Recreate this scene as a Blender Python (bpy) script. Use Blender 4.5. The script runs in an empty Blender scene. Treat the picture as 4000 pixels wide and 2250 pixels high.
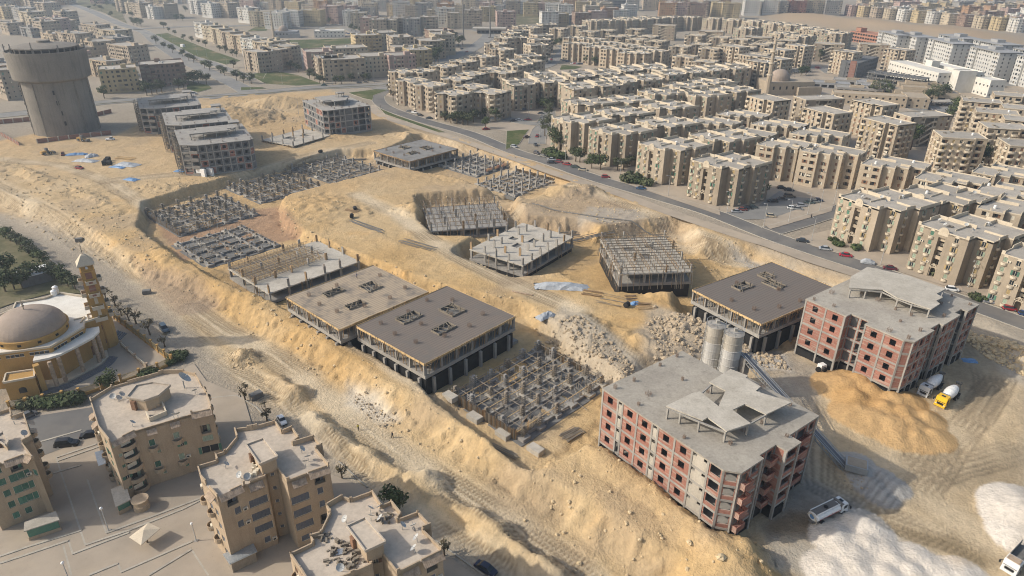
# Aerial view of a building site between finished housing estates (bpy, Blender 4.5). Units: metres.
import bpy, math, random, re
import numpy as np
from math import sin, cos, pi, radians, hypot, atan2, sqrt
from mathutils import Matrix, Vector
SC = bpy.context.scene
COL = SC.collection
R = random.Random(11)

# ---------------------------------------------------------------- camera, sky, sun, exposure
cam_d = bpy.data.cameras.new('camera'); cam = bpy.data.objects.new('camera', cam_d); COL.objects.link(cam)
cam_d.sensor_width = 36.0; cam_d.lens = 24.02; cam_d.clip_start = 1.0; cam_d.clip_end = 20000
PITCH, ROLL = radians(26.5), radians(0.5)
_r = Vector((1, 0, 0)); _u = Vector((0, sin(PITCH), cos(PITCH))); _f = Vector((0, cos(PITCH), -sin(PITCH)))
_r2 = _r*cos(ROLL) + _u*sin(ROLL); _u2 = -_r*sin(ROLL) + _u*cos(ROLL)
cam.matrix_world = Matrix(((_r2.x, _u2.x, -_f.x, 0), (_r2.y, _u2.y, -_f.y, 0), (_r2.z, _u2.z, -_f.z, 95), (0, 0, 0, 1)))
SC.camera = cam
SUN_AZ, SUN_EL = radians(185), radians(34)       # direction towards the sun, counter-clockwise from +x
world = bpy.data.worlds.new('World'); SC.world = world; world.use_nodes = True
nt = world.node_tree; nt.nodes.clear()
_sky = nt.nodes.new('ShaderNodeTexSky'); _sky.sky_type = 'NISHITA'; _sky.sun_disc = False
_sky.sun_elevation = SUN_EL; _sky.sun_rotation = radians(90) - SUN_AZ
_sky.air_density = 1.2; _sky.dust_density = 3.5; _sky.ozone_density = 1.0
_bg = nt.nodes.new('ShaderNodeBackground'); _bg.inputs[1].default_value = 0.135
_out = nt.nodes.new('ShaderNodeOutputWorld')
nt.links.new(_sky.outputs[0], _bg.inputs[0]); nt.links.new(_bg.outputs[0], _out.inputs[0])
sun_d = bpy.data.lights.new('sun', 'SUN'); sun_d.energy = 3.1; sun_d.angle = radians(1.2); sun_d.color = (1.0, 0.94, 0.85)
sun = bpy.data.objects.new('sun', sun_d); COL.objects.link(sun)
sun.rotation_euler = Vector((cos(SUN_AZ)*cos(SUN_EL), sin(SUN_AZ)*cos(SUN_EL), sin(SUN_EL))).to_track_quat('Z', 'Y').to_euler()
sun.location = (-200, 0, 300)
vs = SC.view_settings; vs.view_transform = 'Standard'; vs.look = 'None'; vs.gamma = 1; vs.exposure = 0.24; vs.use_curve_mapping = False
SC.render.engine = 'CYCLES'
cy = SC.cycles; cy.max_bounces = 5; cy.diffuse_bounces = 2; cy.glossy_bounces = 2; cy.transmission_bounces = 2; cy.volume_bounces = 0
cy.use_denoising = True; cy.filter_width = 1.05; cy.caustics_reflective = False; cy.caustics_refractive = False
try: cy.denoiser = 'OPENIMAGEDENOISE'
except Exception: pass

# ---------------------------------------------------------------- mesh helpers
class MB:
    def __init__(s): s.v = []; s.f = []; s.m = []; s.k = 0
    def mat(s, k): s.k = k; return s
    def face(s, pts):
        n = len(s.v); s.v += [tuple(p) for p in pts]; s.f.append(tuple(range(n, n+len(pts)))); s.m.append(s.k)
    def box(s, x0, y0, z0, x1, y1, z1, bottom=True):
        n = len(s.v)
        s.v += [(x0,y0,z0),(x1,y0,z0),(x1,y1,z0),(x0,y1,z0),(x0,y0,z1),(x1,y0,z1),(x1,y1,z1),(x0,y1,z1)]
        q = [(4,5,6,7),(0,1,5,4),(1,2,6,5),(2,3,7,6),(3,0,4,7)] + ([(3,2,1,0)] if bottom else [])
        for a in q: s.f.append(tuple(n+i for i in a)); s.m.append(s.k)
        return s
    def rbox(s, c, sz, yaw=0.0, z0=None):
        """box centred at c (x,y), size sz, turned by yaw, base z0"""
        hx, hy, h = sz[0]/2, sz[1]/2, sz[2]; z = c[2] if z0 is None else z0
        ca, sa = cos(yaw), sin(yaw); n = len(s.v)
        for zz in (z, z+h):
            for dx, dy in ((-hx,-hy),(hx,-hy),(hx,hy),(-hx,hy)): s.v.append((c[0]+dx*ca-dy*sa, c[1]+dx*sa+dy*ca, zz))
        for a in [(4,5,6,7),(0,1,5,4),(1,2,6,5),(2,3,7,6),(3,0,4,7),(3,2,1,0)]: s.f.append(tuple(n+i for i in a)); s.m.append(s.k)
        return s
    def bar(s, p, q, w, h=None):
        h = w if h is None else h
        p, q = Vector(p), Vector(q); d = q-p
        if d.length < 1e-6: return s
        d.normalize(); up = Vector((0,0,1)) if abs(d.z) < .95 else Vector((1,0,0))
        a = d.cross(up).normalized(); b = a.cross(d).normalized(); n = len(s.v)
        for e in (p, q):
            for i, j in ((-1,-1),(1,-1),(1,1),(-1,1)): s.v.append(tuple(e + a*(i*w/2) + b*(j*h/2)))
        for t in [(0,1,2,3),(7,6,5,4),(0,4,5,1),(1,5,6,2),(2,6,7,3),(3,7,4,0)]: s.f.append(tuple(n+i for i in t)); s.m.append(s.k)
        return s
    def tube(s, p, q, r0, r1=None, n=8, caps=True):
        r1 = r0 if r1 is None else r1
        p, q = Vector(p), Vector(q); d = (q-p).normalized(); up = Vector((0,0,1)) if abs(d.z) < .95 else Vector((1,0,0))
        a = d.cross(up).normalized(); b = a.cross(d); k = len(s.v)
        for e, r in ((p, r0), (q, r1)):
            for i in range(n): t = 2*pi*i/n; s.v.append(tuple(e + a*(r*cos(t)) + b*(r*sin(t))))
        for i in range(n): j = (i+1) % n; s.f.append((k+i, k+n+i, k+n+j, k+j)); s.m.append(s.k)
        if caps: s.f.append(tuple(k+i for i in range(n))); s.f.append(tuple(k+n+i for i in range(n-1,-1,-1))); s.m += [s.k]*2
        return s
    def lathe(s, prof, n=24, c=(0,0,0), a0=0.0, a1=2*pi, caps=True):
        k = len(s.v); full = abs(a1-a0-2*pi) < 1e-6; m = n if full else n+1
        for r, z in prof:
            for i in range(m): t = a0+(a1-a0)*i/n; s.v.append((c[0]+r*cos(t), c[1]+r*sin(t), c[2]+z))
        for j in range(len(prof)-1):
            for i in range(n):
                i2 = (i+1) % m; s.f.append((k+j*m+i, k+j*m+i2, k+(j+1)*m+i2, k+(j+1)*m+i)); s.m.append(s.k)
        if caps and full:
            for j, rev in ((0, True), (len(prof)-1, False)):
                if prof[j][0] > 1e-3:
                    t = [k+j*m+i for i in range(m)]; s.f.append(tuple(t[::-1] if rev else t)); s.m.append(s.k)
        return s
    def prism(s, poly, z0, z1, top=True, bottom=False):
        n = len(s.v); m = len(poly)
        for z in (z0, z1): s.v += [(p[0], p[1], z) for p in poly]
        for i in range(m): j = (i+1) % m; s.f.append((n+i, n+j, n+m+j, n+m+i)); s.m.append(s.k)
        if top: s.f.append(tuple(n+m+i for i in range(m))); s.m.append(s.k)
        if bottom: s.f.append(tuple(n+i for i in range(m-1,-1,-1))); s.m.append(s.k)
        return s
    def slabpoly(s, poly, z0, z1): return s.prism(poly, z0, z1, True, True)
    def holewall(s, o, u, n, W, H, holes, depth=.25, back=None, kback=None):
        """wall sheet at o along u (2-D unit), outward n; holes (x0,z0,x1,z1); reveals go inwards"""
        e = 1e-4
        xs = sorted({0.0, W, *[round(h[0],3) for h in holes], *[round(h[2],3) for h in holes]})
        zs = sorted({0.0, H, *[round(h[1],3) for h in holes], *[round(h[3],3) for h in holes]})
        P = lambda x, z, d=0.0: (o[0]+u[0]*x-n[0]*d, o[1]+u[1]*x-n[1]*d, o[2]+z)
        # merge: horizontal strips, cells between holes
        for zi in range(len(zs)-1):
            za, zb = zs[zi], zs[zi+1]; zc = (za+zb)/2
            cuts = sorted((h[0], h[2]) for h in holes if h[1] < zc < h[3])
            x = 0.0
            for a, b in cuts:
                if a-x > e: s.face([P(x,za), P(a,za), P(a,zb), P(x,zb)])
                x = max(x, b)
            if W-x > e: s.face([P(x,za), P(W,za), P(W,zb), P(x,zb)])
        for (a, c, b, d2) in [(h[0],h[1],h[2],h[3]) for h in holes]:
            dp = depth
            s.face([P(a,c), P(a,c,dp), P(b,c,dp), P(b,c)][::-1]); s.face([P(a,d2), P(b,d2), P(b,d2,dp), P(a,d2,dp)][::-1])
            s.face([P(a,c), P(a,d2), P(a,d2,dp), P(a,c,dp)][::-1]); s.face([P(b,c), P(b,c,dp), P(b,d2,dp), P(b,d2)][::-1])
            if back:
                k0 = s.k
                if kback is not None: s.k = kback
                s.face([P(a,c,dp), P(b,c,dp), P(b,d2,dp), P(a,d2,dp)]); s.k = k0
        return s
    def mesh(s, name, mats, smooth=False):
        me = bpy.data.meshes.new(name); me.from_pydata(s.v, [], s.f)
        for m in (mats if isinstance(mats, (list, tuple)) else [mats]): me.materials.append(m)
        if len(me.materials) > 1: me.polygons.foreach_set('material_index', s.m)
        if smooth: me.polygons.foreach_set('use_smooth', [True]*len(me.polygons))
        me.update(); return me
    def build(s, name, mats, parent=None, loc=(0,0,0), rz=0.0, smooth=False):
        return obj(name, s.mesh(name, mats, smooth), parent, loc, rz)

def obj(name, me, parent=None, loc=(0,0,0), rz=0.0):
    o = bpy.data.objects.new(name, me); o.location = loc; o.rotation_euler = (0,0,rz)
    if parent is not None: o.parent = parent
    COL.objects.link(o); return o
def tag(o, label=None, cat=None, group=None, kind=None):
    if label: o['label'] = label
    if cat: o['category'] = cat
    if group: o['group'] = group
    if kind: o['kind'] = kind
    return o
def thing(name, label, cat, loc=(0,0,0), rz=0.0, group=None):
    o = bpy.data.objects.new(name, None); o.empty_display_size = .5; COL.objects.link(o)
    o.location = loc; o.rotation_euler = (0,0,rz); return tag(o, label, cat, group)
def dup(root, loc, rz, label, group=None, scale=None):
    r = root.copy(); COL.objects.link(r); r.location = loc; r.rotation_euler = (0,0,rz); r['label'] = label
    if group: r['group'] = group
    if scale: r.scale = scale if isinstance(scale, tuple) else (scale,)*3
    for ch in list(root.children):
        c = ch.copy(); COL.objects.link(c); c.parent = r
        for g in list(ch.children):
            d = g.copy(); COL.objects.link(d); d.parent = c
    return r
def loc2(o, a, x, y):
    return (o[0]+x*cos(a)-y*sin(a), o[1]+x*sin(a)+y*cos(a))
ORD = ['first','second','third','fourth','fifth','sixth','seventh','eighth','ninth','tenth','eleventh','twelfth','thirteenth','fourteenth','fifteenth','sixteenth','seventeenth','eighteenth','nineteenth','twentieth']

# ---------------------------------------------------------------- materials
def N(t, kind, **kw):
    n = t.nodes.new(kind)
    for k, v in kw.items(): setattr(n, k, v)
    return n
def L(t, a, b): t.links.new(a, b)
def base_mat(name, rough=.85, spec=.25, metal=0.0):
    m = bpy.data.materials.new(name); m.use_nodes = True; t = m.node_tree; b = t.nodes['Principled BSDF']
    b.inputs['Roughness'].default_value = rough; b.inputs['Metallic'].default_value = metal
    b.inputs['Specular IOR Level'].default_value = spec
    return m, t, b
def mixc(t, a, b, fac, mode='MIX'):
    n = N(t, 'ShaderNodeMix', data_type='RGBA', blend_type=mode); n.clamp_result = False
    for s, v in (('A', a), ('B', b)):
        sock = n.inputs[6 if s == 'A' else 7]
        if isinstance(v, (tuple, list)): sock.default_value = (*v[:3], 1)
        else: L(t, v, sock)
    if isinstance(fac, (int, float)): n.inputs[0].default_value = fac
    else: L(t, fac, n.inputs[0])
    return n.outputs[2]
def noise(t, vec, scale, detail=3, rough=.55):
    n = N(t, 'ShaderNodeTexNoise'); n.inputs['Scale'].default_value = scale; n.inputs['Detail'].default_value = detail
    n.inputs['Roughness'].default_value = rough; L(t, vec, n.inputs['Vector']); return n.outputs['Fac']
def ramp(t, fac, lo, hi):
    n = N(t, 'ShaderNodeMapRange'); n.inputs['From Min'].default_value = lo; n.inputs['From Max'].default_value = hi
    L(t, fac, n.inputs['Value']); return n.outputs['Result']
def pos(t): return N(t, 'ShaderNodeNewGeometry').outputs['Position']
def scaled(t, vec, s):
    n = N(t, 'ShaderNodeVectorMath', operation='MULTIPLY'); L(t, vec, n.inputs[0]); n.inputs[1].default_value = s; return n.outputs[0]
def bump(t, b, h, strength=.3, dist=.1):
    n = N(t, 'ShaderNodeBump'); n.inputs['Strength'].default_value = strength; n.inputs['Distance'].default_value = dist
    L(t, h, n.inputs['Height']); L(t, n.outputs[0], b.inputs['Normal'])
def rnd_value(t, col, amt):
    oi = N(t, 'ShaderNodeObjectInfo'); r = ramp(t, oi.outputs['Random'], 0, 1)
    mr = N(t, 'ShaderNodeMapRange'); mr.inputs['To Min'].default_value = 1-amt; mr.inputs['To Max'].default_value = 1+amt
    L(t, oi.outputs['Random'], mr.inputs['Value'])
    n = N(t, 'ShaderNodeVectorMath', operation='SCALE'); L(t, col, n.inputs[0]); L(t, mr.outputs[0], n.inputs['Scale']); return n.outputs[0]
def weathered(name, c1, c2, stain, rough=.9, sc=.35, streak=.5, fine=6.0, bmp=.25, var=.06, spec=.2):
    """plaster, concrete, stone: broad tone change, rain streaks, fine grain"""
    m, t, b = base_mat(name, rough, spec); p = pos(t)
    col = mixc(t, c1, c2, ramp(t, noise(t, p, sc, 4), .32, .68))
    st = noise(t, scaled(t, p, (1.1, 1.1, .12)), .8, 4, .65)
    f = N(t, 'ShaderNodeMath', operation='MULTIPLY'); L(t, ramp(t, st, .5, .78), f.inputs[0]); f.inputs[1].default_value = streak
    col = mixc(t, col, stain, f.outputs[0])
    fn = noise(t, p, fine, 3, .7)
    col = mixc(t, col, (.5,.5,.5), .0) if False else col
    g = N(t, 'ShaderNodeMapRange'); g.inputs['To Min'].default_value = .84; g.inputs['To Max'].default_value = 1.14; g.inputs['From Min'].default_value = .25; g.inputs['From Max'].default_value = .75
    L(t, fn, g.inputs['Value'])
    s = N(t, 'ShaderNodeVectorMath', operation='SCALE'); L(t, col, s.inputs[0]); L(t, g.outputs[0], s.inputs['Scale'])
    out = rnd_value(t, s.outputs[0], var) if var else s.outputs[0]
    L(t, out, b.inputs['Base Color'])
    if bmp: bump(t, b, fn, bmp, .05)
    return m
def plain(name, c, rough=.6, spec=.4, metal=0.0, var=0.0, n=0.12, sc=3.0):
    m, t, b = base_mat(name, rough, spec, metal)
    f = noise(t, pos(t), sc, 3)
    col = mixc(t, tuple(x*(1-n) for x in c), tuple(min(1, x*(1+n)) for x in c), ramp(t, f, .3, .7))
    if var: col = rnd_value(t, col, var)
    L(t, col, b.inputs['Base Color']); return m
M = {}
M['conc'] = weathered('concrete', (.36,.34,.30), (.29,.27,.245), (.17,.155,.14))
M['conc_light'] = weathered('pale_concrete', (.49,.45,.38), (.38,.345,.285), (.25,.225,.185), sc=.22, streak=.5, fine=3.0)
M['conc_roof'] = weathered('stained_roof_slab', (.40,.365,.305), (.31,.28,.235), (.20,.18,.15), sc=.18, streak=.6, fine=2.2)
M['hall_orange'] = weathered('orange_render', (.40,.20,.13), (.35,.175,.115), (.24,.13,.09))
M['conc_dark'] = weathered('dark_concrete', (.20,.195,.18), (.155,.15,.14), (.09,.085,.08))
M['conc_old'] = weathered('tower_concrete', (.245,.22,.185), (.195,.175,.15), (.11,.10,.085), sc=.12, streak=.7, fine=2.5)
M['bitumen'] = plain('bitumen_coating', (.018,.018,.018), .7, .3, n=.4, sc=.6)
M['block'] = weathered('grey_blockwork', (.17,.17,.168), (.135,.135,.132), (.08,.078,.075), sc=.8)
M['tan'] = weathered('tan_render', (.385,.32,.24), (.33,.275,.205), (.22,.18,.135), streak=.55, var=.15)
M['tan2'] = weathered('sand_render', (.45,.375,.275), (.39,.32,.235), (.27,.22,.16), streak=.5, var=.14)
M['tanroof'] = weathered('dusty_roof', (.40,.365,.31), (.33,.30,.255), (.24,.21,.175), sc=.25, streak=.2, fine=1.6, var=.14)
M['coping'] = weathered('cream_coping', (.60,.52,.40), (.53,.455,.345), (.36,.30,.22), streak=.3, var=.06)
M['peach'] = weathered('peach_render', (.46,.36,.25), (.41,.315,.215), (.28,.21,.145), sc=.3, streak=.55)
M['peachroof'] = weathered('pale_roof_screed', (.50,.43,.345), (.44,.375,.30), (.33,.275,.215), sc=.2, streak=.35, fine=1.2)
M['ochre'] = weathered('ochre_render', (.47,.29,.105), (.42,.255,.09), (.30,.18,.07), sc=.25, streak=.4, var=0)
M['dome'] = weathered('dome_stone', (.36,.29,.235), (.31,.25,.20), (.24,.19,.15), sc=.3, streak=.3, var=0)
M['white'] = weathered('white_render', (.70,.67,.60), (.62,.59,.52), (.45,.41,.35), streak=.4)
M['grey'] = weathered('grey_render', (.34,.34,.335), (.295,.295,.29), (.22,.215,.21), streak=.3)
M['whitegrey'] = weathered('white_grey_render', (.52,.51,.475), (.46,.45,.42), (.33,.32,.29), streak=.35)
M['glass'] = plain('dark_glass', (.025,.03,.035), .15, .6, n=.3, sc=.4)
M['dark'] = plain('dark_interior', (.03,.027,.024), .9, .1, n=.4, sc=.5)
M['wood'] = weathered('formwork_timber', (.36,.25,.145), (.27,.185,.105), (.15,.10,.06), sc=1.2, streak=.5, var=.2)
M['woodgrey'] = weathered('grey_timber', (.30,.26,.205), (.235,.20,.155), (.13,.11,.085), sc=1.2, streak=.5, var=.2)
M['woodlight'] = weathered('fresh_timber', (.58,.42,.22), (.50,.35,.18), (.32,.22,.11), sc=1.2, streak=.4, var=.15)
M['steel'] = plain('rusty_rebar', (.19,.135,.10), .8, .3, n=.35)
M['galv'] = plain('galvanised_steel', (.42,.43,.43), .45, .5, .6)
M['lamp'] = plain('lamp_grey_paint', (.42,.42,.40), .5, .4)
M['rubber'] = plain('tyre_rubber', (.025,.025,.025), .85, .2)
M['green'] = plain('green_shutter', (.09,.20,.14), .6, .35, var=.25)
M['palegreen'] = plain('faded_green_shutter', (.30,.36,.27), .65, .3, var=.2)
M['brownsh'] = plain('brown_shutter', (.21,.12,.075), .6, .35, var=.25)
M['ochresh'] = plain('straw_shutter', (.40,.30,.15), .65, .3, var=.15)
M['bluesh'] = plain('slate_blue_shutter', (.15,.165,.19), .6, .35, var=.15)
M['cream'] = plain('cream_paint', (.66,.60,.48), .6, .35, var=.08)
M['whitep'] = plain('white_paint', (.75,.74,.71), .45, .45)
M['tile'] = plain('clay_tile', (.37,.28,.20), .8, .25, n=.3, sc=1.5)
M['steps'] = plain('dark_granite', (.13,.135,.145), .5, .4)
M['corrug'] = plain('corrugated_sheet', (.46,.49,.50), .4, .5, .5)
M['trunk'] = plain('bark', (.12,.09,.06), .95, .1)
M['red'] = plain('red_paint', (.42,.035,.03), .3, .5)
M['yellow'] = plain('yellow_paint', (.75,.42,.03), .35, .5)
def foliage(name, c1, c2):
    m, t, b = base_mat(name, .75, .2); p = pos(t)
    oi = N(t, 'ShaderNodeObjectInfo')
    col = mixc(t, c1, c2, ramp(t, noise(t, p, .9, 3), .3, .7)); col = rnd_value(t, col, .22); L(t, col, b.inputs['Base Color']); return m
M['leaf'] = foliage('tree_leaves', (.035,.055,.02), (.085,.105,.038))
M['leaf2'] = foliage('dusty_leaves', (.055,.07,.032), (.12,.125,.065))
M['leaf3'] = foliage('dry_leaves', (.10,.085,.05), (.17,.14,.085))
def grassmat(name, c1, c2, c3):
    m, t, b = base_mat(name, .95, .1); p = pos(t)
    col = mixc(t, c1, c2, ramp(t, noise(t, p, .5, 5, .7), .35, .65)); col = mixc(t, col, c3, ramp(t, noise(t, p, .06, 4, .6), .5, .68))
    L(t, col, b.inputs['Base Color']); bump(t, b, noise(t, p, 4, 4), .6, .2); return m
M['grass'] = grassmat('lawn', (.055,.075,.025), (.10,.115,.045), (.21,.17,.095))
M['scrub'] = grassmat('scrub_ground', (.10,.10,.05), (.15,.135,.075), (.26,.215,.14))
def asphalt(name, c1, c2, dust):
    m, t, b = base_mat(name, .9, .2); p = pos(t)
    col = mixc(t, c1, c2, ramp(t, noise(t, p, .15, 5, .6), .35, .65)); col = mixc(t, col, dust, ramp(t, noise(t, p, .045, 5, .65), .45, .72))
    fn = noise(t, p, 3, 4, .7)
    col = mixc(t, col, (.09,.085,.08), ramp(t, fn, .62, .9)); L(t, col, b.inputs['Base Color']); bump(t, b, fn, .2, .04); return m
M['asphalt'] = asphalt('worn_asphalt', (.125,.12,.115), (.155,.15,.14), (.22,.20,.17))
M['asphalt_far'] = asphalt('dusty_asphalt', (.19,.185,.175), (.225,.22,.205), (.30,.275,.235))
M['paving'] = asphalt('dusty_paving', (.38,.32,.25), (.32,.27,.21), (.44,.36,.265))
M['kerb'] = weathered('kerb_stone', (.42,.385,.32), (.35,.32,.265), (.25,.22,.18), sc=.6)
def brickmat(name, c1, c2, mortar, bw=.26, rh=.13):
    m, t, b = base_mat(name, .9, .15); tc = N(t, 'ShaderNodeTexCoord')
    sx = N(t, 'ShaderNodeSeparateXYZ'); L(t, tc.outputs['Object'], sx.inputs[0]); cb = N(t, 'ShaderNodeCombineXYZ')
    L(t, sx.outputs[0], cb.inputs[0]); L(t, sx.outputs[2], cb.inputs[1])
    br = N(t, 'ShaderNodeTexBrick'); L(t, cb.outputs[0], br.inputs['Vector'])
    br.inputs['Scale'].default_value = 1; br.inputs['Brick Width'].default_value = bw; br.inputs['Row Height'].default_value = rh
    br.inputs['Mortar Size'].default_value = .011; br.inputs['Color1'].default_value = (*c1,1); br.inputs['Color2'].default_value = (*c2,1); br.inputs['Mortar'].default_value = (*mortar,1)
    p = pos(t); f = noise(t, scaled(t, p, (.16,.16,2.6)), 1.0, 3, .6)          # smeared mortar courses
    sm = N(t, 'ShaderNodeMath', operation='MULTIPLY'); L(t, ramp(t, f, .53, .60), sm.inputs[0]); sm.inputs[1].default_value = .62
    col = mixc(t, br.outputs['Color'], mortar, sm.outputs[0])
    col = mixc(t, col, (.20,.09,.06), ramp(t, noise(t, p, .5, 4), .55, .9)); col = rnd_value(t, col, .12)
    L(t, col, b.inputs['Base Color']); bump(t, b, br.outputs['Fac'], -.3, .03); return m
M['brick'] = brickmat('red_brick', (.265,.085,.058), (.315,.115,.078), (.42,.345,.285))
M['brickdk'] = brickmat('old_brick', (.25,.10,.07), (.30,.13,.09), (.30,.25,.21))
def deckmat(name, c1, c2, line, yaw, pitch=.9):
    """shutter boards laid along one direction, joints across"""
    m, t, b = base_mat(name, .85, .2); p = pos(t)
    rot = N(t, 'ShaderNodeVectorRotate', rotation_type='Z_AXIS'); rot.inputs['Angle'].default_value = -yaw; L(t, p, rot.inputs['Vector'])
    g = noise(t, scaled(t, rot.outputs[0], (.12, 3.2, 1)), 1.0, 4, .7)
    col = mixc(t, c1, c2, ramp(t, g, .3, .7))
    w = N(t, 'ShaderNodeTexWave', wave_type='BANDS', bands_direction='Y'); w.inputs['Scale'].default_value = .314/pitch; w.inputs['Distortion'].default_value = .6; w.inputs['Detail'].default_value = 2
    L(t, rot.outputs[0], w.inputs['Vector']); col = mixc(t, col, line, ramp(t, w.outputs['Fac'], .82, 1.0))
    col = mixc(t, col, (.15,.135,.12), ramp(t, noise(t, p, .22, 5, .65), .48, .72)); L(t, col, b.inputs['Base Color']); bump(t, b, g, .4, .06); return m
def sheetmat(name, c, c2):
    m, t, b = base_mat(name, .5, .35); p = pos(t); f = noise(t, p, 1.6, 4)
    L(t, mixc(t, c, c2, ramp(t, f, .35, .65)), b.inputs['Base Color']); bump(t, b, noise(t, p, 1.2, 3), .7, .3); return m
M['tarpgrey'] = sheetmat('grey_tarpaulin', (.42,.44,.45), (.33,.35,.37)); M['tarpblue'] = sheetmat('blue_tarpaulin', (.10,.22,.42), (.16,.29,.47))
PAINT = {}
def paint(c, name='car_paint'):
    k = tuple(c)
    if k not in PAINT: PAINT[k] = plain(name, c, .3, .5, n=.06)
    return PAINT[k]
PAL = {}
def render_mat(c):
    k = tuple(c)
    if k not in PAL: PAL[k] = weathered('coloured_render', c, tuple(x*.85 for x in c), tuple(x*.55 for x in c), streak=.5, var=.05)
    return PAL[k]

# ---------------------------------------------------------------- terrain: one sheet, fine over the building site, coarse to the horizon
def _axis(lo, hi, step, far):
    a = list(np.arange(lo, hi+step/2, step)); s = step; p = a[-1]; q = a[0]; up = []; dn = []
    while p < far: s = min(s*1.16, 260); p += s; up.append(p)
    s = step
    while q > -far: s = min(s*1.16, 260); q -= s; dn.append(q)
    return np.array(dn[::-1]+a+up)
GX = _axis(-285, 180, .65, 5200); GY = _axis(68, 440, .65, 7200); GY = GY[GY > -900]
XX, YY = np.meshgrid(GX, GY)
def _lat(ix, iy, seed):
    h = (ix*374761393 + iy*668265263 + seed*974634777) & 0xffffffff
    h = ((h ^ (h >> 13))*1274126177) & 0xffffffff; h = h ^ (h >> 16)
    return (h & 0xffff)/65535.0
def vnoise(x, y, seed=0):
    xi = np.floor(x).astype(np.int64); yi = np.floor(y).astype(np.int64); fx = x-xi; fy = y-yi
    fx = fx*fx*(3-2*fx); fy = fy*fy*(3-2*fy)
    a = _lat(xi, yi, seed); b = _lat(xi+1, yi, seed); c = _lat(xi, yi+1, seed); d = _lat(xi+1, yi+1, seed)
    return (a*(1-fx)+b*fx)*(1-fy)+(c*(1-fx)+d*fx)*fy
def fbm(x, y, scale, octv=4, seed=0, gain=.5):
    s = 0; amp = 1; tot = 0; ca, sa = cos(.6), sin(.6)
    for i in range(octv):
        s = s+amp*vnoise(x/scale, y/scale, seed+i*17); tot += amp; amp *= gain; scale /= 2.03; x, y = x*ca-y*sa, x*sa+y*ca
    return s/tot-.5
def sstep(t): t = np.clip(t, 0, 1); return t*t*(3-2*t)
def sdist(poly, x, y):
    """signed distance to polygon, negative inside"""
    d = np.full(x.shape, 1e9); ins = np.zeros(x.shape, bool); n = len(poly)
    for i in range(n):
        ax, ay = poly[i]; bx, by = poly[(i+1) % n]; ex, ey = bx-ax, by-ay; wx, wy = x-ax, y-ay
        t = np.clip((wx*ex+wy*ey)/(ex*ex+ey*ey+1e-9), 0, 1); d = np.minimum(d, (wx-ex*t)**2+(wy-ey*t)**2)
        c = ((ay <= y) & (by > y)) | ((by <= y) & (ay > y))
        if abs(ey) > 1e-9: ins ^= c & (x < ax+ex*(y-ay)/ey)
    d = np.sqrt(d); return np.where(ins, -d, d)
def pdist(line, x, y):
    d = np.full(x.shape, 1e9)
    for (ax, ay), (bx, by) in zip(line[:-1], line[1:]):
        ex, ey = bx-ax, by-ay; wx, wy = x-ax, y-ay; t = np.clip((wx*ex+wy*ey)/(ex*ex+ey*ey+1e-9), 0, 1)
        d = np.minimum(d, (wx-ex*t)**2+(wy-ey*t)**2)
    return np.sqrt(d)
NI = fbm(XX, YY, 9, 4, 3); NF = fbm(XX, YY, 2.6, 3, 9); NB = fbm(XX, YY, 40, 4, 21); NR = np.abs(fbm(XX, YY, 3.2, 4, 33))
Z = np.zeros_like(XX)
rough = np.zeros_like(XX)
WR = 1.6*(NI*2)                                   # wobble of every edge
LOW = [(-420,300), (-224.7,275.7), (-193.3,256.3), (-169.5,239.0), (-151.0,225.2), (-134.7,211.1), (-101.0,190.8), (-79.3,172.3), (-65.8,162.5), (-54.3,152.6), (-36.7,136.1), (-17.6,120.0), (-3.5,106.8), (12.5,94.1), (24.7,83.1), (6,40), (-420,40)]
YARD = [(22.5,122), (43,94), (49,91), (47.4,89.3), (48.7,82.9), (60,40), (400,40), (400,120), (136.6,152.3), (131.4,160.7), (130.5,170.8), (121,160), (110,180.5), (95.3,181.8), (75.8,160.9), (66.3,161.8), (52.6,151.6), (36.9,145.8)]
PIT_W = [(-138.9,241.5), (-150.1,267.6), (-127.2,304.5), (-109.3,325.1), (-89.6,349.8), (-74.1,350.3), (-56.7,325.4), (-78.5,301.1), (-100.1,277.7), (-91.6,250.1), (-75.8,231.3), (-52.2,212.4), (-25.4,191.5), (2.7,178.5), (9.4,167.1), (24.4,142.9), (18.6,117.4), (17.7,120.2), (4.8,110.1), (-17.8,134.7), (-20.8,140.5), (-41.4,158.8), (-49.0,166.1), (-68.1,181.0), (-87.1,193.9), (-115.3,216.3), (-130.2,232.0)]
PIT_N = [(-71.1,335.2), (-51.6,383.5), (-26.9,360.7), (-0.1,328.4), (23.7,301.6), (6.9,279.0), (-16.3,297.1), (-35.9,313.1), (-50.1,320.3)]
PIT_S = [(-33.8,252.7), (-37.9,278.1), (-2.6,286.7), (1.7,251.4), (-8.1,237.1), (-26.8,237.8)]
PIT_E = [(-16.0,220.6), (0.1,250.5), (24.1,247.8), (31.6,238.0), (64.3,250.8), (65.5,225.8), (86.1,222.8), (104.8,199.6), (81.9,168.3), (66.8,161.6), (53.0,178.2), (53.4,190.3), (28.4,195.3), (17.7,208.3), (1.6,204.3)]
for poly, zt, w, rg in ((LOW, -4.0, 6.5, 1.4), (YARD, -3.5, 8.0, .8), (PIT_W, -4.0, 3.0, 1.5), (PIT_N, -3.4, 3.5, 1.0), (PIT_S, -5.0, 4.5, 1.5), (PIT_E, -5.0, 6.0, 1.3)):
    d = sdist(poly, XX, YY)+WR*(d_ := 1)
    t = sstep(1-d/(w*(1+NI*.8))); Z = Z*(1-t)+zt*t; rough = np.maximum(rough, rg*(1-np.abs(2*t-1)**3))
d_low = sdist(LOW, XX, YY)
PL0 = Z.copy()
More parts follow.
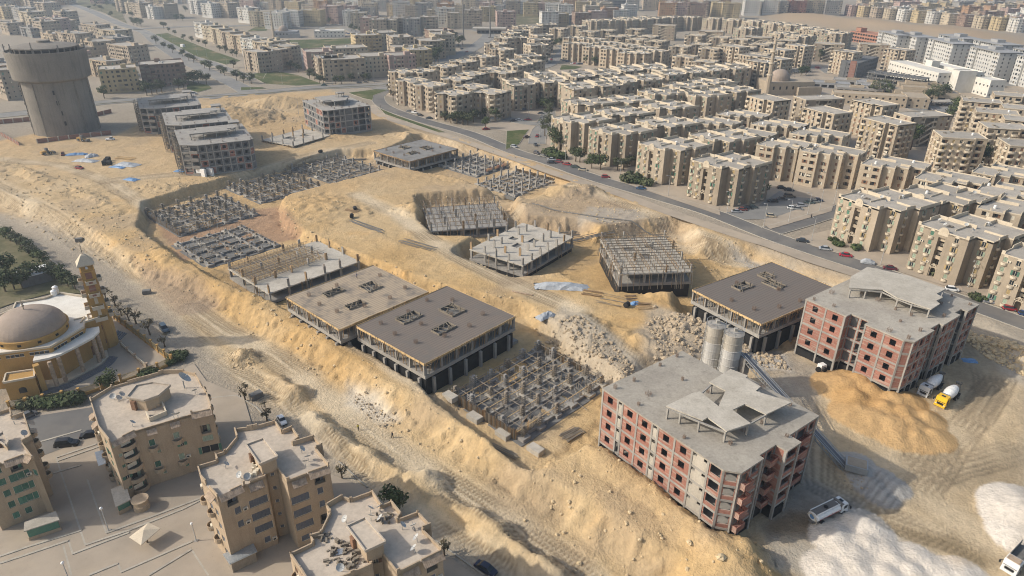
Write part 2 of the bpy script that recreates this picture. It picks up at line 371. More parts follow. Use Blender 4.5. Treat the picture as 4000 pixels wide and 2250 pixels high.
# bank crest lip, spoil heaps and berms  (x, y, rx, ry, angle, height, peaked)
def mound(p, rx, ry, ang, h, k=1.0, rg=.5):
    global Z, rough
    dx, dy = XX-p[0], YY-p[1]; ca, sa = cos(radians(ang)), sin(radians(ang)); u = (dx*ca+dy*sa)/rx; v = (-dx*sa+dy*ca)/ry
    r = np.sqrt(u*u+v*v)*(1+NI*1.0+NF*.3); t = np.clip(1-r, 0, 1); Z += h*t*(1.3-.3*t); rough = np.maximum(rough, rg*(t > 0))
for p, rx, ry, a, h, k, rg in [
    ((-71.5,154.7), 5.5, 4.8, 0, 3.0, 1, .9), ((-58.7,143.6), 5, 3, -40, 1.8, 1, .7), ((-52.9,138.1), 6, 5, -40, 3.4, 1, .2), ((-44.8,126.6), 6.5, 4.6, -50, 3.3, 1, .25), ((-40.1,122.3), 6, 4.4, -45, 3.3, 1, .4),
    ((-33.8,117.0), 6, 3.2, -45, 2.3, 1, .6), ((-28.6,112.9), 6.5, 3.4, -45, 2.7, 1, .5), ((-23.4,109.6), 5, 3.2, -45, 2.1, 1, .6), ((-17.3,107.8), 5.4, 4.6, 0, 3.7, 1, .12), ((-12.5,103.1), 5, 2.8, -45, 1.6, 1, .8),
    ((-8.0,99.4), 5, 3, -45, 2.0, 1, .8), ((-4.4,96.1), 6, 3.8, -45, 3.0, 1, .5), ((-0.5,91.3), 7, 4.4, -45, 2.9, 1, .6), ((4.5,86.8), 7, 4.4, -45, 2.9, 1, .6), ((9.1,82.6), 8, 4.5, -45, 2.8, 1, .6),
    ((-16.6,135.7), 6, 5, 30, 2.2, 1, .5), ((-118.2,214.0), 9, 5, -45, 1.6, 1, .9), ((-101.4,206.2), 9, 5, -35, 1.5, 1, .7), ((-78.3,184.8), 9, 5, -45, 1.3, 1, .9), ((17.9,111.8), 8, 4, -55, 1.2, 1, .6), ((26,104), 14, 5, -53, 1.6, 1, .5), ((34,91.5), 9, 5, -53, 1.6, 1, .5), ((43.1,87.9), 10, 5, -60, 2.5, 1, .6), ((37.9,84.4), 11, 7, -60, 2.5, 1, .6),
    ((-169.8,417.5), 36, 17, 15, 7.5, 1, 1.0), ((-157.3,462.8), 26, 14, 5, 6.0, 1, 1.0), ((-190.5,439.2), 20, 14, 25, 4.5, 1, 1.0), ((-56.7,377.6), 16, 8, -30, 2.4, 1, .7), ((-99.5,376.1), 20, 6, 10, 1.2, 1, .5),
    ((21.5,283.4), 13, 7, -20, 3.6, 1, .9), ((33.0,286.4), 10, 6, -35, 3.0, 1, .9), ((4.9,265.2), 12, 5, -20, 1.4, 1, .8), ((-38.3,259.4), 9, 12, 70, 3.2, 1, 1.3), ((-25.5,301.9), 14, 4, -30, 1.6, 1, .9), ((-76.0,263.2), 22, 14, -10, 1.4, 1, .8), ((82.5,211.6), 11, 7, -35, 1.2, 1, .8),
    ((21.3,164.8), 13, 9, -30, 2.0, 1, 1.5), ((47.9,187.2), 8, 5, 10, 2.0, 1, .8), ((48.9,168.8), 9, 9, -30, 2.0, 1, 1.6), ((61.3,164.1), 9, 5, -20, 2.5, 1, 1.5), ((36.1,160.8), 8, 6, -30, 1.5, 1, 1.5),
    ((-151.4,286.8), 16, 5, 5, 1.3, 1, .8), ((-220.4,302.3), 22, 5, -38, 1.5, 1, .8), ((-177.2,273.2), 24, 4, -38, 1.0, 1, .8), ((-207.9,381.3), 8, 3, 20, .8, 1, .5),
    ((132.5,162.4), 14, 3.2, -48, 1.9, 1, 1.6), ((136.1,156.3), 9, 3, -48, 1.7, 1, 1.6), ((138.0,151.4), 9, 3, -48, 1.7, 1, 1.6)]:
    mound(p, rx, ry, a, h, k, rg)
# washed sand and stone-dust stockpiles in the yard: overlapping tipped cones
PILE_O = []; rp = random.Random(5)
for px, py, r, h in [(2080,1000,8,3.6),(2130,990,7,3.4),(2180,1015,7.5,3.6),(2230,1025,6.5,3.2),(2280,1040,7,3.2),(2330,1070,6,2.2),(2090,1045,7,2.0),(2160,1070,7.5,2.3),(2230,1085,8,2.3),(2300,1090,7.5,2.3),(2360,1085,5,2.0)]:
    PILE_O.append((px, py, r, h))
def pile(p, r, h):
    global Z, pmask
    d = np.hypot(XX-p[0], YY-p[1])*(1+.16*NI); c = h*(1-d/r); c = np.where(c > h*.82, h*.82+(c-h*.82)*.5, c)
    PZ[:] = np.maximum(PZ, c)
PZ = np.zeros_like(XX)
for p, r, h in [((83.4,143.1),8,4), ((87.4,143.6),8,4.3), ((89.0,140.6),6.5,3.6), ((93.1,137.3),6.5,3.4), ((96.1,137.0),5.5,3.0), ((83.8,137.6),6,3.6), ((88.9,133.7),6,3.2), ((92.5,131.4),6.5,3.2), ((82.2,132.0),7,2.8), ((84.8,129.4),7.5,3.3), ((87.9,127.2),7.5,3.3), ((92.3,127.3),6.5,3.0), ((91.4,123.4),6,2.6), ((95.3,123.5),5.5,2.4), ((87.7,124.1),6,2.6), ((97.2,130.0),5,2.8)]: pile(p, r, h)
PZ *= .78*(1+.5*NI+.25*NF); PO = PZ.copy(); Z += PZ
PZ = np.zeros_like(XX)
for p, r, h in [((61.2,93.5),5.5,2.6), ((67.6,96.8),5.2,2.8), ((68.4,95.3),4.6,2.4), ((66.1,91.9),5,2.6), ((68.5,90.8),4.6,2.4), ((69.0,88.5),4.6,2.4), ((62.6,89.6),5.2,2.6), ((60.8,90.0),5,2.3), ((61.3,86.3),5.5,2.8), ((73.4,89.0),4.2,2.0), ((70.9,86.4),4.5,2.3), ((66.1,85.2),5,2.4), ((74.8,87.1),4.2,1.7), ((76.5,86.0),4.5,1.6), ((57.1,86.2),5.5,2.2), ((79.7,85.4),5,1.4), ((101.0,101.3),8,4.0), ((100.6,98.4),9,5), ((97.1,94.4),7,3)]: pile(p, r, h)
PZ *= .72*(1+.12*NI); PW = PZ.copy(); Z += PZ
PZ = np.zeros_like(XX)
for p, r, h in [((73.8,114.3),4.5,1.6), ((74.3,111.5),4.5,1.9), ((74.4,108.2),4.5,1.6), ((75.2,105.1),4,1.0), ((77.1,110.0),4,1.6), ((78.5,107.4),4,1.2)]: pile(p, r, h)
PG = PZ.copy(); Z += PZ
# desert rise far right
dd = sdist([(342.0,1133.9), (478.5,1273.3), (534.6,1152.0), (609.1,1010.1), (652.2,897.0), (453.2,608.5), (492.9,792.9), (439.2,937.6), (370.8,990.4)], XX, YY)
Z += np.where(dd < 0, 6*sstep(-dd/60)*(1+NB*1.2)+2.2*np.abs(fbm(XX, YY, 45, 4, 71))*sstep(-dd/30), 0)
# site mask (bare earth) and tracks
SITE = [(-281.6,353.0), (-263.1,384.0), (-221.4,365.8), (-218.8,483.1), (-135.8,516.6), (-71.2,421.3), (1.8,342.9), (51.9,273.8), (96.7,213.6), (126.3,180.9), (138.6,155.3), (87.4,80.0), (14.4,79.2), (-3.0,87.4), (-18.5,98.8), (-31.0,107.6), (-47.4,125.8), (-66.9,139.9), (-90.2,167.4), (-131.0,207.1), (-222.4,269.1)]
ds = sdist(SITE, XX, YY); site = sstep(.5-ds/6)
smooth = np.zeros_like(XX)
TRACKS = [([(-238.4,295.1), (-182.5,253.0), (-134.5,209.4), (-102.1,176.7), (-81.6,155.1), (-56.4,135.8), (-35.6,112.1), (-22.0,99.7), (-2.2,85.0)], 6.5),
    ([(-97.7,183.0), (-82.6,168.8), (-63.9,156.4), (-50.8,143.5), (-35.5,127.6), (-18.9,112.3), (-1.8,97.9), (13.8,84.2)], 5),
    ([(-45.1,160.4), (-33.3,148.6), (-20.1,135.6)], 3.2),
    ([(-252.0,327.6), (-217.2,318.4), (-181.6,294.5), (-157.4,270.8), (-142.5,256.8)], 4), ([(-181.6,294.5), (-159.3,304.1), (-121.5,311.5), (-99.9,343.4), (-77.4,364.0)], 5),
    ([(-66.2,278.4), (-45.5,254.7), (-30.2,230.3), (-14.5,209.6), (1.5,193.2), (18.9,176.4)], 5), ([(18.7,174.0), (28.7,154.5), (35.5,142.4)], 3.6),
    ([(-71.2,421.3), (1.8,321.7), (55.6,257.2), (84.6,218.4), (113.3,191.2), (133.8,173.7)], 5), ([(1.7,265.2), (41.6,248.1), (68.6,232.5), (84.6,218.4)], 5),
    ([(129.0,167.2), (126.7,148.2), (110.1,131.3), (80.2,109.2), (70.1,100.7), (88.7,89.9)], 6), ([(68.6,147.3), (73.4,136.7), (68.7,121.8), (63.6,109.0), (70.4,101.2)], 5), ([(129.2,163.0), (121.3,143.7), (100.1,122.2), (82.8,106.3), (86.3,98.3), (91.2,91.1)], 5), ([(81.1,115.3), (90.2,112.3), (111.4,118.9)], 5)]
rut = np.zeros_like(XX); trk = np.zeros_like(XX)
for ln, w in TRACKS:
    d = pdist(ln, XX, YY)+NI*2; t = sstep(1.25-d/w); smooth = np.maximum(smooth, t); trk = np.maximum(trk, t)
    for off in (.9, 2.2, 3.4):
        if off < w: rut = np.maximum(rut, np.exp(-((d-off-NI*.8)/.38)**2)*np.clip(vnoise(XX/9, YY/9, 5)*2.4-.5, 0, 1))
piles = (PO > .05)|(PW > .05)|(PG > .05)
flatlow = 1-.75*sstep((-d_low-1.5)/4)*sstep((PL0+.35-Z)/.3)
rough = np.clip(rough, 0, 1.7)*site*flatlow*(1-.85*smooth)*np.where(piles, .12, 1)
# excavator teeth on the banks: ridges running down the slope
gy, gx = np.gradient(Z, GY, GX); gm = np.hypot(gx, gy); steep = sstep((gm-.25)/.5)
Z += rough*(NF*1.5+NR*1.2-.22+NI*1.2)*site + site*(1-smooth)*flatlow*(NF*.38+NI*.5+NR*.25) - rut*.26*site
tx, ty = -gy/(gm+1e-3), gx/(gm+1e-3); gs = XX*tx+YY*ty+NI*3
Z += steep*site*np.where(piles, .2, 1)*(np.abs(vnoise(gs/1.25, YY/30, 91)-.5)*1.5-.35)*(.5+vnoise(XX/8, YY/8, 92))
Z += steep*site*np.where(piles, .15, 1)*(np.abs(fbm(XX, YY, 1.9, 3, 55))*1.7-.36)
Z += np.where(site < .5, 0, 0)
TOWN = 1-site
Z = Z*1.0 - .06*TOWN
# keep the lowland town level
ground = obj('ground', None) if False else None
def HT(x, y):
    i = min(max(int(np.searchsorted(GX, x))-1, 0), len(GX)-2); j = min(max(int(np.searchsorted(GY, y))-1, 0), len(GY)-2)
    fx = (x-GX[i])/(GX[i+1]-GX[i]); fy = (y-GY[j])/(GY[j+1]-GY[j])
    return float((Z[j,i]*(1-fx)+Z[j,i+1]*fx)*(1-fy)+(Z[j+1,i]*(1-fx)+Z[j+1,i+1]*fx)*fy)
def lerp(a, b, t): return a*(1-t[...,None])+np.array(b)*t[...,None]
C = np.zeros(XX.shape+(3,)); C[:] = (.31,.265,.205)
C = lerp(C, (.36,.31,.24), sstep(NB*2.2+.3)); C = lerp(C, (.20,.175,.125), sstep(NB*-3-.4)*.6)
sand = np.zeros_like(C); sand[:] = (.51,.34,.155); sand = lerp(sand, (.50,.365,.20), sstep(NB*3+.5)); sand = lerp(sand, (.42,.25,.09), sstep(NI*2.6-.2)*.6); sand = lerp(sand, (.56,.44,.275), sstep(NF*2.2+NB-.35)*.4)
sand = sand*(1+.35*NB+.2*NI)[...,None]; sand = lerp(sand, (.53,.45,.325), trk*.8); sand = lerp(sand, (.36,.26,.145), rut*.9)
farT = sstep((YY-190)/150); sand = lerp(sand, (.43,.325,.205), farT*.5)
def zone(poly, col, w, amt=1.0, nz=4.0):
    global sand
    t = sstep(.5-(sdist(poly, XX, YY)+NI*nz+NF*nz*.5)/w)*amt; sand = lerp(sand, col, t)
ND = fbm(XX, YY, 22, 4, 64); sand = lerp(sand, (.37,.285,.19), sstep(ND*4-.25)*.6); sand = lerp(sand, (.54,.43,.28), sstep(-ND*4-.5)*.4)
zone(YARD, (.49,.385,.25), 8, .75)
zone([(70.2,152.0),(80.0,164.3),(78.1,157.0),(82.8,150.8),(78.7,143.0),(72.2,135.4),(67.6,121.7),(59.5,108.9),(53.4,103.2),(58.9,142.7)], (.29,.265,.225), 7, .75)
zone([(50.5,100.5),(61.4,111.3),(66.6,106.1),(71.4,103.4),(70.5,99.4),(59.8,95.5),(55.6,93.5),(48.4,93.9)], (.26,.25,.225), 5, .8)
zone([(58.2,100.0),(54.6,101.0),(49.7,97.9),(48.4,94.1),(57.5,94.5)], (.21,.145,.08), 3, .8, 2)
zone([(48.1,93.2),(57.0,93.3),(56.0,85.2),(45.4,85.1)], (.40,.365,.305), 5, .8)
zone([(130.9,172.9),(137.6,167.4),(130.9,150.6),(116.6,138.1),(112.0,139.3),(113.8,150.3),(123.7,162.9)], (.26,.22,.155), 8, .7)
zone([(134.8,163.0),(139.7,158.0),(130.2,143.8),(129.3,148.3)], (.40,.385,.35), 8, .7)
zone([(71.3,100.7),(74.2,97.1),(84.0,94.3),(88.2,89.2),(84.8,86.5),(78.6,91.4),(73.4,95.6)], (.27,.205,.12), 4, .85, 2)
zone([(98.4,115.5),(115.3,122.4),(104.0,105.4),(97.8,107.6),(90.6,109.3)], (.27,.215,.14), 8, .7)
zone([(97.8,105.9),(108.1,107.8),(95.2,88.8),(93.4,93.0),(94.8,99.7)], (.68,.63,.55), 4, .95)
zone([(73.5,92.0),(80.7,88.7),(83.8,85.0),(54.8,84.5),(58.9,94.2),(68.9,98.1)], (.60,.535,.44), 4, .85)
zone([(8.3,171.4),(15.6,178.8),(29.3,158.6),(35.8,141.5),(24.7,139.6),(19.6,146.7)], (.42,.365,.285), 5, .8); zone([(42.0,181.9),(54.0,172.2),(64.2,157.1),(48.9,150.9),(36.5,145.1),(34.3,162.9)], (.40,.34,.26), 5, .8)
zone([(64.2,166.3),(74.0,162.2),(73.0,150.2),(62.1,152.0)], (.41,.40,.375), 4, .8)
zone([(-41.6,143.0),(-31.4,136.6),(-25.4,128.8),(-29.8,127.1),(-38.7,134.7)], (.60,.54,.44), 4, .8)
zone([(-141.3,254.0),(-99.2,273.7),(-79.4,238.9),(-116.0,216.3)], (.32,.20,.13), 4, .8, 2)
zone([(-130.3,213.7),(-104.3,199.6),(-87.7,182.6),(-99.8,177.3),(-122.2,201.3)], (.33,.25,.175), 5, .8)
zone([(-222.4,269.1),(-184.1,253.0),(-139.7,214.1),(-105.5,179.0),(-79.3,149.4),(-55.0,131.1),(-31.1,106.2),(-38.3,102.8),(-68.1,130.9),(-127.3,186.3),(-200.5,238.1)], (.40,.345,.27), 8, .85)
zone([(6.6,270.1),(33.0,286.4),(49.9,261.7),(52.8,242.1),(17.0,247.5),(1.6,253.6)], (.36,.275,.185), 6, .8)
zone([(31.0,265.9),(50.3,264.0),(54.8,252.7),(35.4,247.9),(26.6,252.0)], (.38,.36,.32), 4, .55); zone([(79.3,229.0),(95.9,215.2),(107.0,199.7),(101.2,198.1),(83.5,215.0)], (.40,.37,.32), 3, .8)
for k, pm in ((0, PO), (1, PW), (2, PG)):
    t = sstep(pm/.18); c = ((.50,.325,.155), (.64,.575,.49), (.40,.375,.335))[k]
    v = sstep(NB*4+NI*1.5+.3); sand = lerp(sand, c, t)
    if k == 0: sand = lerp(sand, (.44,.255,.095), t*v*.8)
    if k == 1: sand = lerp(sand, (.56,.46,.345), t*sstep(NI*4-.3)*.8)
sand = sand*(1-.34*rut*np.where(PO > .2, 0, 1))[...,None]*(1+.10*trk*(1-rut))[...,None]
C = lerp(C, (1,1,1), site*0); C = C*(1-site[...,None])+sand*site[...,None]
dune = sstep(-dd/40)
C = C*(1-dune[...,None])+(np.array((.42,.31,.195))*(1+.25*NB[...,None]))*dune[...,None]
g = (1+.13*NF+.15*NI*site)[...,None]; C = np.clip(C*g, .02, .9)
ny, nx = XX.shape
me = bpy.data.meshes.new('ground'); me.vertices.add(nx*ny); me.vertices.foreach_set('co', np.stack([XX, YY, Z], -1).astype(np.float32).ravel())
idx = np.arange(nx*ny).reshape(ny, nx); q = np.stack([idx[:-1,:-1], idx[:-1,1:], idx[1:,1:], idx[1:,:-1]], -1).reshape(-1, 4)
me.loops.add(q.size); me.loops.foreach_set('vertex_index', q.ravel().astype(np.int32)); me.polygons.add(len(q))
me.polygons.foreach_set('loop_start', np.arange(0, q.size, 4, dtype=np.int32)); me.polygons.foreach_set('loop_total', np.full(len(q), 4, np.int32))
me.polygons.foreach_set('use_smooth', np.ones(len(q), bool)); me.update()
ca = me.color_attributes.new('soil', 'FLOAT_COLOR', 'POINT'); ca.data.foreach_set('color', np.concatenate([C, np.ones((ny,nx,1))], -1).astype(np.float32).ravel())
m, t, b = base_mat('bare_earth', .95, .1); p = pos(t); at = N(t, 'ShaderNodeAttribute'); at.attribute_name = 'soil'
f1 = noise(t, p, .7, 6, .65); f2 = noise(t, p, 1.9, 3, .6)
mr = N(t, 'ShaderNodeMapRange'); mr.inputs['To Min'].default_value = .84; mr.inputs['To Max'].default_value = 1.14; mr.inputs['From Min'].default_value = .3; mr.inputs['From Max'].default_value = .7; L(t, f1, mr.inputs['Value'])
s1 = N(t, 'ShaderNodeVectorMath', operation='SCALE'); L(t, at.outputs['Color'], s1.inputs[0]); L(t, mr.outputs[0], s1.inputs['Scale'])
L(t, s1.outputs[0], b.inputs['Base Color'])
ad = N(t, 'ShaderNodeMath', operation='ADD'); L(t, f1, ad.inputs[0]); L(t, f2, ad.inputs[1]); bump(t, b, ad.outputs[0], .6, .5)
M['earth'] = m; me.materials.append(m)
ground = tag(obj('ground', me), kind='structure')

# ---- loose stone on the slopes and heaps (uncountable), and single boulders
def rock_mesh(seed, n=1):
    r = random.Random(seed); mb = MB(); vs_ = []
    prof = [(0,-.45),(.42,-.28),(.5,.08),(.3,.38),(0,.46)]
    k = 6
    for j, (rr, zz) in enumerate(prof):
        for i in range(k if rr else 1):
            a = 2*pi*i/k+j*.4; q_ = rr*r.uniform(.75, 1.2); mb.v.append((q_*cos(a), q_*sin(a)*r.uniform(.8,1), zz*r.uniform(.8,1.1)))
    o1 = 1
    for i in range(k): mb.f.append((0, o1+(i+1)%k, o1+i)); mb.m.append(0)
    for j in range(2):
        a = 1+j*k; c = a+k
        for i in range(k): mb.f.append((a+i, a+(i+1)%k, c+(i+1)%k, c+i)); mb.m.append(0)
    a = 1+2*k; tp = a+k
    for i in range(k): mb.f.append((a+i, a+(i+1)%k, tp)); mb.m.append(0)
    return mb
ROCKS = [rock_mesh(s) for s in range(7)]
M['rock'] = weathered('limestone_rubble', (.60,.46,.27), (.55,.44,.28), (.45,.35,.21), sc=1.5, streak=.2, var=0)
M['rockpale'] = weathered('pale_rubble', (.44,.355,.245), (.385,.31,.215), (.31,.25,.175), sc=1.5, streak=.2, var=0)
def scatter(poly, n, s0, s1, seed, where=None):
    r = random.Random(seed); xs = [p[0] for p in poly]; ys = [p[1] for p in poly]; out = []
    px = np.array([r.uniform(min(xs), max(xs)) for _ in range(n*4)]); py = np.array([r.uniform(min(ys), max(ys)) for _ in range(n*4)])
    dn = sdist(poly, px, py)
    for x, y, d in zip(px, py, dn):
        if d < 0:
            if where is not None and not where(x, y): continue
            s = s0+(s1-s0)*r.random()**7; out.append((float(x), float(y), s, r.random()*6.28, r.randrange(7)))
            if len(out) >= n: break
    return out
def rocks(name, pts, m):
    V = []; F = []; k = 0
    for x, y, s, a, j in pts:
        mb = ROCKS[j]; v = np.array(mb.v)*s; ca_, sa_ = cos(a), sin(a)
        w = np.stack([v[:,0]*ca_-v[:,1]*sa_+x, v[:,0]*sa_+v[:,1]*ca_+y, v[:,2]*.8+HT(x, y)+s*.16], -1); V.append(w)
        F += [tuple(i+k for i in f) for f in mb.f]; k += len(v)
    me_ = bpy.data.meshes.new(name); me_.from_pydata(np.concatenate(V).tolist(), [], F); me_.materials.append(m); me_.update()
    return tag(obj(name, me_), kind='stuff')
def steep_at(x, y):
    e = 1.5; return hypot(HT(x+e,y)-HT(x-e,y), HT(x,y+e)-HT(x,y-e))/(2*e) > .22
BANK = [(-130.3,228.0), (-92.2,195.7), (-40.4,153.3), (-17.2,130.8), (4.6,109.2), (16.7,116.9), (39.1,89.7), (45.7,82.0), (15.1,84.3), (-3.5,104.3), (-36.8,134.7), (-75.4,168.3), (-106.7,195.8)]
RIDGE = [(-99.9,272.3), (-75.3,288.9), (-38.9,307.6), (-1.6,269.9), (-37.3,264.2), (-29.8,226.6), (-12.0,212.9), (19.1,178.9), (6.9,164.6), (-25.5,188.5), (-54.5,208.8), (-88.4,240.8)]
rocks('rubble', scatter(BANK, 2600, .12, 1.0, 1)+scatter(RIDGE, 2600, .16, 1.1, 2, steep_at)+scatter([(-1.6,265.1),(37.1,292.1),(55.6,257.2),(97.3,215.3),(82.5,211.6),(62.3,217.9),(60.0,240.2),(32.4,247.8)], 1300, .15, .9, 3)+scatter([(-260.6,334.5),(-195.5,297.0),(-132.1,231.8),(-112.2,195.3),(-141.1,213.5),(-206.3,259.8)], 1700, .2, 1.1, 4)+scatter([(-187.0,406.3),(-199.9,476.9),(-149.8,493.3),(-114.2,399.0),(-147.7,388.1)], 900, .25, 1.3, 5)+scatter([(-174.9,291.8),(-141.2,304.6),(-124.5,299.1),(-147.6,271.1)], 500, .2, .9, 6)+scatter([(-72.5,149.8),(-78.1,157.6),(-70.2,159.8),(-64.8,149.9)], 260, .2, .8, 8), M['rock'])
rocks('rubble', scatter([(9.2,164.6), (19.7,171.6), (28.7,154.5), (33.5,139.8), (24.0,141.4)], 1500, .10, 1.25, 11)+scatter([(38.0,172.0), (52.3,174.6), (62.5,155.0), (49.4,149.0), (37.5,145.1)], 1900, .10, 1.5, 12)+scatter([(65.3,166.3), (73.2,160.1), (73.0,150.2), (62.7,153.9)], 700, .15, 1.3, 13)+scatter([(-38.2,141.6),(-26.1,127.3),(-29.5,125.6),(-39.1,136.3)], 250, .15, .8, 15)+scatter([(68.2,115.1),(73.0,111.5),(72.7,106.2),(68.1,107.3)], 300, .1, .6, 16), M['rockpale'])
rocks('rubble', scatter([(131.5,171.8),(140.0,157.3),(133.3,147.5),(129.2,157.1),(127.4,166.7)], 700, .5, 1.9, 14), M['rock'])

# ---------------------------------------------------------------- roads, kerbs, paving, lawns
def smooth_line(pts, n=6):
    out = []; P = [pts[0]]+list(pts)+[pts[-1]]
    for i in range(1, len(P)-2):
        a, b, c, d = P[i-1], P[i], P[i+1], P[i+2]
        for k in range(n):
            t = k/n; out.append(tuple(.5*(2*b[j]+(c[j]-a[j])*t+(2*a[j]-5*b[j]+4*c[j]-d[j])*t*t+(3*b[j]-a[j]-3*c[j]+d[j])*t**3) for j in (0, 1)))
    out.append(tuple(pts[-1])); return out
def offset(line, d):
    out = []
    for i in range(len(line)):
        a = line[max(i-1, 0)]; b = line[min(i+1, len(line)-1)]; dx, dy = b[0]-a[0], b[1]-a[1]; l = hypot(dx, dy) or 1
        out.append((line[i][0]-dy/l*d, line[i][1]+dx/l*d))
    return out
def strip(mb, A, B, z):
    for i in range(len(A)-1): mb.face([(*A[i], z), (*B[i], z), (*B[i+1], z), (*A[i+1], z)])
ZC = [0]
def road(name, pts, w, z=.03, m='asphalt', kerb=True, n=6):
    ZC[0] += 1; z += ZC[0]*.004
    ln = smooth_line(pts, n); A, B = offset(ln, w/2), offset(ln, -w/2)
    mb = MB(); strip(mb, B, A, z); o = tag(mb.build(name, M[m]), kind='structure')
    if kerb:
        k = MB()
        for E_, s in ((A, 1), (B, -1)):
            O_ = offset(ln, s*(w/2+.32)); 
            for i in range(len(ln)-1):
                p0, p1, q1, q0 = (E_[i], E_[i+1], O_[i+1], O_[i]) if s < 0 else (O_[i], O_[i+1], E_[i+1], E_[i])
                k.prism([q0, q1, p1, p0] if s < 0 else [q0, q1, p1, p0], z-.05, z+.13)
        k.build('kerb', M['kerb'], o)
    return o
def sheet(name, poly, z, m, kind='structure'):
    ZC[0] += 1; z += ZC[0]*.004
    mb = MB(); mb.face([(p[0], p[1], z) for p in poly]); return tag(mb.build(name, M[m]), kind=kind)
def lawn(poly, z=.1, m='grass'):
    o = sheet('lawn', poly, z, m); k = MB(); n = len(poly)
    cx = sum(p[0] for p in poly)/n; cy_ = sum(p[1] for p in poly)/n
    for i in range(n):
        a, b = poly[i], poly[(i+1) % n]; k.bar((*a, z-.02), (*b, z-.02), .4, .22)
    k.build('kerb', M['kerb'], o); return o
estate = sheet('estate_paving', [(-80.1,482.1), (-54.7,424.6), (-0.8,391.0), (18.1,365.2), (32.8,317.7), (49.3,299.9), (60.4,286.1), (83.1,257.5), (91.1,257.7), (99.7,250.8), (129.1,261.6), (121.3,242.9), (104.4,234.0), (106.7,225.7), (120.0,213.4), (132.7,196.7), (210,120), (420,250), (460,480), (330,640), (150,760), (40,620), (-60,540), (-95,500)], .02, 'paving')
road('main_road', [(-86.9,526.8), (-95.1,504.9), (-93.8,481.5), (-82.1,452.6), (-53.7,416.5), (-24.8,386.6), (-0.6,350.9), (16.7,332.0), (32.3,311.6), (44.5,297.6), (63.3,278.2), (79.9,260.3), (95.1,236.7), (107.4,221.2), (118.4,208.5), (128.7,195.2), (175,130)], 8.5)
sheet('pavement', offset([(18.6,341.1), (35.6,317.3), (49.2,299.2), (60.3,285.4), (83.0,257.0)], -.3)+[(84.7,266.3), (57.3,307.7), (34.9,342.5)], .14, 'paving')
sheet('pavement', [(105.0,234.5), (107.6,226.1), (119.8,213.8), (124.3,209.0), (141.3,189.8), (142.3,196.9), (126.6,215.2), (116.5,234.8), (118.5,239.8)], .14, 'paving')
sheet('car_park', [(85.9,260.5), (99.9,266.7), (117.7,289.0), (120.0,281.0), (132.3,277.5), (110.8,259.9), (98.1,252.9), (89.6,252.7)], .045, 'asphalt_far')
road('side_street', [(97.0,240.3), (110.7,248.9), (129.5,261.6), (144.5,272.8)], 8, .035)
sheet('island', [(96.7,248.5), (111.6,261.1), (129.9,273.6), (133.9,271.2), (129.5,262.7), (101.4,244.5), (97.7,242.3)], .16, 'paving')
road('dirt_strip_road', [(-94.8,461.5), (-79.6,426.3), (-38.5,382.7), (-0.6,337.7), (16.1,315.9), (31.1,298.7), (46.8,281.7), (60.4,263.3), (75.9,244.9), (87.2,232.2), (92.1,227.6), (102.8,213.9), (113.2,203.0)], 6, .06, 'paving', False)
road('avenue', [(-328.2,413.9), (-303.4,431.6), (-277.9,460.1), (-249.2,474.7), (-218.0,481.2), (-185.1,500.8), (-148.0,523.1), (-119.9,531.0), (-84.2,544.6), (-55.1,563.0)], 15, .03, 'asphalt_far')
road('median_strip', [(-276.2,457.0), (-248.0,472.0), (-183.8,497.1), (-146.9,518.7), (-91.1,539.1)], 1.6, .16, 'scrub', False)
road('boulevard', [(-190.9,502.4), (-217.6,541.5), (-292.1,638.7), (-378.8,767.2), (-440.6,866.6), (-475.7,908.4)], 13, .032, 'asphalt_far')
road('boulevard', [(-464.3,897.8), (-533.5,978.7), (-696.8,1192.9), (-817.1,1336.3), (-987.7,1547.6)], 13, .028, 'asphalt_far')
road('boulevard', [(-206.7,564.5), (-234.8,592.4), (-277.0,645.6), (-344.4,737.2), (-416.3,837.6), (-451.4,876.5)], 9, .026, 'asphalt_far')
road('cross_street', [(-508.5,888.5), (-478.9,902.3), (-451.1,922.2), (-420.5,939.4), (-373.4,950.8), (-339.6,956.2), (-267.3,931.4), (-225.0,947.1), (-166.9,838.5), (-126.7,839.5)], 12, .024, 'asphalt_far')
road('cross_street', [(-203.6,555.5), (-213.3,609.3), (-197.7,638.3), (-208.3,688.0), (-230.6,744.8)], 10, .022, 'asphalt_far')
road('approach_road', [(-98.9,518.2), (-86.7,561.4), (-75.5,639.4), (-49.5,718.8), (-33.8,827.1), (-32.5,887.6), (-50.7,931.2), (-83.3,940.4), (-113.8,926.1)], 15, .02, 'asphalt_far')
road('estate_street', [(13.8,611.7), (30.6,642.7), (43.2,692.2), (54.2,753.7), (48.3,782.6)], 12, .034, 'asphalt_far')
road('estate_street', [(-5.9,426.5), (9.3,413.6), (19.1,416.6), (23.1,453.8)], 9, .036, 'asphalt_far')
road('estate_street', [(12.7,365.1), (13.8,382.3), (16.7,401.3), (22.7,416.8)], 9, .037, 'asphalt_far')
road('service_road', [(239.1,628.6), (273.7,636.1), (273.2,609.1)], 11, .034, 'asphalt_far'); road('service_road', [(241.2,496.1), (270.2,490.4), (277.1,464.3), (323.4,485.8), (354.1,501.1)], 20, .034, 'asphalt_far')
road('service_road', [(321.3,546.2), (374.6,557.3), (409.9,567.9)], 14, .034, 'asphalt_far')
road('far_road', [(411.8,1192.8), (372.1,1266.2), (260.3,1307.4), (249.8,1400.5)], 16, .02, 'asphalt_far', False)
road('far_road', [(431.6,1252.1), (564.3,1245.9), (637.8,1161.7), (702.2,1004.7)], 14, .02, 'asphalt_far', False)
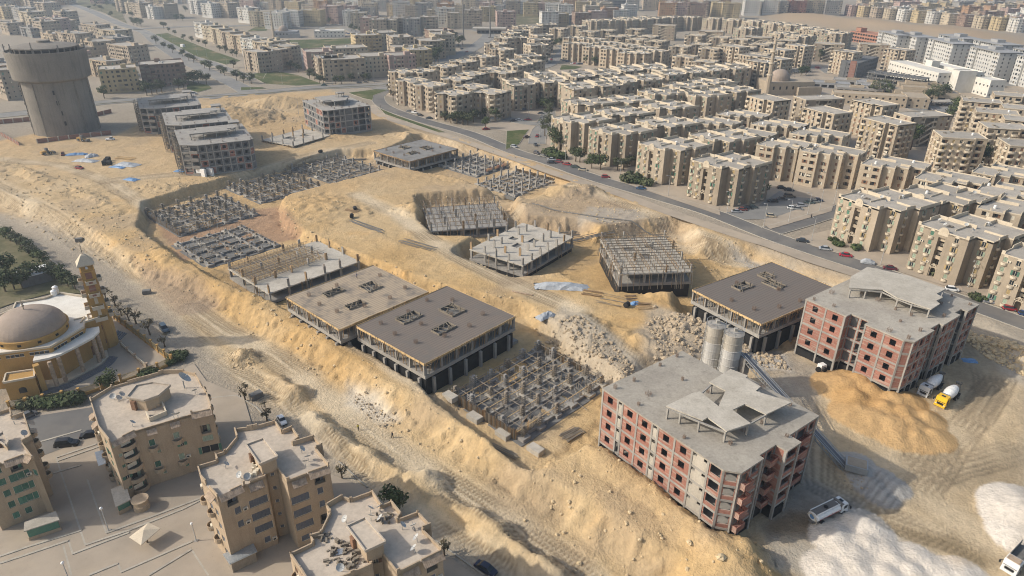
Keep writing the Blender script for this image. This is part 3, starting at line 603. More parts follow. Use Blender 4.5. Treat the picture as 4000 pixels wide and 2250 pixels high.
for pl in ([(-217.8,578.3), (-200.8,596.8), (-175.5,575.6), (-147.4,538.5), (-165.0,530.5), (-189.5,536.4)], [(-119.3,503.8), (-102.5,518.0), (-92.7,516.5), (-99.8,495.4), (-97.2,477.9), (-104.7,484.5)], [(-3.7,393.2), (9.0,397.3), (6.0,382.0), (3.1,364.7), (-3.8,352.7)],
           [(-254.3,806.6), (-181.4,830.6), (-178.7,781.0), (-198.1,754.9), (-214.3,730.4)], [(-423.2,852.3), (-413.0,863.5), (-319.5,738.9), (-250.9,653.2), (-255.4,629.2), (-300.4,675.7)], [(-255.1,548.4), (-229.9,528.2), (-223.0,516.3), (-226.7,500.7), (-239.3,511.6)], [(43.1,643.4), (61.2,634.0), (53.2,620.3), (39.9,616.3)], [(-335.4,944.0), (-319.6,939.2), (-306.6,899.1), (-327.9,886.3)], [(-203.1,521.3), (-187.8,522.0), (-183.6,518.2), (-198.9,509.6)], [(-87.9,452.3), (-74.3,432.2), (-39.2,389.6), (-42.5,388.3), (-81.0,434.7)]):
    lawn(pl)
for pl in ([(-891.0,1435.1), (-784.4,1449.2), (-514.3,967.1), (-629.3,1124.6)], [(335.6,1326.8), (503.5,1469.7), (438.4,1273.1), (378.2,1287.7)], [(-538.9,1543.9), (-457.0,1623.4), (-399.6,1413.8), (-482.3,1377.1)], [(-19.9,1186.5), (43.3,1156.4), (43.0,1029.6), (-11.1,984.1)], [(434.3,1434.9), (430.8,1360.4), (467.8,1308.0), (496.6,1391.7)]):
    sheet('scrub_field', pl, .05, 'scrub')
# lowland to the left: gardens, mosque court and the stepped plaza (z = -4)
G0 = -4.06
sheet('garden_ground', [(-201.0,243.3), (-192.6,240.9), (-170.0,221.3), (-153.1,206.8), (-135.6,191.7), (-145.8,191.5), (-152.7,185.3), (-157.0,178.2)], G0+.1, 'scrub')
lowpave = sheet('plaza_paving', [(-125.6,131.3), (-114.8,129.1), (-100.8,133.2), (-87.4,145.6), (-83.8,152.2), (-77.1,144.0), (-65.6,137.8), (-57.2,122.0), (-48.5,115.5), (-34.6,108.9), (-29.6,106.6), (-20.2,97.5), (-9.9,88.1), (-2.5,81.8), (20,55), (-110,55)], G0+.05, 'paving')
sheet('car_street', [(-123.2,127.9), (-111.5,128.8), (-99.4,132.8), (-94.1,125.3), (-92.9,122.3), (-101.2,114.8), (-110.5,109.7)], G0+.08, 'asphalt')
def steps(name, pts, w, n, up):
    mb = MB(); ln = list(pts)
    for i in range(n):
        a, b = offset(ln, w*i), offset(ln, w*(i+1)); h = up*(n-i)
        for k in range(len(ln)-1): mb.prism([a[k], a[k+1], b[k+1], b[k]], G0, G0+.06+h)
    return tag(mb.build(name, M['paving']), kind='structure')
for ln in ([(-90.7,86.6), (-87.5,88.4), (-81.6,91.9)], [(-91.8,88.1), (-87.9,90.5), (-80.6,94.4)], [(-77.9,90.9), (-71.7,94.5), (-63.9,100.1), (-61.4,102.6)], [(-75.6,93.8), (-69.5,97.7), (-61.6,103.1)], [(-79.1,88.8), (-71.4,94.0)], [(-68.3,84.9), (-58.7,92.0)], [(-73.5,84.2), (-69.8,86.8)], [(-63.1,84.3), (-58.1,90.1)], [(-104.3,119.7), (-97.4,124.0)], [(-97.5,114.7), (-91.4,119.2)], [(-96.6,113.6), (-90.3,118.4)], [(-96.1,109.3), (-90.9,112.4)]):
    k = MB()
    for a, b in zip(ln[:-1], ln[1:]): k.bar((*a, G0+.16), (*b, G0+.16), .45, .36)
    tag(k.build('kerb', M['kerb']), kind='structure')
for ln in ([(-97.6,114.8), (-94.4,110.8), (-77.9,90.9)], [(-87.3,108.2), (-75.6,93.8)], [(-81.6,91.9), (-79.0,88.8)], [(-69.8,86.8), (-68.2,84.9)], [(-81.9,90.8), (-76.6,84.2)], [(-58.1,90.1), (-52.7,84.4)], [(-36.9,114.4), (-29.2,106.6)], [(-13.9,92.9), (-4.4,85.0)], [(-73.7,136.8), (-67.4,138.1), (-61.0,133.4)], [(-61.0,133.4), (-55.3,127.3)], [(-192.8,243.5), (-177.2,231.1), (-155.1,212.3), (-140.9,199.4)]):
    k = MB()
    for a, b in zip(ln[:-1], ln[1:]): k.bar((*a, G0+.1), (*b, G0+.1), .3, .24)
    tag(k.build('kerb', M['kerb']), kind='structure')

# ---------------------------------------------------------------- unfinished buildings
def rebar_cage(mb, x, y, z, s=.5, h=1.1, n=2):
    for i in range(n+1):
        for j in range(n+1):
            if i in (0, n) or j in (0, n): mb.bar((x-s/2+s*i/n, y-s/2+s*j/n, z), (x-s/2+s*i/n, y-s/2+s*j/n, z+h), .045)
    for k in (.35, .7): 
        zz = z+h*k; a = s/2
        for p, q in (((-a,-a),(a,-a)),((a,-a),(a,a)),((a,a),(-a,a)),((-a,a),(-a,-a))): mb.bar((x+p[0],y+p[1],zz),(x+q[0],y+q[1],zz),.035)
PANEL = {}
def panel_mesh(w, h, holes, m, key):
    k = (round(w,2), round(h,2), tuple(holes), key)
    if k not in PANEL:
        mb = MB(); mb.holewall((0,0,0), (1,0), (0,-1), w, h, holes, .22)
        mb.holewall((0,.22,0), (1,0), (0,1), w, h, holes, .0); PANEL[k] = mb.mesh('brick_panel', m)
    return PANEL[k]
def frame_building(label, O, ang, edges, plan, z0, floors, sh, roof_frame, infill, base_h=2.0, colm='conc', cat='unfinished building', cages=True, slabm='conc_light', dark_base=True, group=None, rail=False):
    """plan: corner list (local, CCW); edges[i]: list of bays (width fraction, kind) between floor beams; kinds: w window, b blind, o open, n narrow window, c column strip, d balcony"""
    t = thing('unfinished_building', label, cat, (*O, z0), ang, group)
    H = base_h+floors*sh
    # plinth
    pb = MB(); ins = [(p[0]*.992+.1, p[1]*.992+.1) for p in plan]
    pb.prism(plan, -1.2, base_h*.62, True); pb.build('plinth', M['bitumen' if dark_base else colm], t)
    n = len(plan)
    area = sum(plan[i][0]*plan[(i+1)%n][1]-plan[(i+1)%n][0]*plan[i][1] for i in range(n))
    out = offset_poly(plan, .06)
    for f in range(floors+1):
        s = MB(); z = base_h+f*sh
        if f == floors: s.slabpoly(offset_poly(plan, .22), z-.34, z)
        else: s.slabpoly(out, z-.5, z)
        s.build('roof_slab' if f == floors else 'floor_slab', M[('conc_roof' if slabm == 'conc_light' else slabm) if f == floors else colm], t)
    # core walls keep the inside dark, as the real partitions do
    cx = sum(p[0] for p in plan)/n; cyy = sum(p[1] for p in plan)/n
    ib = MB(); ip = [((p[0]-cx)*.80+cx, (p[1]-cyy)*.80+cyy) for p in plan]; ib.prism(ip, base_h, H-.35, False); ib.build('inner_wall', M['block' if infill != 'none' else 'block'], t)
    gap = 0
    for i in range(n):
        a, b = plan[i], plan[(i+1) % n]; Ln = hypot(b[0]-a[0], b[1]-a[1]); u = ((b[0]-a[0])/Ln, (b[1]-a[1])/Ln); nn = (u[1], -u[0]); ea = atan2(u[1], u[0])
        bays = edges[i % len(edges)]; tot = sum(x[0] for x in bays); x = 0
        for w_, kind, *fl in bays:
            w = w_/tot*Ln; cw = .42
            # column at the bay start, on the line of the wall
            c = MB(); c.rbox((a[0]+u[0]*x-nn[0]*.16, a[1]+u[1]*x-nn[1]*.16, 0), (cw, .52, H-.34+.0), ea, z0=0); c.build('column', M[colm], t)
            for f in range(floors):
                z = base_h+f*sh; k = kind
                if fl and f in fl[0]: k = fl[0][f]
                ph = sh-.5; pw = w-cw-.02; hs = []
                if k == 'o' or pw < .5: continue
                ww = min(1.45, pw*.52)
                if k == 'w': hs = [(round((pw-ww)/2,2), .7, round((pw+ww)/2,2), 2.3)]
                if k == 'n': hs = [(round(pw/2-.4,2), 1.5, round(pw/2+.4,2), 2.3)]
                if k == 'p': hs = [(round(pw*.1,2), .9, round(pw*.9,2), ph-.05)]
                if k == '2': hs = [(round(pw*.12,2), 1.2, round(pw*.12+.9,2), 2.2), (round(pw*.88-.9,2), 1.2, round(pw*.88,2), 2.2)]
                if k == 'g': hs = [(round(pw*.08,2), .1, round(pw*.92,2), ph-.1)]
                mm = {'brick': M['brick'], 'block': M['block'], 'mix': M['brick'] if (i*7+f*3+int(x)) % 5 == 0 else M['block'], 'white': M['conc_light']}[infill if k != 'x' else 'white']
                if k == 'x': hs = [(.05, ph-.75, .8, ph-.1), (round(pw-.85,2), ph-.75, round(pw-.1,2), ph-.1)]
                if k == 'd':
                    bb = MB(); bb.box(0, -1.15, -.45, pw, 0, -.02); bb.box(0, -1.15, 0, pw, -1.0, .95); bb.box(0,-1.0,0,.15,0,.95); bb.box(pw-.15,-1.0,0,pw,0,.95)
                    bb.build('balcony', M[colm] if infill != 'brick' else M['brick'], t, (a[0]+u[0]*(x+cw/2)+nn[0]*.07, a[1]+u[1]*(x+cw/2)+nn[1]*.07, z+.02), ea); hs = [(round(pw*.15,2), 0.02, round(pw*.85,2), 2.2)]
                me_ = panel_mesh(pw, ph, hs, mm, mm.name)
                obj('brick_panel' if mm is M['brick'] else 'block_panel', me_, t, (a[0]+u[0]*(x+cw/2+.01), a[1]+u[1]*(x+cw/2+.01), z), ea)
            x += w
    # starter bars on the roof
    if cages:
        rb = MB(); xs = [p[0] for p in plan]; ys = [p[1] for p in plan]; r = random.Random(int(O[0]*7))
        for gx in np.linspace(min(xs)+1.5, max(xs)-1.5, 6):
            for gy in np.linspace(min(ys)+1.5, max(ys)-1.5, 6):
                if float(sdist(plan, np.array([gx]), np.array([gy]))[0]) < -.6 and r.random() < .75: rebar_cage(rb, gx+r.uniform(-.8,.8), gy+r.uniform(-.8,.8), H+.01, r.choice([.4,.5,.9]), r.uniform(.7,1.1))
        tag(rb.build('starter_bars', M['steel'], t), kind='stuff')
    if roof_frame:
        for poly, hh, cols in roof_frame:
            s = MB(); s.slabpoly(poly, H+hh-.28, H+hh); ps = s.build('penthouse_slab', M[slabm], t)
            for j, c_ in enumerate(cols):
                c = MB(); c.rbox((c_[0], c_[1], H+.004), (.35, .35, hh-.29), 0); c.build('column', M[colm], t)
            for p, q in zip(cols, cols[1:]+cols[:1]):
                if len(cols) > 2:
                    c = MB(); c.bar((*p, H+hh-.45), (*q, H+hh-.45), .26, .32); c.build('beam', M[colm], t)
    return t
def offset_poly(poly, d):
    n = len(poly); out = []
    for i in range(n):
        a, b, c = poly[i-1], poly[i], poly[(i+1) % n]
        e1 = (b[0]-a[0], b[1]-a[1]); e2 = (c[0]-b[0], c[1]-b[1]); l1 = hypot(*e1) or 1; l2 = hypot(*e2) or 1
        n1 = (e1[1]/l1, -e1[0]/l1); n2 = (e2[1]/l2, -e2[0]/l2); k = 1+n1[0]*n2[0]+n1[1]*n2[1]; k = max(k, .4)
        out.append((b[0]+(n1[0]+n2[0])*d/k, b[1]+(n1[1]+n2[1])*d/k))
    return out
def wld(O, ang, pts):
    """world points -> local frame of a building"""
    return [((p[0]-O[0])*cos(ang)+(p[1]-O[1])*sin(ang), -(p[0]-O[0])*sin(ang)+(p[1]-O[1])*cos(ang)) for p in pts]
# front brick building
O = (19.1, 117.3); A = radians(-53)
plan = [(0,0),(30.4,0),(32.6,1.8),(32.6,8.0),(31.6,8.0),(31.6,13.5),(34.0,13.5),(34.0,17.5),(31.5,17.5),(31.5,27.5),(13,27.5),(13,24.5),(0,24.5)]
fr = [(3.6,'w'),(1.1,'b',{0:'o',1:'x',2:'x',3:'x'}),(3.3,'w'),(3.2,'w'),(1.2,'x',{0:'x'}),(3.4,'w'),(3.4,'w'),(3.0,'x'),(2.6,'p')]
rt = [(3.0,'w'),(3.0,'w')]
pent = [(wld(O, A, [(29.9,107.8), (35.9,103.4), (37.0,104.3), (39.5,100.2), (44.6,102.6), (42.4,106.7), (45.3,108.6), (48.4,105.4), (54.6,109.3), (48.8,113.0), (50.3,114.6), (48.2,117.6), (48.9,118.5), (46.0,120.9), (40.3,116.0), (42.8,113.1), (40.0,107.8), (37.6,112.7), (35.8,112.0)]), 2.7,
        wld(O, A, [(30.2,107.3), (32.3,105.8), (35.3,103.4), (39.4,100.5), (44.2,102.6), (48.5,105.7), (49.7,114.2), (46.1,120.3), (40.8,115.8), (37.7,112.3)]))]
front = frame_building('red brick apartment shell with flat grey roof and open penthouse frame nearest the camera', O, A, [fr, [(2.8,'p')], [(3.0,'d'),(3.2,'p')], [(1,'o')], [(2.7,'w'),(2.7,'d')], [(1,'b')], [(4,'p')], [(1,'b')], [(3,'w'),(4,'d'),(3,'w')], [(5,'w'),(5,'w'),(5,'w')], [(1,'b')], [(4,'w'),(4,'w'),(4,'w')], [(4,'w'),(4,'w'),(4,'w'),(4,'w'),(4,'w')]], plan, -3.5, 4, 3.35, pent, 'brick', 3.6)
# right brick building
O = (77.3, 159.3); A = radians(-54)
plan = [(0,0),(11.0,0),(11.0,2.2),(16.2,2.2),(16.2,0),(25.6,0),(27.2,1.3),(27.2,10.5),(26.2,10.5),(26.2,15.5),(27.2,15.5),(27.2,24),(25.8,24),(25.8,28),(27.4,28),(27.4,34),(0,34)]
pent = [(wld(O, A, [(88.4,160.8), (96.9,159.8), (98.3,155.3), (103.7,149.2), (107.5,152.2), (107.4,153.8), (110.3,155.8), (109.6,157.7), (113.8,160.7), (108.2,168.4), (99.4,174.1), (91.8,167.5)]), 2.7,
        wld(O, A, [(88.6,160.2), (92.6,160.0), (96.4,159.2), (98.4,155.0), (100.5,152.1), (103.7,149.8), (109.9,156.1), (113.1,160.4), (107.6,168.4), (99.4,173.4)]))]
rb_ = frame_building('red brick apartment shell with open stair bays beside the two mixer trucks', O, A, [[(5,'w'),(4.6,'w')], [(1,'b')], [(2.6,'g'),(2.6,'g')], [(1,'b')], [(4.6,'w'),(4.6,'w')], [(1,'b')], [(3,'n'),(3,'w'),(3,'w')], [(1,'o')], [(2.6,'w'),(2.4,'w')], [(1,'o')], [(3,'w'),(3,'n'),(3,'w')], [(1,'o')], [(2,'p')], [(1,'o')], [(3,'w'),(3,'p')], [(4,'w')]*6, [(4,'w')]*8], plan, -3.5, 4, 3.35, pent, 'brick', 3.2)
# isolated grey block near the avenue
O = (-122.4, 402.9); A = radians(-55)
plan = [(0,0),(31,0),(33.5,2.2),(33.5,27),(0,27)]
pent = [([(9,4),(22,4),(22,9),(26,9),(26,16),(16,22),(9,20)], 3.0, [(9.5,4.5),(15.5,4.5),(21.5,4.5),(25.5,9.5),(25.5,15.5),(16,21),(9.5,19.5)]), ([(13,15),(17,15),(17,19),(13,19)], 5.4, [(13.3,15.3),(16.7,15.3),(16.7,18.7),(13.3,18.7)])]
frame_building('grey blockwork apartment shell standing alone by the avenue and the sand hill', O, A, [[(3.6,'w'),(2.6,'b'),(3.6,'w'),(3.6,'w'),(2.6,'b'),(3.6,'w'),(3.6,'w')], [(2.5,'p')], [(3,'p'),(3,'w'),(2.6,'n'),(4,'b'),(3,'w'),(4,'g'),(3,'w')], [(4,'w')]*7, [(4,'w')]*6], plan, -.5, 4, 3.35, pent, 'mix', 1.6, slabm='conc', dark_base=False)
# group of three grey shells with scaffolds
def grey_shell(label, O, A, last):
    plan = [(0,0),(7,-4.5),(29,-4.5),(31,-2.5),(31,31),(0,31)]
    pent = [([(5,6),(22,6),(22,10),(26,10),(26,18),(9,18),(9,13),(5,13)], 3.0, [(5.5,6.5),(11,6.5),(16.5,6.5),(21.5,6.5),(25.5,10.5),(25.5,17.5),(17,17.5),(9.5,17.5),(5.5,12.5)]), ([(24,20),(29,20),(29,26),(24,26)], 3.4, [(24.4,20.4),(28.6,20.4),(28.6,25.6),(24.4,25.6)])]
    t = frame_building(label, O, A, [[(3,'p'),(3,'d')], [(3,'w'),(2.4,'n'),(3,'w'),(3,'w'),(2.4,'n'),(3,'w'),(3,'w')], [(1,'b')], [(4,'w'),(3,'p')]*4, [(4,'w')]*7, [(3.4,'p'),(3,'d'),(3,'p'),(2,'o'),(3.4,'p'),(3,'d'),(3,'p'),(3.4,'p')]], plan, -.4, 4, 3.4, pent, 'mix', .9, slabm='conc', dark_base=False, group='grey apartment shells beside the water tower')
    for k, yb in enumerate((3, 10, 17, 24)):                              # curved scaffold poles round the stair bays
        sc = MB()
        for f in range(1, 13):
            zz = f*1.2; 
            for q in range(5): a0, a1 = pi*.5+pi*q/5, pi*.5+pi*(q+1)/5; sc.bar((2.2*cos(a0)-.4, yb+2.6*sin(a0), zz), (2.2*cos(a1)-.4, yb+2.6*sin(a1), zz), .14)
        for q in range(6): a0 = pi*.5+pi*q/5; sc.bar((2.2*cos(a0)-.4, yb+2.6*sin(a0), 0), (2.2*cos(a0)-.4, yb+2.6*sin(a0), 15), .14)
        sc.build('scaffold', M['woodgrey'], t)
    return t
grey_shell('grey concrete apartment shell nearest the camera of the three beside the water tower', (-150.5,304.2), radians(28), 0)
grey_shell('grey concrete apartment shell in the middle of the three beside the water tower', (-174,342), radians(28), 1)
grey_shell('grey concrete apartment shell farthest of the three beside the water tower', (-206,380), radians(28), 2)

# ---------------------------------------------------------------- shuttered decks on props
DK = {k: deckmat('shutter_boards', a, b_, c_, radians(yw)) for k, a, b_, c_, yw in (('brown', (.20,.165,.135), (.165,.14,.12), (.115,.10,.09), 47), ('tan', (.42,.33,.225), (.34,.28,.21), (.22,.18,.14), 47), ('brown2', (.185,.155,.13), (.15,.13,.115), (.10,.09,.08), 38), ('grey', (.27,.26,.24), (.225,.22,.205), (.16,.155,.15), 48))}
def deck(label, O, ang, w, d, zt, zb, top, edge='woodlight', holes=(), cages=(), props='perim', notch=None, base=True, sh=3.4):
    t = thing('slab_deck', label, 'concrete deck', (*O, zb), ang, 'shuttered decks of the excavation'); H = zt-zb; r = random.Random(int(O[0]*31+O[1]))
    mb = MB(); xs = sorted({0, w, *[h[0] for h in holes], *[h[2] for h in holes]}); ys = sorted({0, d, *[h[1] for h in holes], *[h[3] for h in holes]})
    for i in range(len(xs)-1):
        for j in range(len(ys)-1):
            cx, cyy = (xs[i]+xs[i+1])/2, (ys[j]+ys[j+1])/2
            if any(h[0] < cx < h[2] and h[1] < cyy < h[3] for h in holes): continue
            mb.face([(xs[i],ys[j],H),(xs[i+1],ys[j],H),(xs[i+1],ys[j+1],H),(xs[i],ys[j+1],H)]); mb.face([(xs[i],ys[j],H-.3),(xs[i],ys[j+1],H-.3),(xs[i+1],ys[j+1],H-.3),(xs[i+1],ys[j],H-.3)])
    P = [(0,0),(w,0),(w,d),(0,d)]
    for i in range(4):
        a, b = P[i], P[(i+1) % 4]; mb.face([(*a,H-.3),(*b,H-.3),(*b,H),(*a,H)])
    for h in holes:
        q = [(h[0],h[1]),(h[2],h[1]),(h[2],h[3]),(h[0],h[3])]
        for i in range(4): a, b = q[i], q[(i+1)%4]; mb.face([(*b,H-.3),(*a,H-.3),(*a,H),(*b,H)])
    mb.build('shutter_deck', top, t)
    for i in range(4):                                                   # edge boards
        a, b = P[i], P[(i+1)%4]; Ln = hypot(b[0]-a[0], b[1]-a[1]); k = int(Ln/4)
        for j in range(k):
            e = MB(); q0 = [a[m]+(b[m]-a[m])*(j+.01)/k for m in (0,1)]; q1 = [a[m]+(b[m]-a[m])*(j+.99)/k for m in (0,1)]
            dz = r.uniform(-.05,.05); nx_, ny_ = (b[1]-a[1])/Ln*.06, -(b[0]-a[0])/Ln*.06
            e.bar((q0[0]+nx_,q0[1]+ny_,H-.16+dz), (q1[0]+nx_,q1[1]+ny_,H-.16+dz), .09, .62); e.build('edge_board', M[edge], t)
    for h in holes:                                                      # upstands and braces round the openings
        q = [(h[0],h[1]),(h[2],h[1]),(h[2],h[3]),(h[0],h[3])]; e = MB()
        for i in range(4): a, b = q[i], q[(i+1)%4]; e.bar((*a,H+.25),(*b,H+.25), .1, .5)
        for _ in range(8):
            x0, y0 = r.uniform(h[0],h[2]), r.uniform(h[1],h[3]); e.bar((x0,y0,H-1.2),(x0+r.uniform(-.3,.3),y0+r.uniform(-.3,.3),H+r.uniform(.6,1.5)), .16)
        for _ in range(4): e.bar((h[0]-r.uniform(0,.8),r.uniform(h[1],h[3]),H+.4),(h[2]+r.uniform(0,.8),r.uniform(h[1],h[3]),H+r.uniform(.3,.6)), .13)
        e.build('opening_frame', M['woodgrey'], t)
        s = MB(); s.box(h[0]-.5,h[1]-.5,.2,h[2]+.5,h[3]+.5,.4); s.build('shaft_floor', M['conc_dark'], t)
    for (x, y) in cages:
        c = MB(); rebar_cage(c, x, y, H, .75, 1.1, 3); c.build('rebar_cage', M['steel'], t)
    # storey below: beam band, columns, black coated basement wall
    b0 = H-sh-1.0
    bb = MB(); bb.prism(P, b0, b0+1.0, True, True); bb.build('ground_slab', M['conc'], t)
    if base and b0 > .5:
        s = MB(); s.prism(offset_poly(P, -.5), -.8, b0-.85 if b0 > 2 else b0-.5, True); s.build('basement_wall', M['bitumen'], t)
        for i in range(4):
            a, b = P[i], P[(i+1)%4]; k = 6
            for j in range(k): c = MB(); c.rbox((a[0]+(b[0]-a[0])*(j+.5)/k, a[1]+(b[1]-a[1])*(j+.5)/k, 0), (.7,.7,b0), 0, z0=-.5); c.build('column', M['conc'], t)
    ni, nj = 5, 6
    for i in range(ni+1):
        for j in range(nj+1):
            x, y = .4+(w-.8)*i/ni, .4+(d-.8)*j/nj
            c = MB(); c.rbox((x, y, 0), (.35,.9,sh-.3), 0, z0=b0+1.003); c.build('column', M['conc'], t)
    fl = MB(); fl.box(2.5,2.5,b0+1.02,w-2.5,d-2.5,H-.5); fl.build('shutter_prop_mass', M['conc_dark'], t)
    pr = []
    for i in range(4):
        a, b = P[i], P[(i+1)%4]; Ln = hypot(b[0]-a[0], b[1]-a[1]); nx_, ny_ = (b[1]-a[1])/Ln, -(b[0]-a[0])/Ln; k = int(Ln/.95)
        for j in range(k):
            f_ = (j+.5+r.uniform(-.2,.2))/k; x, y = a[0]+(b[0]-a[0])*f_, a[1]+(b[1]-a[1])*f_
            ins = r.choice([.1,.25,.9]); p = MB(); p.bar((x-nx_*ins,y-ny_*ins,b0+1.0),(x+nx_*r.uniform(-.2,.25),y+ny_*r.uniform(-.2,.25),H-.2), .13); pr.append(p)
            if r.random() < .3: p.bar((x-nx_*.5,y-ny_*.5,H-.42),(x+nx_*r.uniform(.4,.9),y+ny_*r.uniform(.4,.9),H-.36), .14)
            if r.random() < .35: p.bar((x+nx_*.13,y+ny_*.13,H-.6),(x+nx_*.13,y+ny_*.13,H+.35), .1)
            p.build('prop', M['wood' if r.random() < .6 else 'woodgrey'], t)
    return t
CG = [(4,5),(11,4),(18,5),(4.5,14),(21,12),(22,20),(14,21),(20,27),(8,27),(12,12),(3,22)]
deck('brown shuttered deck with three openings, largest of the decks above the earth bank', (-40.8,155.9), radians(-42), 27, 32.5, 5.7, -4.1, DK['brown'], holes=((5,9,8.6,15.5),(16.4,11.5,19.6,17.5),(9.5,20.5,15,25.5)), cages=CG)
deck('tan and grey shuttered deck with a worker on it, between brown deck and rebar deck', (-64.3,172.5), radians(-43), 26.5, 30.5, 5.4, -4.1, DK['tan'], 'woodlight', holes=((6,8,8.5,14),(17,8,19.5,13.5),(9.5,18,14.5,23)), cages=CG[:9])
deck('brown shuttered deck behind the silos, beside the right brick shell', (53,179.5), radians(-56), 24.5, 36.5, 5.4, -4.6, DK['brown2'], holes=((5,11,8.4,17),(8,21,13.5,25),(4,24,7.5,28)), cages=CG[1:7])
deck('grey concrete deck on timber props farthest from the camera', (-70.2,337.5), radians(-42), 28, 32, 3, -3.6, DK['grey'], 'wood', holes=((5,12,9,17),(13,19,18,24),(16,8,19,13)), cages=CG[:8], sh=3.6)
def slab_columns(label, O, ang, w, d, zt, zb, ncol, colh, holes, scaffold=0, rails=0, gridmesh=None, sh=3.4, topm='conc_light', cat='concrete deck'):
    """poured slab with columns standing on it"""
    t = thing('slab_deck', label, cat, (*O, zb), ang, 'poured decks with standing columns'); H = zt-zb; r = random.Random(int(O[0]*13+5)); P = [(0,0),(w,0),(w,d),(0,d)]
    mb = MB(); xs = sorted({0, w, *[h[0] for h in holes], *[h[2] for h in holes]}); ys = sorted({0, d, *[h[1] for h in holes], *[h[3] for h in holes]})
    for i in range(len(xs)-1):
        for j in range(len(ys)-1):
            cx, cyy = (xs[i]+xs[i+1])/2, (ys[j]+ys[j+1])/2
            if not any(h[0] < cx < h[2] and h[1] < cyy < h[3] for h in holes): mb.box(xs[i],ys[j],H-.4,xs[i+1],ys[j+1],H) if False else (mb.face([(xs[i],ys[j],H),(xs[i+1],ys[j],H),(xs[i+1],ys[j+1],H),(xs[i],ys[j+1],H)]), mb.face([(xs[i],ys[j],H-.4),(xs[i],ys[j+1],H-.4),(xs[i+1],ys[j+1],H-.4),(xs[i+1],ys[j],H-.4)]))
    for q in [P]+[[(h[0],h[3]),(h[2],h[3]),(h[2],h[1]),(h[0],h[1])] for h in holes]:
        for i in range(4): a, b = q[i], q[(i+1)%4]; mb.face([(*a,H-.4),(*b,H-.4),(*b,H),(*a,H)])
    mb.build('slab', M[topm], t)
    b0 = max(H-sh-.9, .4); bb = MB(); bb.prism(P, b0, b0+.9, True, True); bb.build('ground_slab', M['conc'], t)
    s = MB(); s.prism(offset_poly(P, -.4), -.8, b0-.02, True); s.build('basement_wall', M['bitumen'], t)
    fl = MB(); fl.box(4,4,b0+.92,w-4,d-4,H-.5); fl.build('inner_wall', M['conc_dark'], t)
    ni, nj = ncol
    for i in range(ni):
        for j in range(nj):
            x, y = .5+(w-1)*i/(ni-1)+r.uniform(-.5,.5)*(0<i<ni-1), .5+(d-1)*j/(nj-1)+r.uniform(-.6,.6)*(0<j<nj-1)
            a = (.35,.8) if r.random() < .6 else (.8,.35)
            if i in (0,ni-1) or j in (0,nj-1): c = MB(); c.rbox((x,y,0), (*a,sh-.4), 0, z0=b0+.903); c.build('column', M['conc'], t)
            if any(h[0]-.3 < x < h[2]+.3 and h[1]-.3 < y < h[3]+.3 for h in holes) or r.random() < .08 or colh < .1: continue
            c = MB(); c.rbox((x,y,0), (*a,colh*r.uniform(.92,1.05)), 0, z0=H+.003); c.build('column', M['conc' if r.random() < .7 else 'wood'], t)
            if r.random() < .4: c = MB(); rebar_cage(c, x, y, H+colh*.92, .3, .8, 1); tag(c.build('starter_bars', M['steel'], t))
    if scaffold:
        for i in range(scaffold[0]):
            for j in range(scaffold[1]):
                x, y = .3+(w-.6)*i/(scaffold[0]-1), .3+(d-.6)*j/(scaffold[1]-1)
                c = MB(); c.bar((x,y,H),(x+r.uniform(-.2,.2),y+r.uniform(-.2,.2),H+rails*r.uniform(.85,1.15)), .12)
                if r.random() < .35: c.bar((x,y,H+.2),(x+r.uniform(-1.6,1.6),y+r.uniform(-1.6,1.6),H+rails*.95), .1)
                c.build('scaffold_pole', M['woodgrey' if r.random() < .6 else 'wood'], t)
        for lv in (.45, .92):
            for i in range(scaffold[0]):
                x = .3+(w-.6)*i/(scaffold[0]-1); c = MB(); c.bar((x,-.4,H+rails*lv+r.uniform(-.1,.1)),(x,d+.4,H+rails*lv+r.uniform(-.1,.1)), .11); c.build('scaffold_rail', M['woodgrey'], t)
            for j in range(0, scaffold[1], 2):
                y = .3+(d-.6)*j/(scaffold[1]-1); c = MB(); c.bar((-.4,y,H+rails*lv-.1),(w+.4,y,H+rails*lv-.1), .11); c.build('scaffold_rail', M['wood'], t)
    k = 0
    for i in range(4):                                                   # raking props outside
        a, b = P[i], P[(i+1)%4]; Ln = hypot(b[0]-a[0], b[1]-a[1]); nx_, ny_ = (b[1]-a[1])/Ln, -(b[0]-a[0])/Ln
        for j in range(int(Ln/(1.2 if rails else 4))):
            f_ = r.random(); x, y = a[0]+(b[0]-a[0])*f_, a[1]+(b[1]-a[1])*f_; p = MB()
            p.bar((x+nx_*r.uniform(.1,1.2),y+ny_*r.uniform(.1,1.2),b0-1),(x+nx_*.1,y+ny_*.1,H+r.uniform(-.3,.6)), .12); p.build('prop', M['wood' if r.random() < .5 else 'woodgrey'], t)
    return t
slab_columns('pale slab bristling with bare concrete columns in the middle of the site', (-15,219), radians(-36), 23, 32, .8, -5.2, (5,7), 2.6, ((5,16,8,19),(10,11,12.5,15),(12,18,15,22)))
slab_columns('pale slab under a low timber scaffold grid left of the brown deck by the road', (30.5,221.5), radians(-84), 29, 23.5, 4, -5.2, (4,4), 2.6, ((8,6,11,10),(14,10,18,14),(7,14,9,17)), (14,11), 2.3)
slab_columns('sunken slab crowded with tall grey scaffold poles beside a rubble heap', (-31,240), radians(13), 30.5, 27, -1.2, -5.4, (6,5), 3.2, (), (13,7), 3.6, sh=3.0, topm='conc')
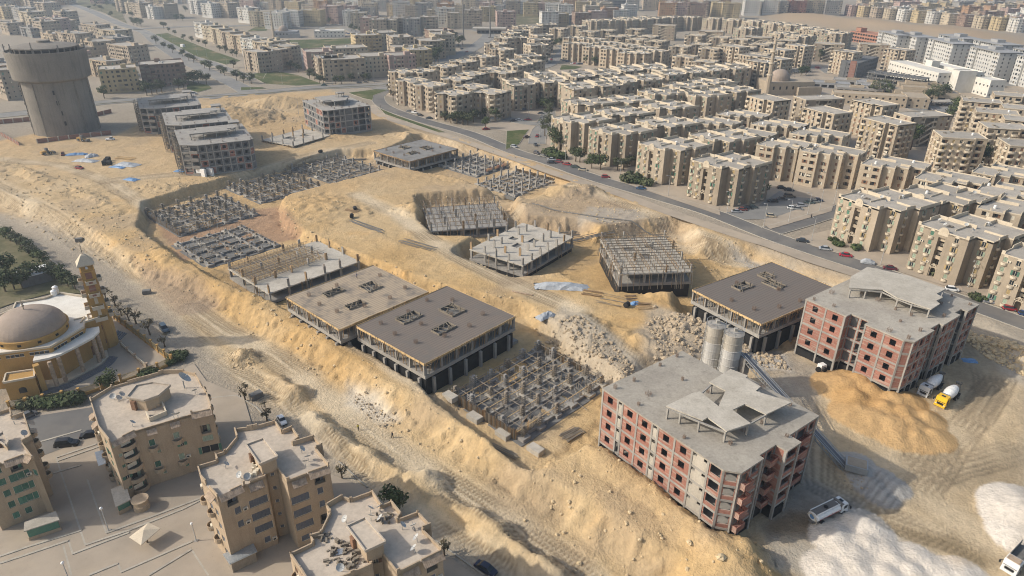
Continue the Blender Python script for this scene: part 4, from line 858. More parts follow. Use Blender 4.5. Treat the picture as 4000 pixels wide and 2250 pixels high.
# deck half covered by a standing forest of rebar, half poured
t = slab_columns('half poured slab with a dense timber and rebar grid beside the tan deck', (-93,202.5), radians(-43), 26, 33.5, .2, -4.1, (4,6), 2.6, ((11,9,13.5,13),), sh=2.9)
r = random.Random(77)
for i in range(24):
    x = .5+i*.72
    for lv in (.8, 1.6):
        g_ = MB(); g_.bar((x,-.3,4.3+lv+r.uniform(-.1,.1)),(x,r.uniform(21,29),4.3+lv+r.uniform(-.1,.1)), .09); g_.build('grid_bar', M['woodlight' if r.random() < .5 else 'woodgrey'], t)
for j in range(27):
    g_ = MB(); g_.bar((-.3,.6+j,4.3+1.2),(17.5,.6+j,4.3+1.2), .09); g_.build('grid_bar', M['woodlight' if j % 2 else 'wood'], t)
    for i in range(0, 24, 3):
        x = .5+i*.72; g_ = MB(); g_.bar((x,.6+j,4.3),(x,.6+j,4.3+r.uniform(1.4,2.2)), .1); g_.build('grid_post', M['woodlight' if r.random() < .3 else 'wood'], t) if (i//3+j) % 2 else None
# ---------------------------------------------------------------- foundations in the trench
def foundation(label, O, ang, w, d, z, nx_, ny_, colh, wall=None, rails=True, mess=60, colm='wood', group='foundations in the long trench', foot=True, yoke=True, wallm='woodgrey'):
    t = thing('foundation', label, 'foundation', (*O, z), ang, group); r = random.Random(int(O[0]*17+O[1]*3))
    s = MB(); s.box(-1.2,-1.2,-1.2,w+1.2,d+1.2,.12); s.build('blinding_slab', M['conc_dark'], t)
    for i in range(nx_):
        y0 = .8+(w-1.6)*i/(nx_-1); b = MB(); b.bar((y0,0,.45),(y0,d,.45), .5, .7); b.build('ground_beam', M['conc' if r.random() < .5 else 'conc_dark'], t)
    for j in range(ny_):
        y0 = .8+(d-1.6)*j/(ny_-1); b = MB(); b.bar((0,y0,.43),(w,y0,.43), .5, .7); b.build('ground_beam', M['conc' if r.random() < .5 else 'conc_dark'], t)
    for i in range(nx_):
        for j in range(ny_):
            x, y = .8+(w-1.6)*i/(nx_-1)+r.uniform(-.4,.4), .8+(d-1.6)*j/(ny_-1)+r.uniform(-.4,.4)
            if foot: f_ = MB(); f_.rbox((x,y,0), (r.uniform(2.2,3.2),r.uniform(1.8,2.6),.75), 0, z0=.1); f_.build('footing', M['conc_light' if r.random() < .2 else 'conc'], t)
            if r.random() < .12: continue
            h = colh*r.uniform(.75,1.15); c = MB(); c.rbox((x,y,0), (.55,.8,h), 0, z0=.86); 
            if yoke:
                zz = 1.2
                while zz < h+.6: 
                    c.bar((x-.9,y-.45,zz),(x+.9,y-.45,zz), .12); c.bar((x-.9,y+.45,zz),(x+.9,y+.45,zz), .12); c.bar((x-.33,y-1,zz+.13),(x-.33,y+1,zz+.13), .12); c.bar((x+.33,y-1,zz+.13),(x+.33,y+1,zz+.13), .12); zz += .62
            c.build('column_form', M[colm if r.random() < .75 else 'conc'], t)
    sb = MB()
    for _ in range(260):
        x, y = r.uniform(0,w), r.uniform(0,d); q = r.random()
        if q < .5: x = .8+(w-1.6)*r.randrange(nx_)/(nx_-1)+r.uniform(-.3,.3)
        else: y = .8+(d-1.6)*r.randrange(ny_)/(ny_-1)+r.uniform(-.3,.3)
        sb.bar((x,y,.5),(x+r.uniform(-.15,.15),y+r.uniform(-.15,.15),r.uniform(1.2,2.5)), .09)
    tag(sb.build('starter_bars', M['woodgrey'], t), kind='stuff')
    if rails:
        for i in range(nx_*2-1):
            x = .8+(w-1.6)*i/(2*nx_-2); b = MB(); b.bar((x,-.5,colh*.85+r.uniform(-.2,.2)),(x,d*r.uniform(.75,1.02),colh*.85+r.uniform(-.2,.2)), .13); b.build('scaffold_rail', M['woodgrey' if r.random() < .6 else 'woodlight'], t)
            for j in range(ny_*2-1):
                if r.random() < .6: b = MB(); y = .8+(d-1.6)*j/(2*ny_-2); b.bar((x,y,.1),(x,y,colh*r.uniform(.85,1.05)), .11); b.build('scaffold_pole', M['woodgrey'], t)
        for j in range(ny_):
            y = .8+(d-1.6)*j/(ny_-1)+.6; b = MB(); b.bar((-.5,y,colh*.9),(w*r.uniform(.7,1.02),y,colh*.9+r.uniform(-.3,.3)), .13); b.build('scaffold_rail', M['woodlight' if r.random() < .3 else 'woodgrey'], t)
    for _ in range(mess):
        x, y, a = r.uniform(0,w), r.uniform(0,d), r.random()*6.28; l = r.uniform(1.5,4.5); b = MB(); b.bar((x,y,r.uniform(.5,1.0)),(x+l*cos(a),y+l*sin(a),r.uniform(.4,1.6)), .16, .07); b.build('loose_plank', M[r.choice(['woodgrey','wood','woodgrey','conc'])], t)
    for (x0,y0,x1,y1,h) in (wall or ()):
        Ln = hypot(x1-x0,y1-y0); k = int(Ln/.42)
        for j in range(k):
            f0, f1 = (j+.03)/k, (j+.97)/k; b = MB(); b.bar((x0+(x1-x0)*(f0+f1)/2,y0+(y1-y0)*(f0+f1)/2,-.1),(x0+(x1-x0)*(f0+f1)/2,y0+(y1-y0)*(f0+f1)/2,h*r.uniform(.88,1.1)), Ln/k*.93 if abs(x1-x0) > abs(y1-y0) else .07, .07 if abs(x1-x0) > abs(y1-y0) else Ln/k*.93); b.build('form_plank', M[wallm if r.random() < .7 else 'wood'], t)
    return t
foundation('foundation walled with upright form planks right of the brown deck', (-14.5,137.7), radians(-44), 23.5, 31, -4, 5, 6, 3.0, [(-.6,-.6,22,-.6,2.9),(22,-.6,22,8,2.9),(0,31.4,15,31.4,2.6)], mess=110, colm='woodgrey')
foundation('square grey walled foundation at the far corner of the trench', (-149.6,262.7), radians(-43), 32.5, 31, -4, 6, 6, 2.8, [(-.5,-.5,32.5,-.5,2.2),(32.5,-.5,32.5,14,2.2)], mess=150, colm='woodgrey', wallm='conc')
foundation('low foundation of tie beams and flooded pits behind the half poured slab', (-123.7,230.7), radians(-43), 27, 26, -4, 5, 5, .9, None, False, 130, 'woodgrey', yoke=False)
foundation('foundation crowded with leaning props under the trench wall', (-130.2,297.9), radians(-42), 30, 30, -4, 6, 6, 2.7, None, True, 190, 'woodgrey')
foundation('grey foundation of wide footings below the long trench wall', (-109.8,327.8), radians(-40), 36, 28, -4, 6, 5, 1.9, None, True, 170, 'conc', yoke=False)
foundation('foundation of bare columns beside the farthest deck', (-38.1,334.6), radians(-42), 28, 29, -3.4, 6, 6, 2.7, [(0,29.4,28,29.4,2.6),(27,6,27,22,2.2)], False, 60, 'conc', yoke=False, wallm='brickdk')
foundation('foundation of bare columns ending at the sand heap by the road', (-17.3,303.6), radians(-42), 24, 28, -3.6, 6, 6, 2.7, [(0,28.6,24,28.6,2.0)], False, 60, 'conc', yoke=False)
slab_columns('small pale slab with thin columns between the grey shells', (-135.7,364.1), radians(-30), 24, 30, 1.2, -2.2, (4,5), 2.4, ((7,9,13,14),(10,18,15,22)), sh=2.2)

# ---------------------------------------------------------------- finished houses: walls with real openings, windows and balconies as parts
KIND = {'S': (1.15,1.5,.9), 'B': (1.15,1.55,.9), 'L': (2.3,1.55,.95), 's': (.75,.8,1.5), 'G': (2.1,1.4,.9), 'D': (2.6,2.1,.12), 'W': (3.3,1.75,.7), 'O': (1.9,2.2,.12)}
WM = {}
def window_mesh(kind, col, state):
    k = (kind, col, state)
    if k in WM: return WM[k]
    w, h, _ = KIND[kind]; mb = MB(); mats = [M[col], M['glass'], M['cream'], M['tan']]
    if kind in 'LDO':                                     # open loggia: back wall, dark door, rail
        mb.mat(3).face([(-w/2,.9,0),(w/2,.9,0),(w/2,.9,h),(-w/2,.9,h)]); mb.face([(-w/2,.2,0),(w/2,.2,0),(w/2,.9,0),(-w/2,.9,0)])
        mb.face([(-w/2,.2,0),(-w/2,.9,0),(-w/2,.9,h),(-w/2,.2,h)]); mb.face([(w/2,.9,0),(w/2,.2,0),(w/2,.2,h),(w/2,.9,h)])
        mb.mat(1).box(-w*.3,.84,0.02,w*.1,.89,h*.9); mb.mat(0).box(w*.12,.82,.02,w*.38,.88,h*.9)
        if state == 1: mb.mat(2).box(-w*.48,-.02,.35*h,w*.2,.03,h*.8)     # hung cloth or blind
        if state == 2: mb.mat(0).box(-w/2+.02,.03,.02,w/2-.02,.09,h*.97); mb.mat(1).box(-w*.2,.0,h*.3,w*.2,.028,h*.9)
    elif state == 0:                                      # closed slatted leaves
        mb.mat(2).box(-w/2,.10,0,-w/2+.07,.2,h); mb.box(w/2-.07,.10,0,w/2,.2,h); mb.box(-w/2+.07,.10,h-.07,w/2-.07,.2,h); mb.box(-w/2+.07,.1,0,w/2-.07,.2,.07)
        mb.mat(0); n = 2 if w < 2 else 4
        for i in range(n):
            a = -w/2+.07+(w-.14)*i/n; b = a+(w-.14)/n-.025
            mb.box(a,.13,.07,b,.16,h-.07)
            z = .14
            while z < h-.2: mb.box(a+.05,.095,z,b-.05,.132,z+.10); z += .2
    elif state == 1:                                      # leaves folded open, dark glass
        mb.mat(1).box(-w/2+.05,.17,.05,w/2-.05,.2,h-.05); mb.mat(2).box(-.04,.12,.05,.04,.169,h-.05); mb.box(-w/2,.12,0,-w/2+.06,.2,h); mb.box(w/2-.06,.12,0,w/2,.2,h)
        for s in (-1, 1):
            a = s*(w/2+.28); mb.mat(0).box(a-.27,-.07,.02,a+.27,-.012,h-.04)
            for q in range(5): z = .14+q*h*.18; mb.box(a-.22,-.095,z,a+.22,-.071,z+.12)
    else:                                                 # plain glazing in a pale frame
        mb.mat(1).box(-w/2+.05,.17,.05,w/2-.05,.2,h-.05); mb.mat(2)
        for a in (-w/2, -.03, w/2-.06): mb.box(a,.11,0,a+.06,.169,h)
        mb.box(-w/2+.06,.11,h-.06,w/2-.06,.169,h); mb.box(-w/2+.06,.11,0,w/2-.06,.169,.06)
    WM[k] = mb.mesh('window', mats); return WM[k]
def half_ring(mb, w, dp, z0, z1, th=.12, n=7):
    P = [(w/2*cos(pi+pi*i/n), -.01+dp*sin(pi+pi*i/n)) for i in range(n+1)]
    mb.prism(P, z0, z0+.16, True, True)
    Q = [(x*(1-th*2/w), y*(1-th/dp) if y < -.02 else y) for x, y in P]
    for i in range(n): mb.prism([P[i], P[i+1], Q[i+1], Q[i]], z0+.16, z1, True)
BM = {}
def balcony_mesh(w, dp, h, m):
    k = (w, dp, h, m)
    if k not in BM: mb = MB(); half_ring(mb, w, dp, 0, h); BM[k] = mb.mesh('balcony', M[m])
    return BM[k]
AC = None
def ac_mesh():
    global AC
    if AC is None:
        mb = MB(); mb.box(-.42,-.36,0,.42,-.04,.56); mb.mat(1).lathe([(.21,0),(.21,.012)], 10) if False else None; mb.mat(1).box(-.3,-.375,.08,.14,-.361,.48); AC = mb.mesh('air_conditioner', [M['cream'], M['glass']])
    return AC
def inside(plan, x, y): return float(sdist(plan, np.array([x]), np.array([y]))[0]) < 0
def facade_block(name, label, cat, O, ang, plan, z0, floors, sh, cols, wall, roofm, near, seed=0, shut=('green','palegreen','ochresh','brownsh'), states=(0,0,0,1,2), balm='coping', roofplan=None, group=None, first=.4, par=1.0, parapet=None, top_arch=False, bal=(1.75,.75,.75), ac=.12, back=True):
    t = thing(name, label, cat, (*O, z0), ang, group); r = random.Random(seed); H = first+floors*sh
    n = len(plan); wb = MB(); win = MB(); balb = MB(); WMATS = [M[s] for s in shut]+[M['glass'], M['tan']]
    for i in range(n):
        a, b = plan[i], plan[(i+1)%n]; Ln = hypot(b[0]-a[0], b[1]-a[1]); u = ((b[0]-a[0])/Ln, (b[1]-a[1])/Ln); nn = (u[1], -u[0]); ea = atan2(u[1], u[0])
        hs = []
        for c in cols.get(i, ()):
            x, kind = c[0], c[1]; fl = c[2] if len(c) > 2 else range(floors)
            if x <= 1: x = x*Ln
            w, h, sill = KIND[kind]
            if w > Ln-.2: continue
            x = min(max(x, w/2+.08), Ln-w/2-.08)
            for f in fl:
                z = first+f*sh+sill; hs.append((round(x-w/2,3), round(z,3), round(x+w/2,3), round(z+h,3)))
                col = r.choice(shut); st = r.choice(states)
                if near:
                    wx, wy = a[0]+u[0]*x, a[1]+u[1]*x
                    obj('loggia' if kind in 'LDO' else 'window', window_mesh(kind, col, (st % 3)), t, (wx, wy, z), ea)
                    if kind == 'B': obj('balcony', balcony_mesh(*bal, balm), t, (wx+nn[0]*.012, wy+nn[1]*.012, z-bal[2]-.06 if bal[2] > 0 else z), ea)
                    if kind in 'D': obj('balcony', balcony_mesh(3.1, 1.0, .95, balm), t, (wx+nn[0]*.012, wy+nn[1]*.012, z-.22), ea)
                    if kind in 'SB' and r.random() < ac: obj('air_conditioner', ac_mesh(), t, (wx+u[0]*1.2+nn[0]*.0, wy+u[1]*1.2, z+.25), ea)
                    if top_arch and f == floors-1 and kind == 'B':
                        q = MB(); P = [(.62*cos(pi*k/8), .62*sin(pi*k/8)) for k in range(9)]
                        q.face([(p[0],-.03,p[1]) for p in P]); 
                        for k in range(8): q.face([(P[k][0],-.03,P[k][1]),(P[k][0],.0,P[k][1]),(P[k+1][0],0,P[k+1][1]),(P[k+1][0],-.03,P[k+1][1])])
                        q.build('arch_panel', M['coping'], t, (wx+nn[0]*.012, wy+nn[1]*.012, z+h+.06), ea)
                else:
                    P = lambda xx, zz, dd: (a[0]+u[0]*xx-nn[0]*dd, a[1]+u[1]*xx-nn[1]*dd, zz)
                    win.mat(shut.index(col) if st in (0,3) and kind not in 'LDO' else len(shut)+(1 if kind in 'LDO' and r.random() < .6 else 0)); dd = .14 if kind not in 'LDO' else .7
                    win.face([P(x-w/2,z,dd),P(x+w/2,z,dd),P(x+w/2,z+h,dd),P(x-w/2,z+h,dd)])
                    if kind in 'BD':
                        bw = bal[0]/2 if kind == 'B' else w/2+.2; dp = .7 if kind == 'B' else 1.0; zb = z-.7 if kind == 'B' else z-.2; hh = .7 if kind == 'B' else .95
                        Q = [P(x-bw,0,-.0)[:2], P(x-bw*.75,0,-dp*.8)[:2], P(x,0,-dp)[:2], P(x+bw*.75,0,-dp*.8)[:2], P(x+bw,0,-.0)[:2]]; balb.prism(Q, zb, zb+hh, True, True)
        wb.holewall((a[0],a[1],0), u, nn, Ln, H, hs, .25 if near else .3)
    rp_ = roofplan or plan
    wb.build('wall', M[wall], t)
    rb = MB(); rb.face([(p[0],p[1],H-.02) for p in rp_]); rb.build('roof', M[roofm], t)
    pb = MB()
    m = len(rp_)
    for i in range(m):                                     # parapet: low upstand with raised lengths
        a, b = rp_[i], rp_[(i+1)%m]; Ln = hypot(b[0]-a[0], b[1]-a[1]); u = ((b[0]-a[0])/Ln, (b[1]-a[1])/Ln); nn = (u[1], -u[0])
        segs = (parapet or {}).get(i, [(0,1,.35)])
        for s0, s1, hh in segs:
            if hh <= 0: continue
            p0 = (a[0]+u[0]*Ln*s0+u[0]*.01, a[1]+u[1]*Ln*s0+u[1]*.01); p1 = (a[0]+u[0]*Ln*s1-u[0]*.01, a[1]+u[1]*Ln*s1-u[1]*.01); th = .22
            pb.prism([p0, p1, (p1[0]-nn[0]*th, p1[1]-nn[1]*th), (p0[0]-nn[0]*th, p0[1]-nn[1]*th)], H-.5, H+hh*par, True)
    pb.build('parapet', [M[wall] if wall not in ('tan','tan2') else M['coping']], t)
    if not near:
        if win.v: tag(win.build('window', WMATS, t), kind='stuff')
        if balb.v: tag(balb.build('balcony', M[balm], t), kind='stuff')
    return t
def roof_clutter(t, H, x0, y0, x1, y1, seed, near):
    """dishes, tanks and a stair hut on a roof"""
    r = random.Random(seed)
    for _ in range(r.randint(2, 5)):
        x, y = r.uniform(x0, x1), r.uniform(y0, y1); k = r.random(); mb = MB()
        if k < .55:
            mb.bar((0,0,0),(0,0,.75),.09); mb.lathe([(0,.0),(.35,.06),(.62,.2)], 10, caps=False)
            for i in range(3, 3): pass
            me_ = dish_mesh(); obj('satellite_dish', me_, t, (x,y,H), r.uniform(0,6.28))
        elif k < .75: mb.lathe([(.5,0),(.5,1.0),(.2,1.15)], 10); mb.build('water_tank', M['whitep'], t, (x,y,H))
        else: mb.box(-.8,-.4,0,.8,.4,.35); mb.box(-.3,-.9,.35,.3,.9,.45); mb.build('roof_junk', M['woodgrey'], t, (x,y,H), r.uniform(0,3))
DISH = None
def dish_mesh():
    global DISH
    if DISH is None:
        mb = MB(); mb.bar((0,0,0),(0,0,.8),.09); n = 12; c = Vector((0,-.1,1.0)); ax = Vector((0,-.7,.7)).normalized(); e1 = Vector((1,0,0)); e2 = ax.cross(e1)
        rings = [(0.0,.0),(.33,.05),(.62,.19)]; k = len(mb.v)
        for rr, d in rings:
            for i in range(n): a = 2*pi*i/n; mb.v.append(tuple(c+e1*(rr*cos(a))+e2*(rr*sin(a))+ax*d))
        for j in range(2):
            for i in range(n): mb.f.append((k+j*n+i,k+j*n+(i+1)%n,k+(j+1)*n+(i+1)%n,k+(j+1)*n+i)); mb.m.append(0)
        mb.bar(tuple(c), tuple(c+ax*.55), .05); DISH = mb.mesh('satellite_dish', M['lamp'])
    return DISH

# ---------------------------------------------------------------- mosque, water tower and the peach houses at the lower left
def ccw(p): return sum(p[i][0]*p[(i+1)%len(p)][1]-p[(i+1)%len(p)][0]*p[i][1] for i in range(len(p))) > 0
def cen(p): return (sum(q[0] for q in p)/len(p), sum(q[1] for q in p)/len(p))
def rel(p, c): return [(q[0]-c[0], q[1]-c[1]) for q in p]
Z0 = -4.05
# mosque ----------------------------------------------------------
c = (-126, 154); t = thing('mosque', 'ochre mosque with broad ribbed dome and curved porch beside the dirt road', 'mosque', (*c, Z0))
HP = [(-126.9,140.0), (-124.0,140.6), (-113.8,144.0), (-111.1,153.7), (-112.4,156.4), (-110.0,158.9), (-112.5,164.7), (-119.4,170.8), (-128.9,173.1), (-131.0,169.8), (-137.3,167.0), (-135.5,163.0), (-138.8,155.9)]
hp = rel(HP, c); b = MB(); b.prism(hp, 0, 9.85, False); b.build('wall', M['ochre'], t)
b = MB(); b.face([(*p, 9.6) for p in hp]); b.build('roof', M['white'], t)
b = MB(); n = len(hp)
for i in range(n): b.bar((*hp[i], 9.95), (*hp[(i+1)%n], 9.95), .35, .5)
b.build('parapet', M['coping'], t)
for (x0, y0, x1, y1) in ((30,1000,200,975), (240,965,410,935), (450,915,575,860), (600,830,720,780)):       # clerestory lights below the roof
    a = (-174.2,214.1) if False else None
def strip_window(A_, B_, z0, z1, n_):
    a_, b_ = A_, B_; L_ = hypot(b_[0]-a_[0], b_[1]-a_[1]); u = ((b_[0]-a_[0])/L_, (b_[1]-a_[1])/L_); nn = (u[1], -u[0])
    for i in range(n_):
        w = MB(); s0, s1 = L_*(i+.08)/n_, L_*(i+.92)/n_
        P = lambda s, d, z: (a_[0]+u[0]*s+nn[0]*d, a_[1]+u[1]*s+nn[1]*d, z)
        w.face([P(s0,.03,z0),P(s1,.03,z0),P(s1,.03,z1),P(s0,.03,z1)]); w.mat(1)
        for q in ((s0-.08,z0-.08,s1+.08,z0),(s0-.08,z1,s1+.08,z1+.08)): w.face([P(q[0],.1,q[1]),P(q[2],.1,q[1]),P(q[2],.1,q[3]),P(q[0],.1,q[3])]); w.face([P(q[0],.1,q[3]),P(q[2],.1,q[3]),P(q[2],.0,q[3]),P(q[0],.0,q[3])])
        w.build('window', [M['glass'], M['cream']], t)
for (i, f0, f1, k) in ((0,.3,.95,3), (1,.08,.45,4), (1,.55,.95,4), (2,.06,.46,4), (2,.55,.95,3)):
    a_, b_ = hp[i], hp[i+1]; strip_window((a_[0]+(b_[0]-a_[0])*f0, a_[1]+(b_[1]-a_[1])*f0), (a_[0]+(b_[0]-a_[0])*f1, a_[1]+(b_[1]-a_[1])*f1), 8.35, 9.1, k)
dc = rel([(-122.9,151.1)], c)[0]
b = MB(); b.lathe([(8.2,9.5),(8.2,11.1),(8.55,11.2),(8.55,11.55),(8.1,11.6)], 48, (*dc,0), caps=False); b.build('dome_drum', M['ochre'], t)
b = MB(); b.lathe([(8.1*cos(q*pi/24), 11.6+4.9*sin(q*pi/24)) for q in range(13)], 40, (*dc,0), caps=False); b.build('dome', M['dome'], t)
for i in range(24): a = 2*pi*i/24; w = MB(); w.rbox((dc[0]+8.23*cos(a), dc[1]+8.23*sin(a), 10.2), (.08, .8, .6), a); w.build('window', M['dark'], t) if i % 2 else None
b = MB(); b.lathe([(.12,16.5),(.12,17.2),(.4,17.5),(.12,17.8),(.28,18.1),(.08,18.4),(.05,19.5)], 8, (*dc,0)); b.build('finial', M['tan'], t)
# porch roof on columns, wall under it, doors, steps
PR = rel([(-116.2,140.1), (-113.3,141.5), (-111.3,143.4), (-109.3,147.8), (-107.9,151.5), (-108.0,154.7), (-109.4,157.1), (-112.4,155.8), (-113.7,150.8), (-114.5,144.7), (-117.4,142.7)], c)
b = MB(); b.prism(PR, 7.75, 8.3, True, True); b.build('porch_roof', M['white'], t)
for q in ((-112.7,140.6), (-111.7,142.6), (-109.8,147.1), (-108.2,151.7), (-108.2,153.7)):
    l = rel([q], c)[0]; b = MB(); b.lathe([(.5,.7),(.48,7.74)], 10, (*l,0)); b.build('column', M['brickdk'] if False else M['tile'], t)
PL = rel([(-115.3,139.2), (-112.4,141.0), (-109.7,146.4), (-107.7,151.3), (-107.4,154.4), (-109.5,157.6), (-114.3,153.5), (-118.0,142.7)], c)
b = MB(); b.prism(PL, 0, .72, True); b.build('porch_floor', M['coping'], t)
inner = smooth_line(rel([(-115.3,139.1), (-111.5,141.4), (-108.7,146.6), (-106.9,150.9), (-107.2,154.6)], c), 5)
for k in range(6): 
    b = MB(); o1, o2 = offset(inner, -k*.42), offset(inner, -(k+1)*.42)
    for i in range(len(inner)-1): b.prism([o2[i], o2[i+1], o1[i+1], o1[i]], 0, .66-k*.1, True)
    b.build('step', M['steps'], t)
PW_ = rel([(-119.1,144.0), (-117.8,148.3), (-114.6,157.6)], c)
for f0 in (.30,.42,.62,.84):
    a_, b_ = rel([(-117.9,143.2), (-110.3,157.3)], c); x, y = a_[0]+(b_[0]-a_[0])*f0, a_[1]+(b_[1]-a_[1])*f0
    d = MB(); d.rbox((x,y,.72), (1.7,.25,2.6), radians(38)); d.build('door', M['brownsh'] if f0 != .42 else M['woodgrey'], t)
b = MB(); LB = rel([(-121.0,135.2), (-115.2,137.7), (-117.3,140.9), (-122.9,139.0)], c)
LB = LB if ccw(LB) else LB[::-1]; b.prism(LB, 0, 5.1, True); b.build('side_room', M['ochre'], t); b = MB()
for i in range(4): b.bar((*LB[i],5.25),(*LB[(i+1)%4],5.25),.35,.5)
b.build('parapet', M['coping'], t)
e0, e1 = LB[0], LB[1]; b = MB(); ux, uy = (e1[0]-e0[0]), (e1[1]-e0[1]); Lq = hypot(ux,uy); ux, uy = ux/Lq, uy/Lq
P = [(-.8,0),(.8,0)]+[(.8*cos(pi*k/6),1.1+.5*sin(pi*k/6)) for k in range(7)]; mx, my = (e0[0]+e1[0])/2, (e0[1]+e1[1])/2
b.face([(mx+ux*p[0]+uy*.05, my+uy*p[0]-ux*.05, 1.5+p[1]) for p in P]); b.build('window', M['glass'], t)
b = MB(); q = rel([(-115.6,139.7), (-114.6,138.7)], c); b.bar((*q[0],3.9),(*q[1],3.9),1.2,7.7); b.build('buttress', M['ochre'], t)
for q in ((-129.8,172.1), (-130.9,174.6)): l = rel([q], c)[0]; b = MB(); b.lathe([(.75,9.6),(.75,11.1),(.3,11.4)], 12, (*l,0)); b.build('water_tank', M['whitep'], t)
b = MB(); q = rel([(-116.1,157.9), (-114.1,159.5), (-113.5,156.4)], c); b.bar((*q[0],9.8),(*q[1],9.8),.3,.35); b.bar((*q[1],9.8),(*q[2],9.8),.3,.35); b.build('roof_curb', M['coping'], t)
# minaret
mc = (-111.0, 161.3); t = thing('minaret', 'square ochre minaret with pyramid cap and red panelled balconies beside the mosque', 'minaret', (*mc, Z0), radians(35))
def sq(mb, r, z0, z1, r1=None, n=4, a0=pi/4): mb.lathe([(r*1.414 if n == 4 else r, z0), ((r1 or r)*1.414 if n == 4 else (r1 or r), z1)], n, (0,0,0), a0, a0+2*pi)
b = MB(); sq(b, 2.5, 0, 9.0, 2.45, 8); b.build('base', M['ochre'], t)
lv = [(9.0,12.4,1.95),(12.4,16.0,1.85),(16.0,19.6,1.7),(19.6,23.0,1.6),(23.0,24.6,1.4)]
for i, (z0_, z1_, r_) in enumerate(lv):
    b = MB(); sq(b, r_, z0_, z1_); b.build('shaft', M['ochre'], t)
    if i < 4:
        for k in range(4):
            a = pi/2*k; w = MB(); w.rbox((cos(a)*(r_+.02), sin(a)*(r_+.02), z0_+1.3), (.14, 1.5 if i > 1 else .8, 1.7), a); w.build('panel', M['red' if False else 'brickdk' if i > 1 else 'coping'], t)
            g = MB(); g.rbox((cos(a)*(r_+.55), sin(a)*(r_+.55), z0_-.1), (1.1, r_*1.5, .22), a); g.rbox((cos(a)*(r_+1.05), sin(a)*(r_+1.05), z0_+.12), (.12, r_*1.5, .85), a)
            for s in (-1, 1): g.rbox((cos(a)*(r_+.5)-sin(a)*s*r_*.72, sin(a)*(r_+.5)+cos(a)*s*r_*.72, z0_+.12), (1.0, .12, .85), a)
            gb = g.build('balcony', M['coping'], t)
            if i > 1: w = MB(); w.rbox((cos(a)*(r_+1.12), sin(a)*(r_+1.12), z0_+.3), (.03, .9, .5), a); w.build('panel', M['brickdk'], gb)
b = MB(); sq(b, 1.36, 23.3, 24.5); b.build('opening', M['dark'], t)
for k in range(4): a = pi/4+pi/2*k; w = MB(); w.rbox((1.9*cos(a),1.9*sin(a),23.0), (.4,.4,1.6), a); w.build('column', M['ochre'], t)
b = MB(); sq(b, 2.0, 24.6, 24.9); b.lathe([(2.0*1.414,24.9),(.9,27.0),(.25,27.4)], 4, (0,0,0), pi/4, pi/4+2*pi); b.build('cap', M['coping'], t)
b = MB(); b.lathe([(.1,27.3),(.1,28),(.22,28.3),(.1,28.6),(.17,28.9),(.07,29.2),(.15,29.5),(.05,29.8),(.04,31)], 8); b.build('finial', M['tan'], t)
b = MB(); b.lathe([(.1,24.0),(.42,24.0)], 10, (-.0,-2.1,0)); b.bar((0,-1.4,24.1),(0,-2.3,24.1),.5); b.build('loudspeaker', M['whitep'], t)
for z in (2.0, 6.2): w = MB(); w.rbox((-.6,-2.42,z), (.6,.1,1.3), 0); w.build('window', M['brownsh'], t)
# court fence
def fence(label, pts, h, sp, col, panel, name='fence', z=Z0):
    t = thing(name, label, 'fence', (*pts[0], z))
    for a, b_ in zip(pts[:-1], pts[1:]):
        a2, b2 = rel([a, b_], pts[0]); Ln = hypot(b2[0]-a2[0], b2[1]-a2[1]); k = max(1, round(Ln/sp))
        for i in range(k+1):
            if i == k and b_ != pts[-1]: continue
            x, y = a2[0]+(b2[0]-a2[0])*i/k, a2[1]+(b2[1]-a2[1])*i/k; p = MB(); p.rbox((x,y,0), (.5,.5,h+.2), atan2(b2[1]-a2[1], b2[0]-a2[0])); p.rbox((x,y,h+.2), (.65,.65,.18), 0); p.build('post', M[col], t)
        for i in range(k):
            p = MB(); f0, f1 = (i+.5/Ln)/k, (i+1-.0/Ln)/k; q0 = (a2[0]+(b2[0]-a2[0])*f0, a2[1]+(b2[1]-a2[1])*f0); q1 = (a2[0]+(b2[0]-a2[0])*f1, a2[1]+(b2[1]-a2[1])*f1)
            p.bar((*q0,.35),(*q1,.35),.25,.7); p.build('plinth_wall', M[col], t); p = MB(); p.bar((*q0,h-.08),(*q1,h-.08),.08,.1); p.bar((*q0,.85),(*q1,.85),.08,.1); m_ = int(hypot(q1[0]-q0[0],q1[1]-q0[1])/.16)
            for j in range(1, m_): x, y = q0[0]+(q1[0]-q0[0])*j/m_, q0[1]+(q1[1]-q0[1])*j/m_; p.bar((x,y,.7),(x,y,h),.06)
            p.build('railing', M[panel], t)
    return t
M['railing'] = plain('straw_railing', (.36,.29,.16), .6, .3)
fence('ochre railing fence along the dirt road side of the mosque court', [(-124.7,184.3), (-116.8,175.4), (-104.2,164.8), (-92.5,154.8), (-89.5,152.3)], 2.4, 4.2, 'ochre', 'railing')
fence('ochre railing fence with gates on the street side of the mosque court', [(-89.4,152.0), (-91.5,148.7), (-98.2,143.1), (-101.6,140.3), (-105.2,137.1), (-108.5,135.9), (-112.2,134.4), (-118.6,131.6)], 2.2, 4.5, 'ochre', 'railing')
fence('pink railing fence inside the mosque court', [(-107.1,160.4), (-100.1,154.1), (-94.7,149.4)], 1.6, 5, 'tile', 'cream')
b = MB(); q = [(-114.0,169.1), (-110.2,165.9), (-108.6,162.8), (-110.4,162.2)]; o = rel(q, q[0]); t = thing('side_stair', 'dark granite side stair between the minaret and the court fence', 'stair', (*q[0], Z0))
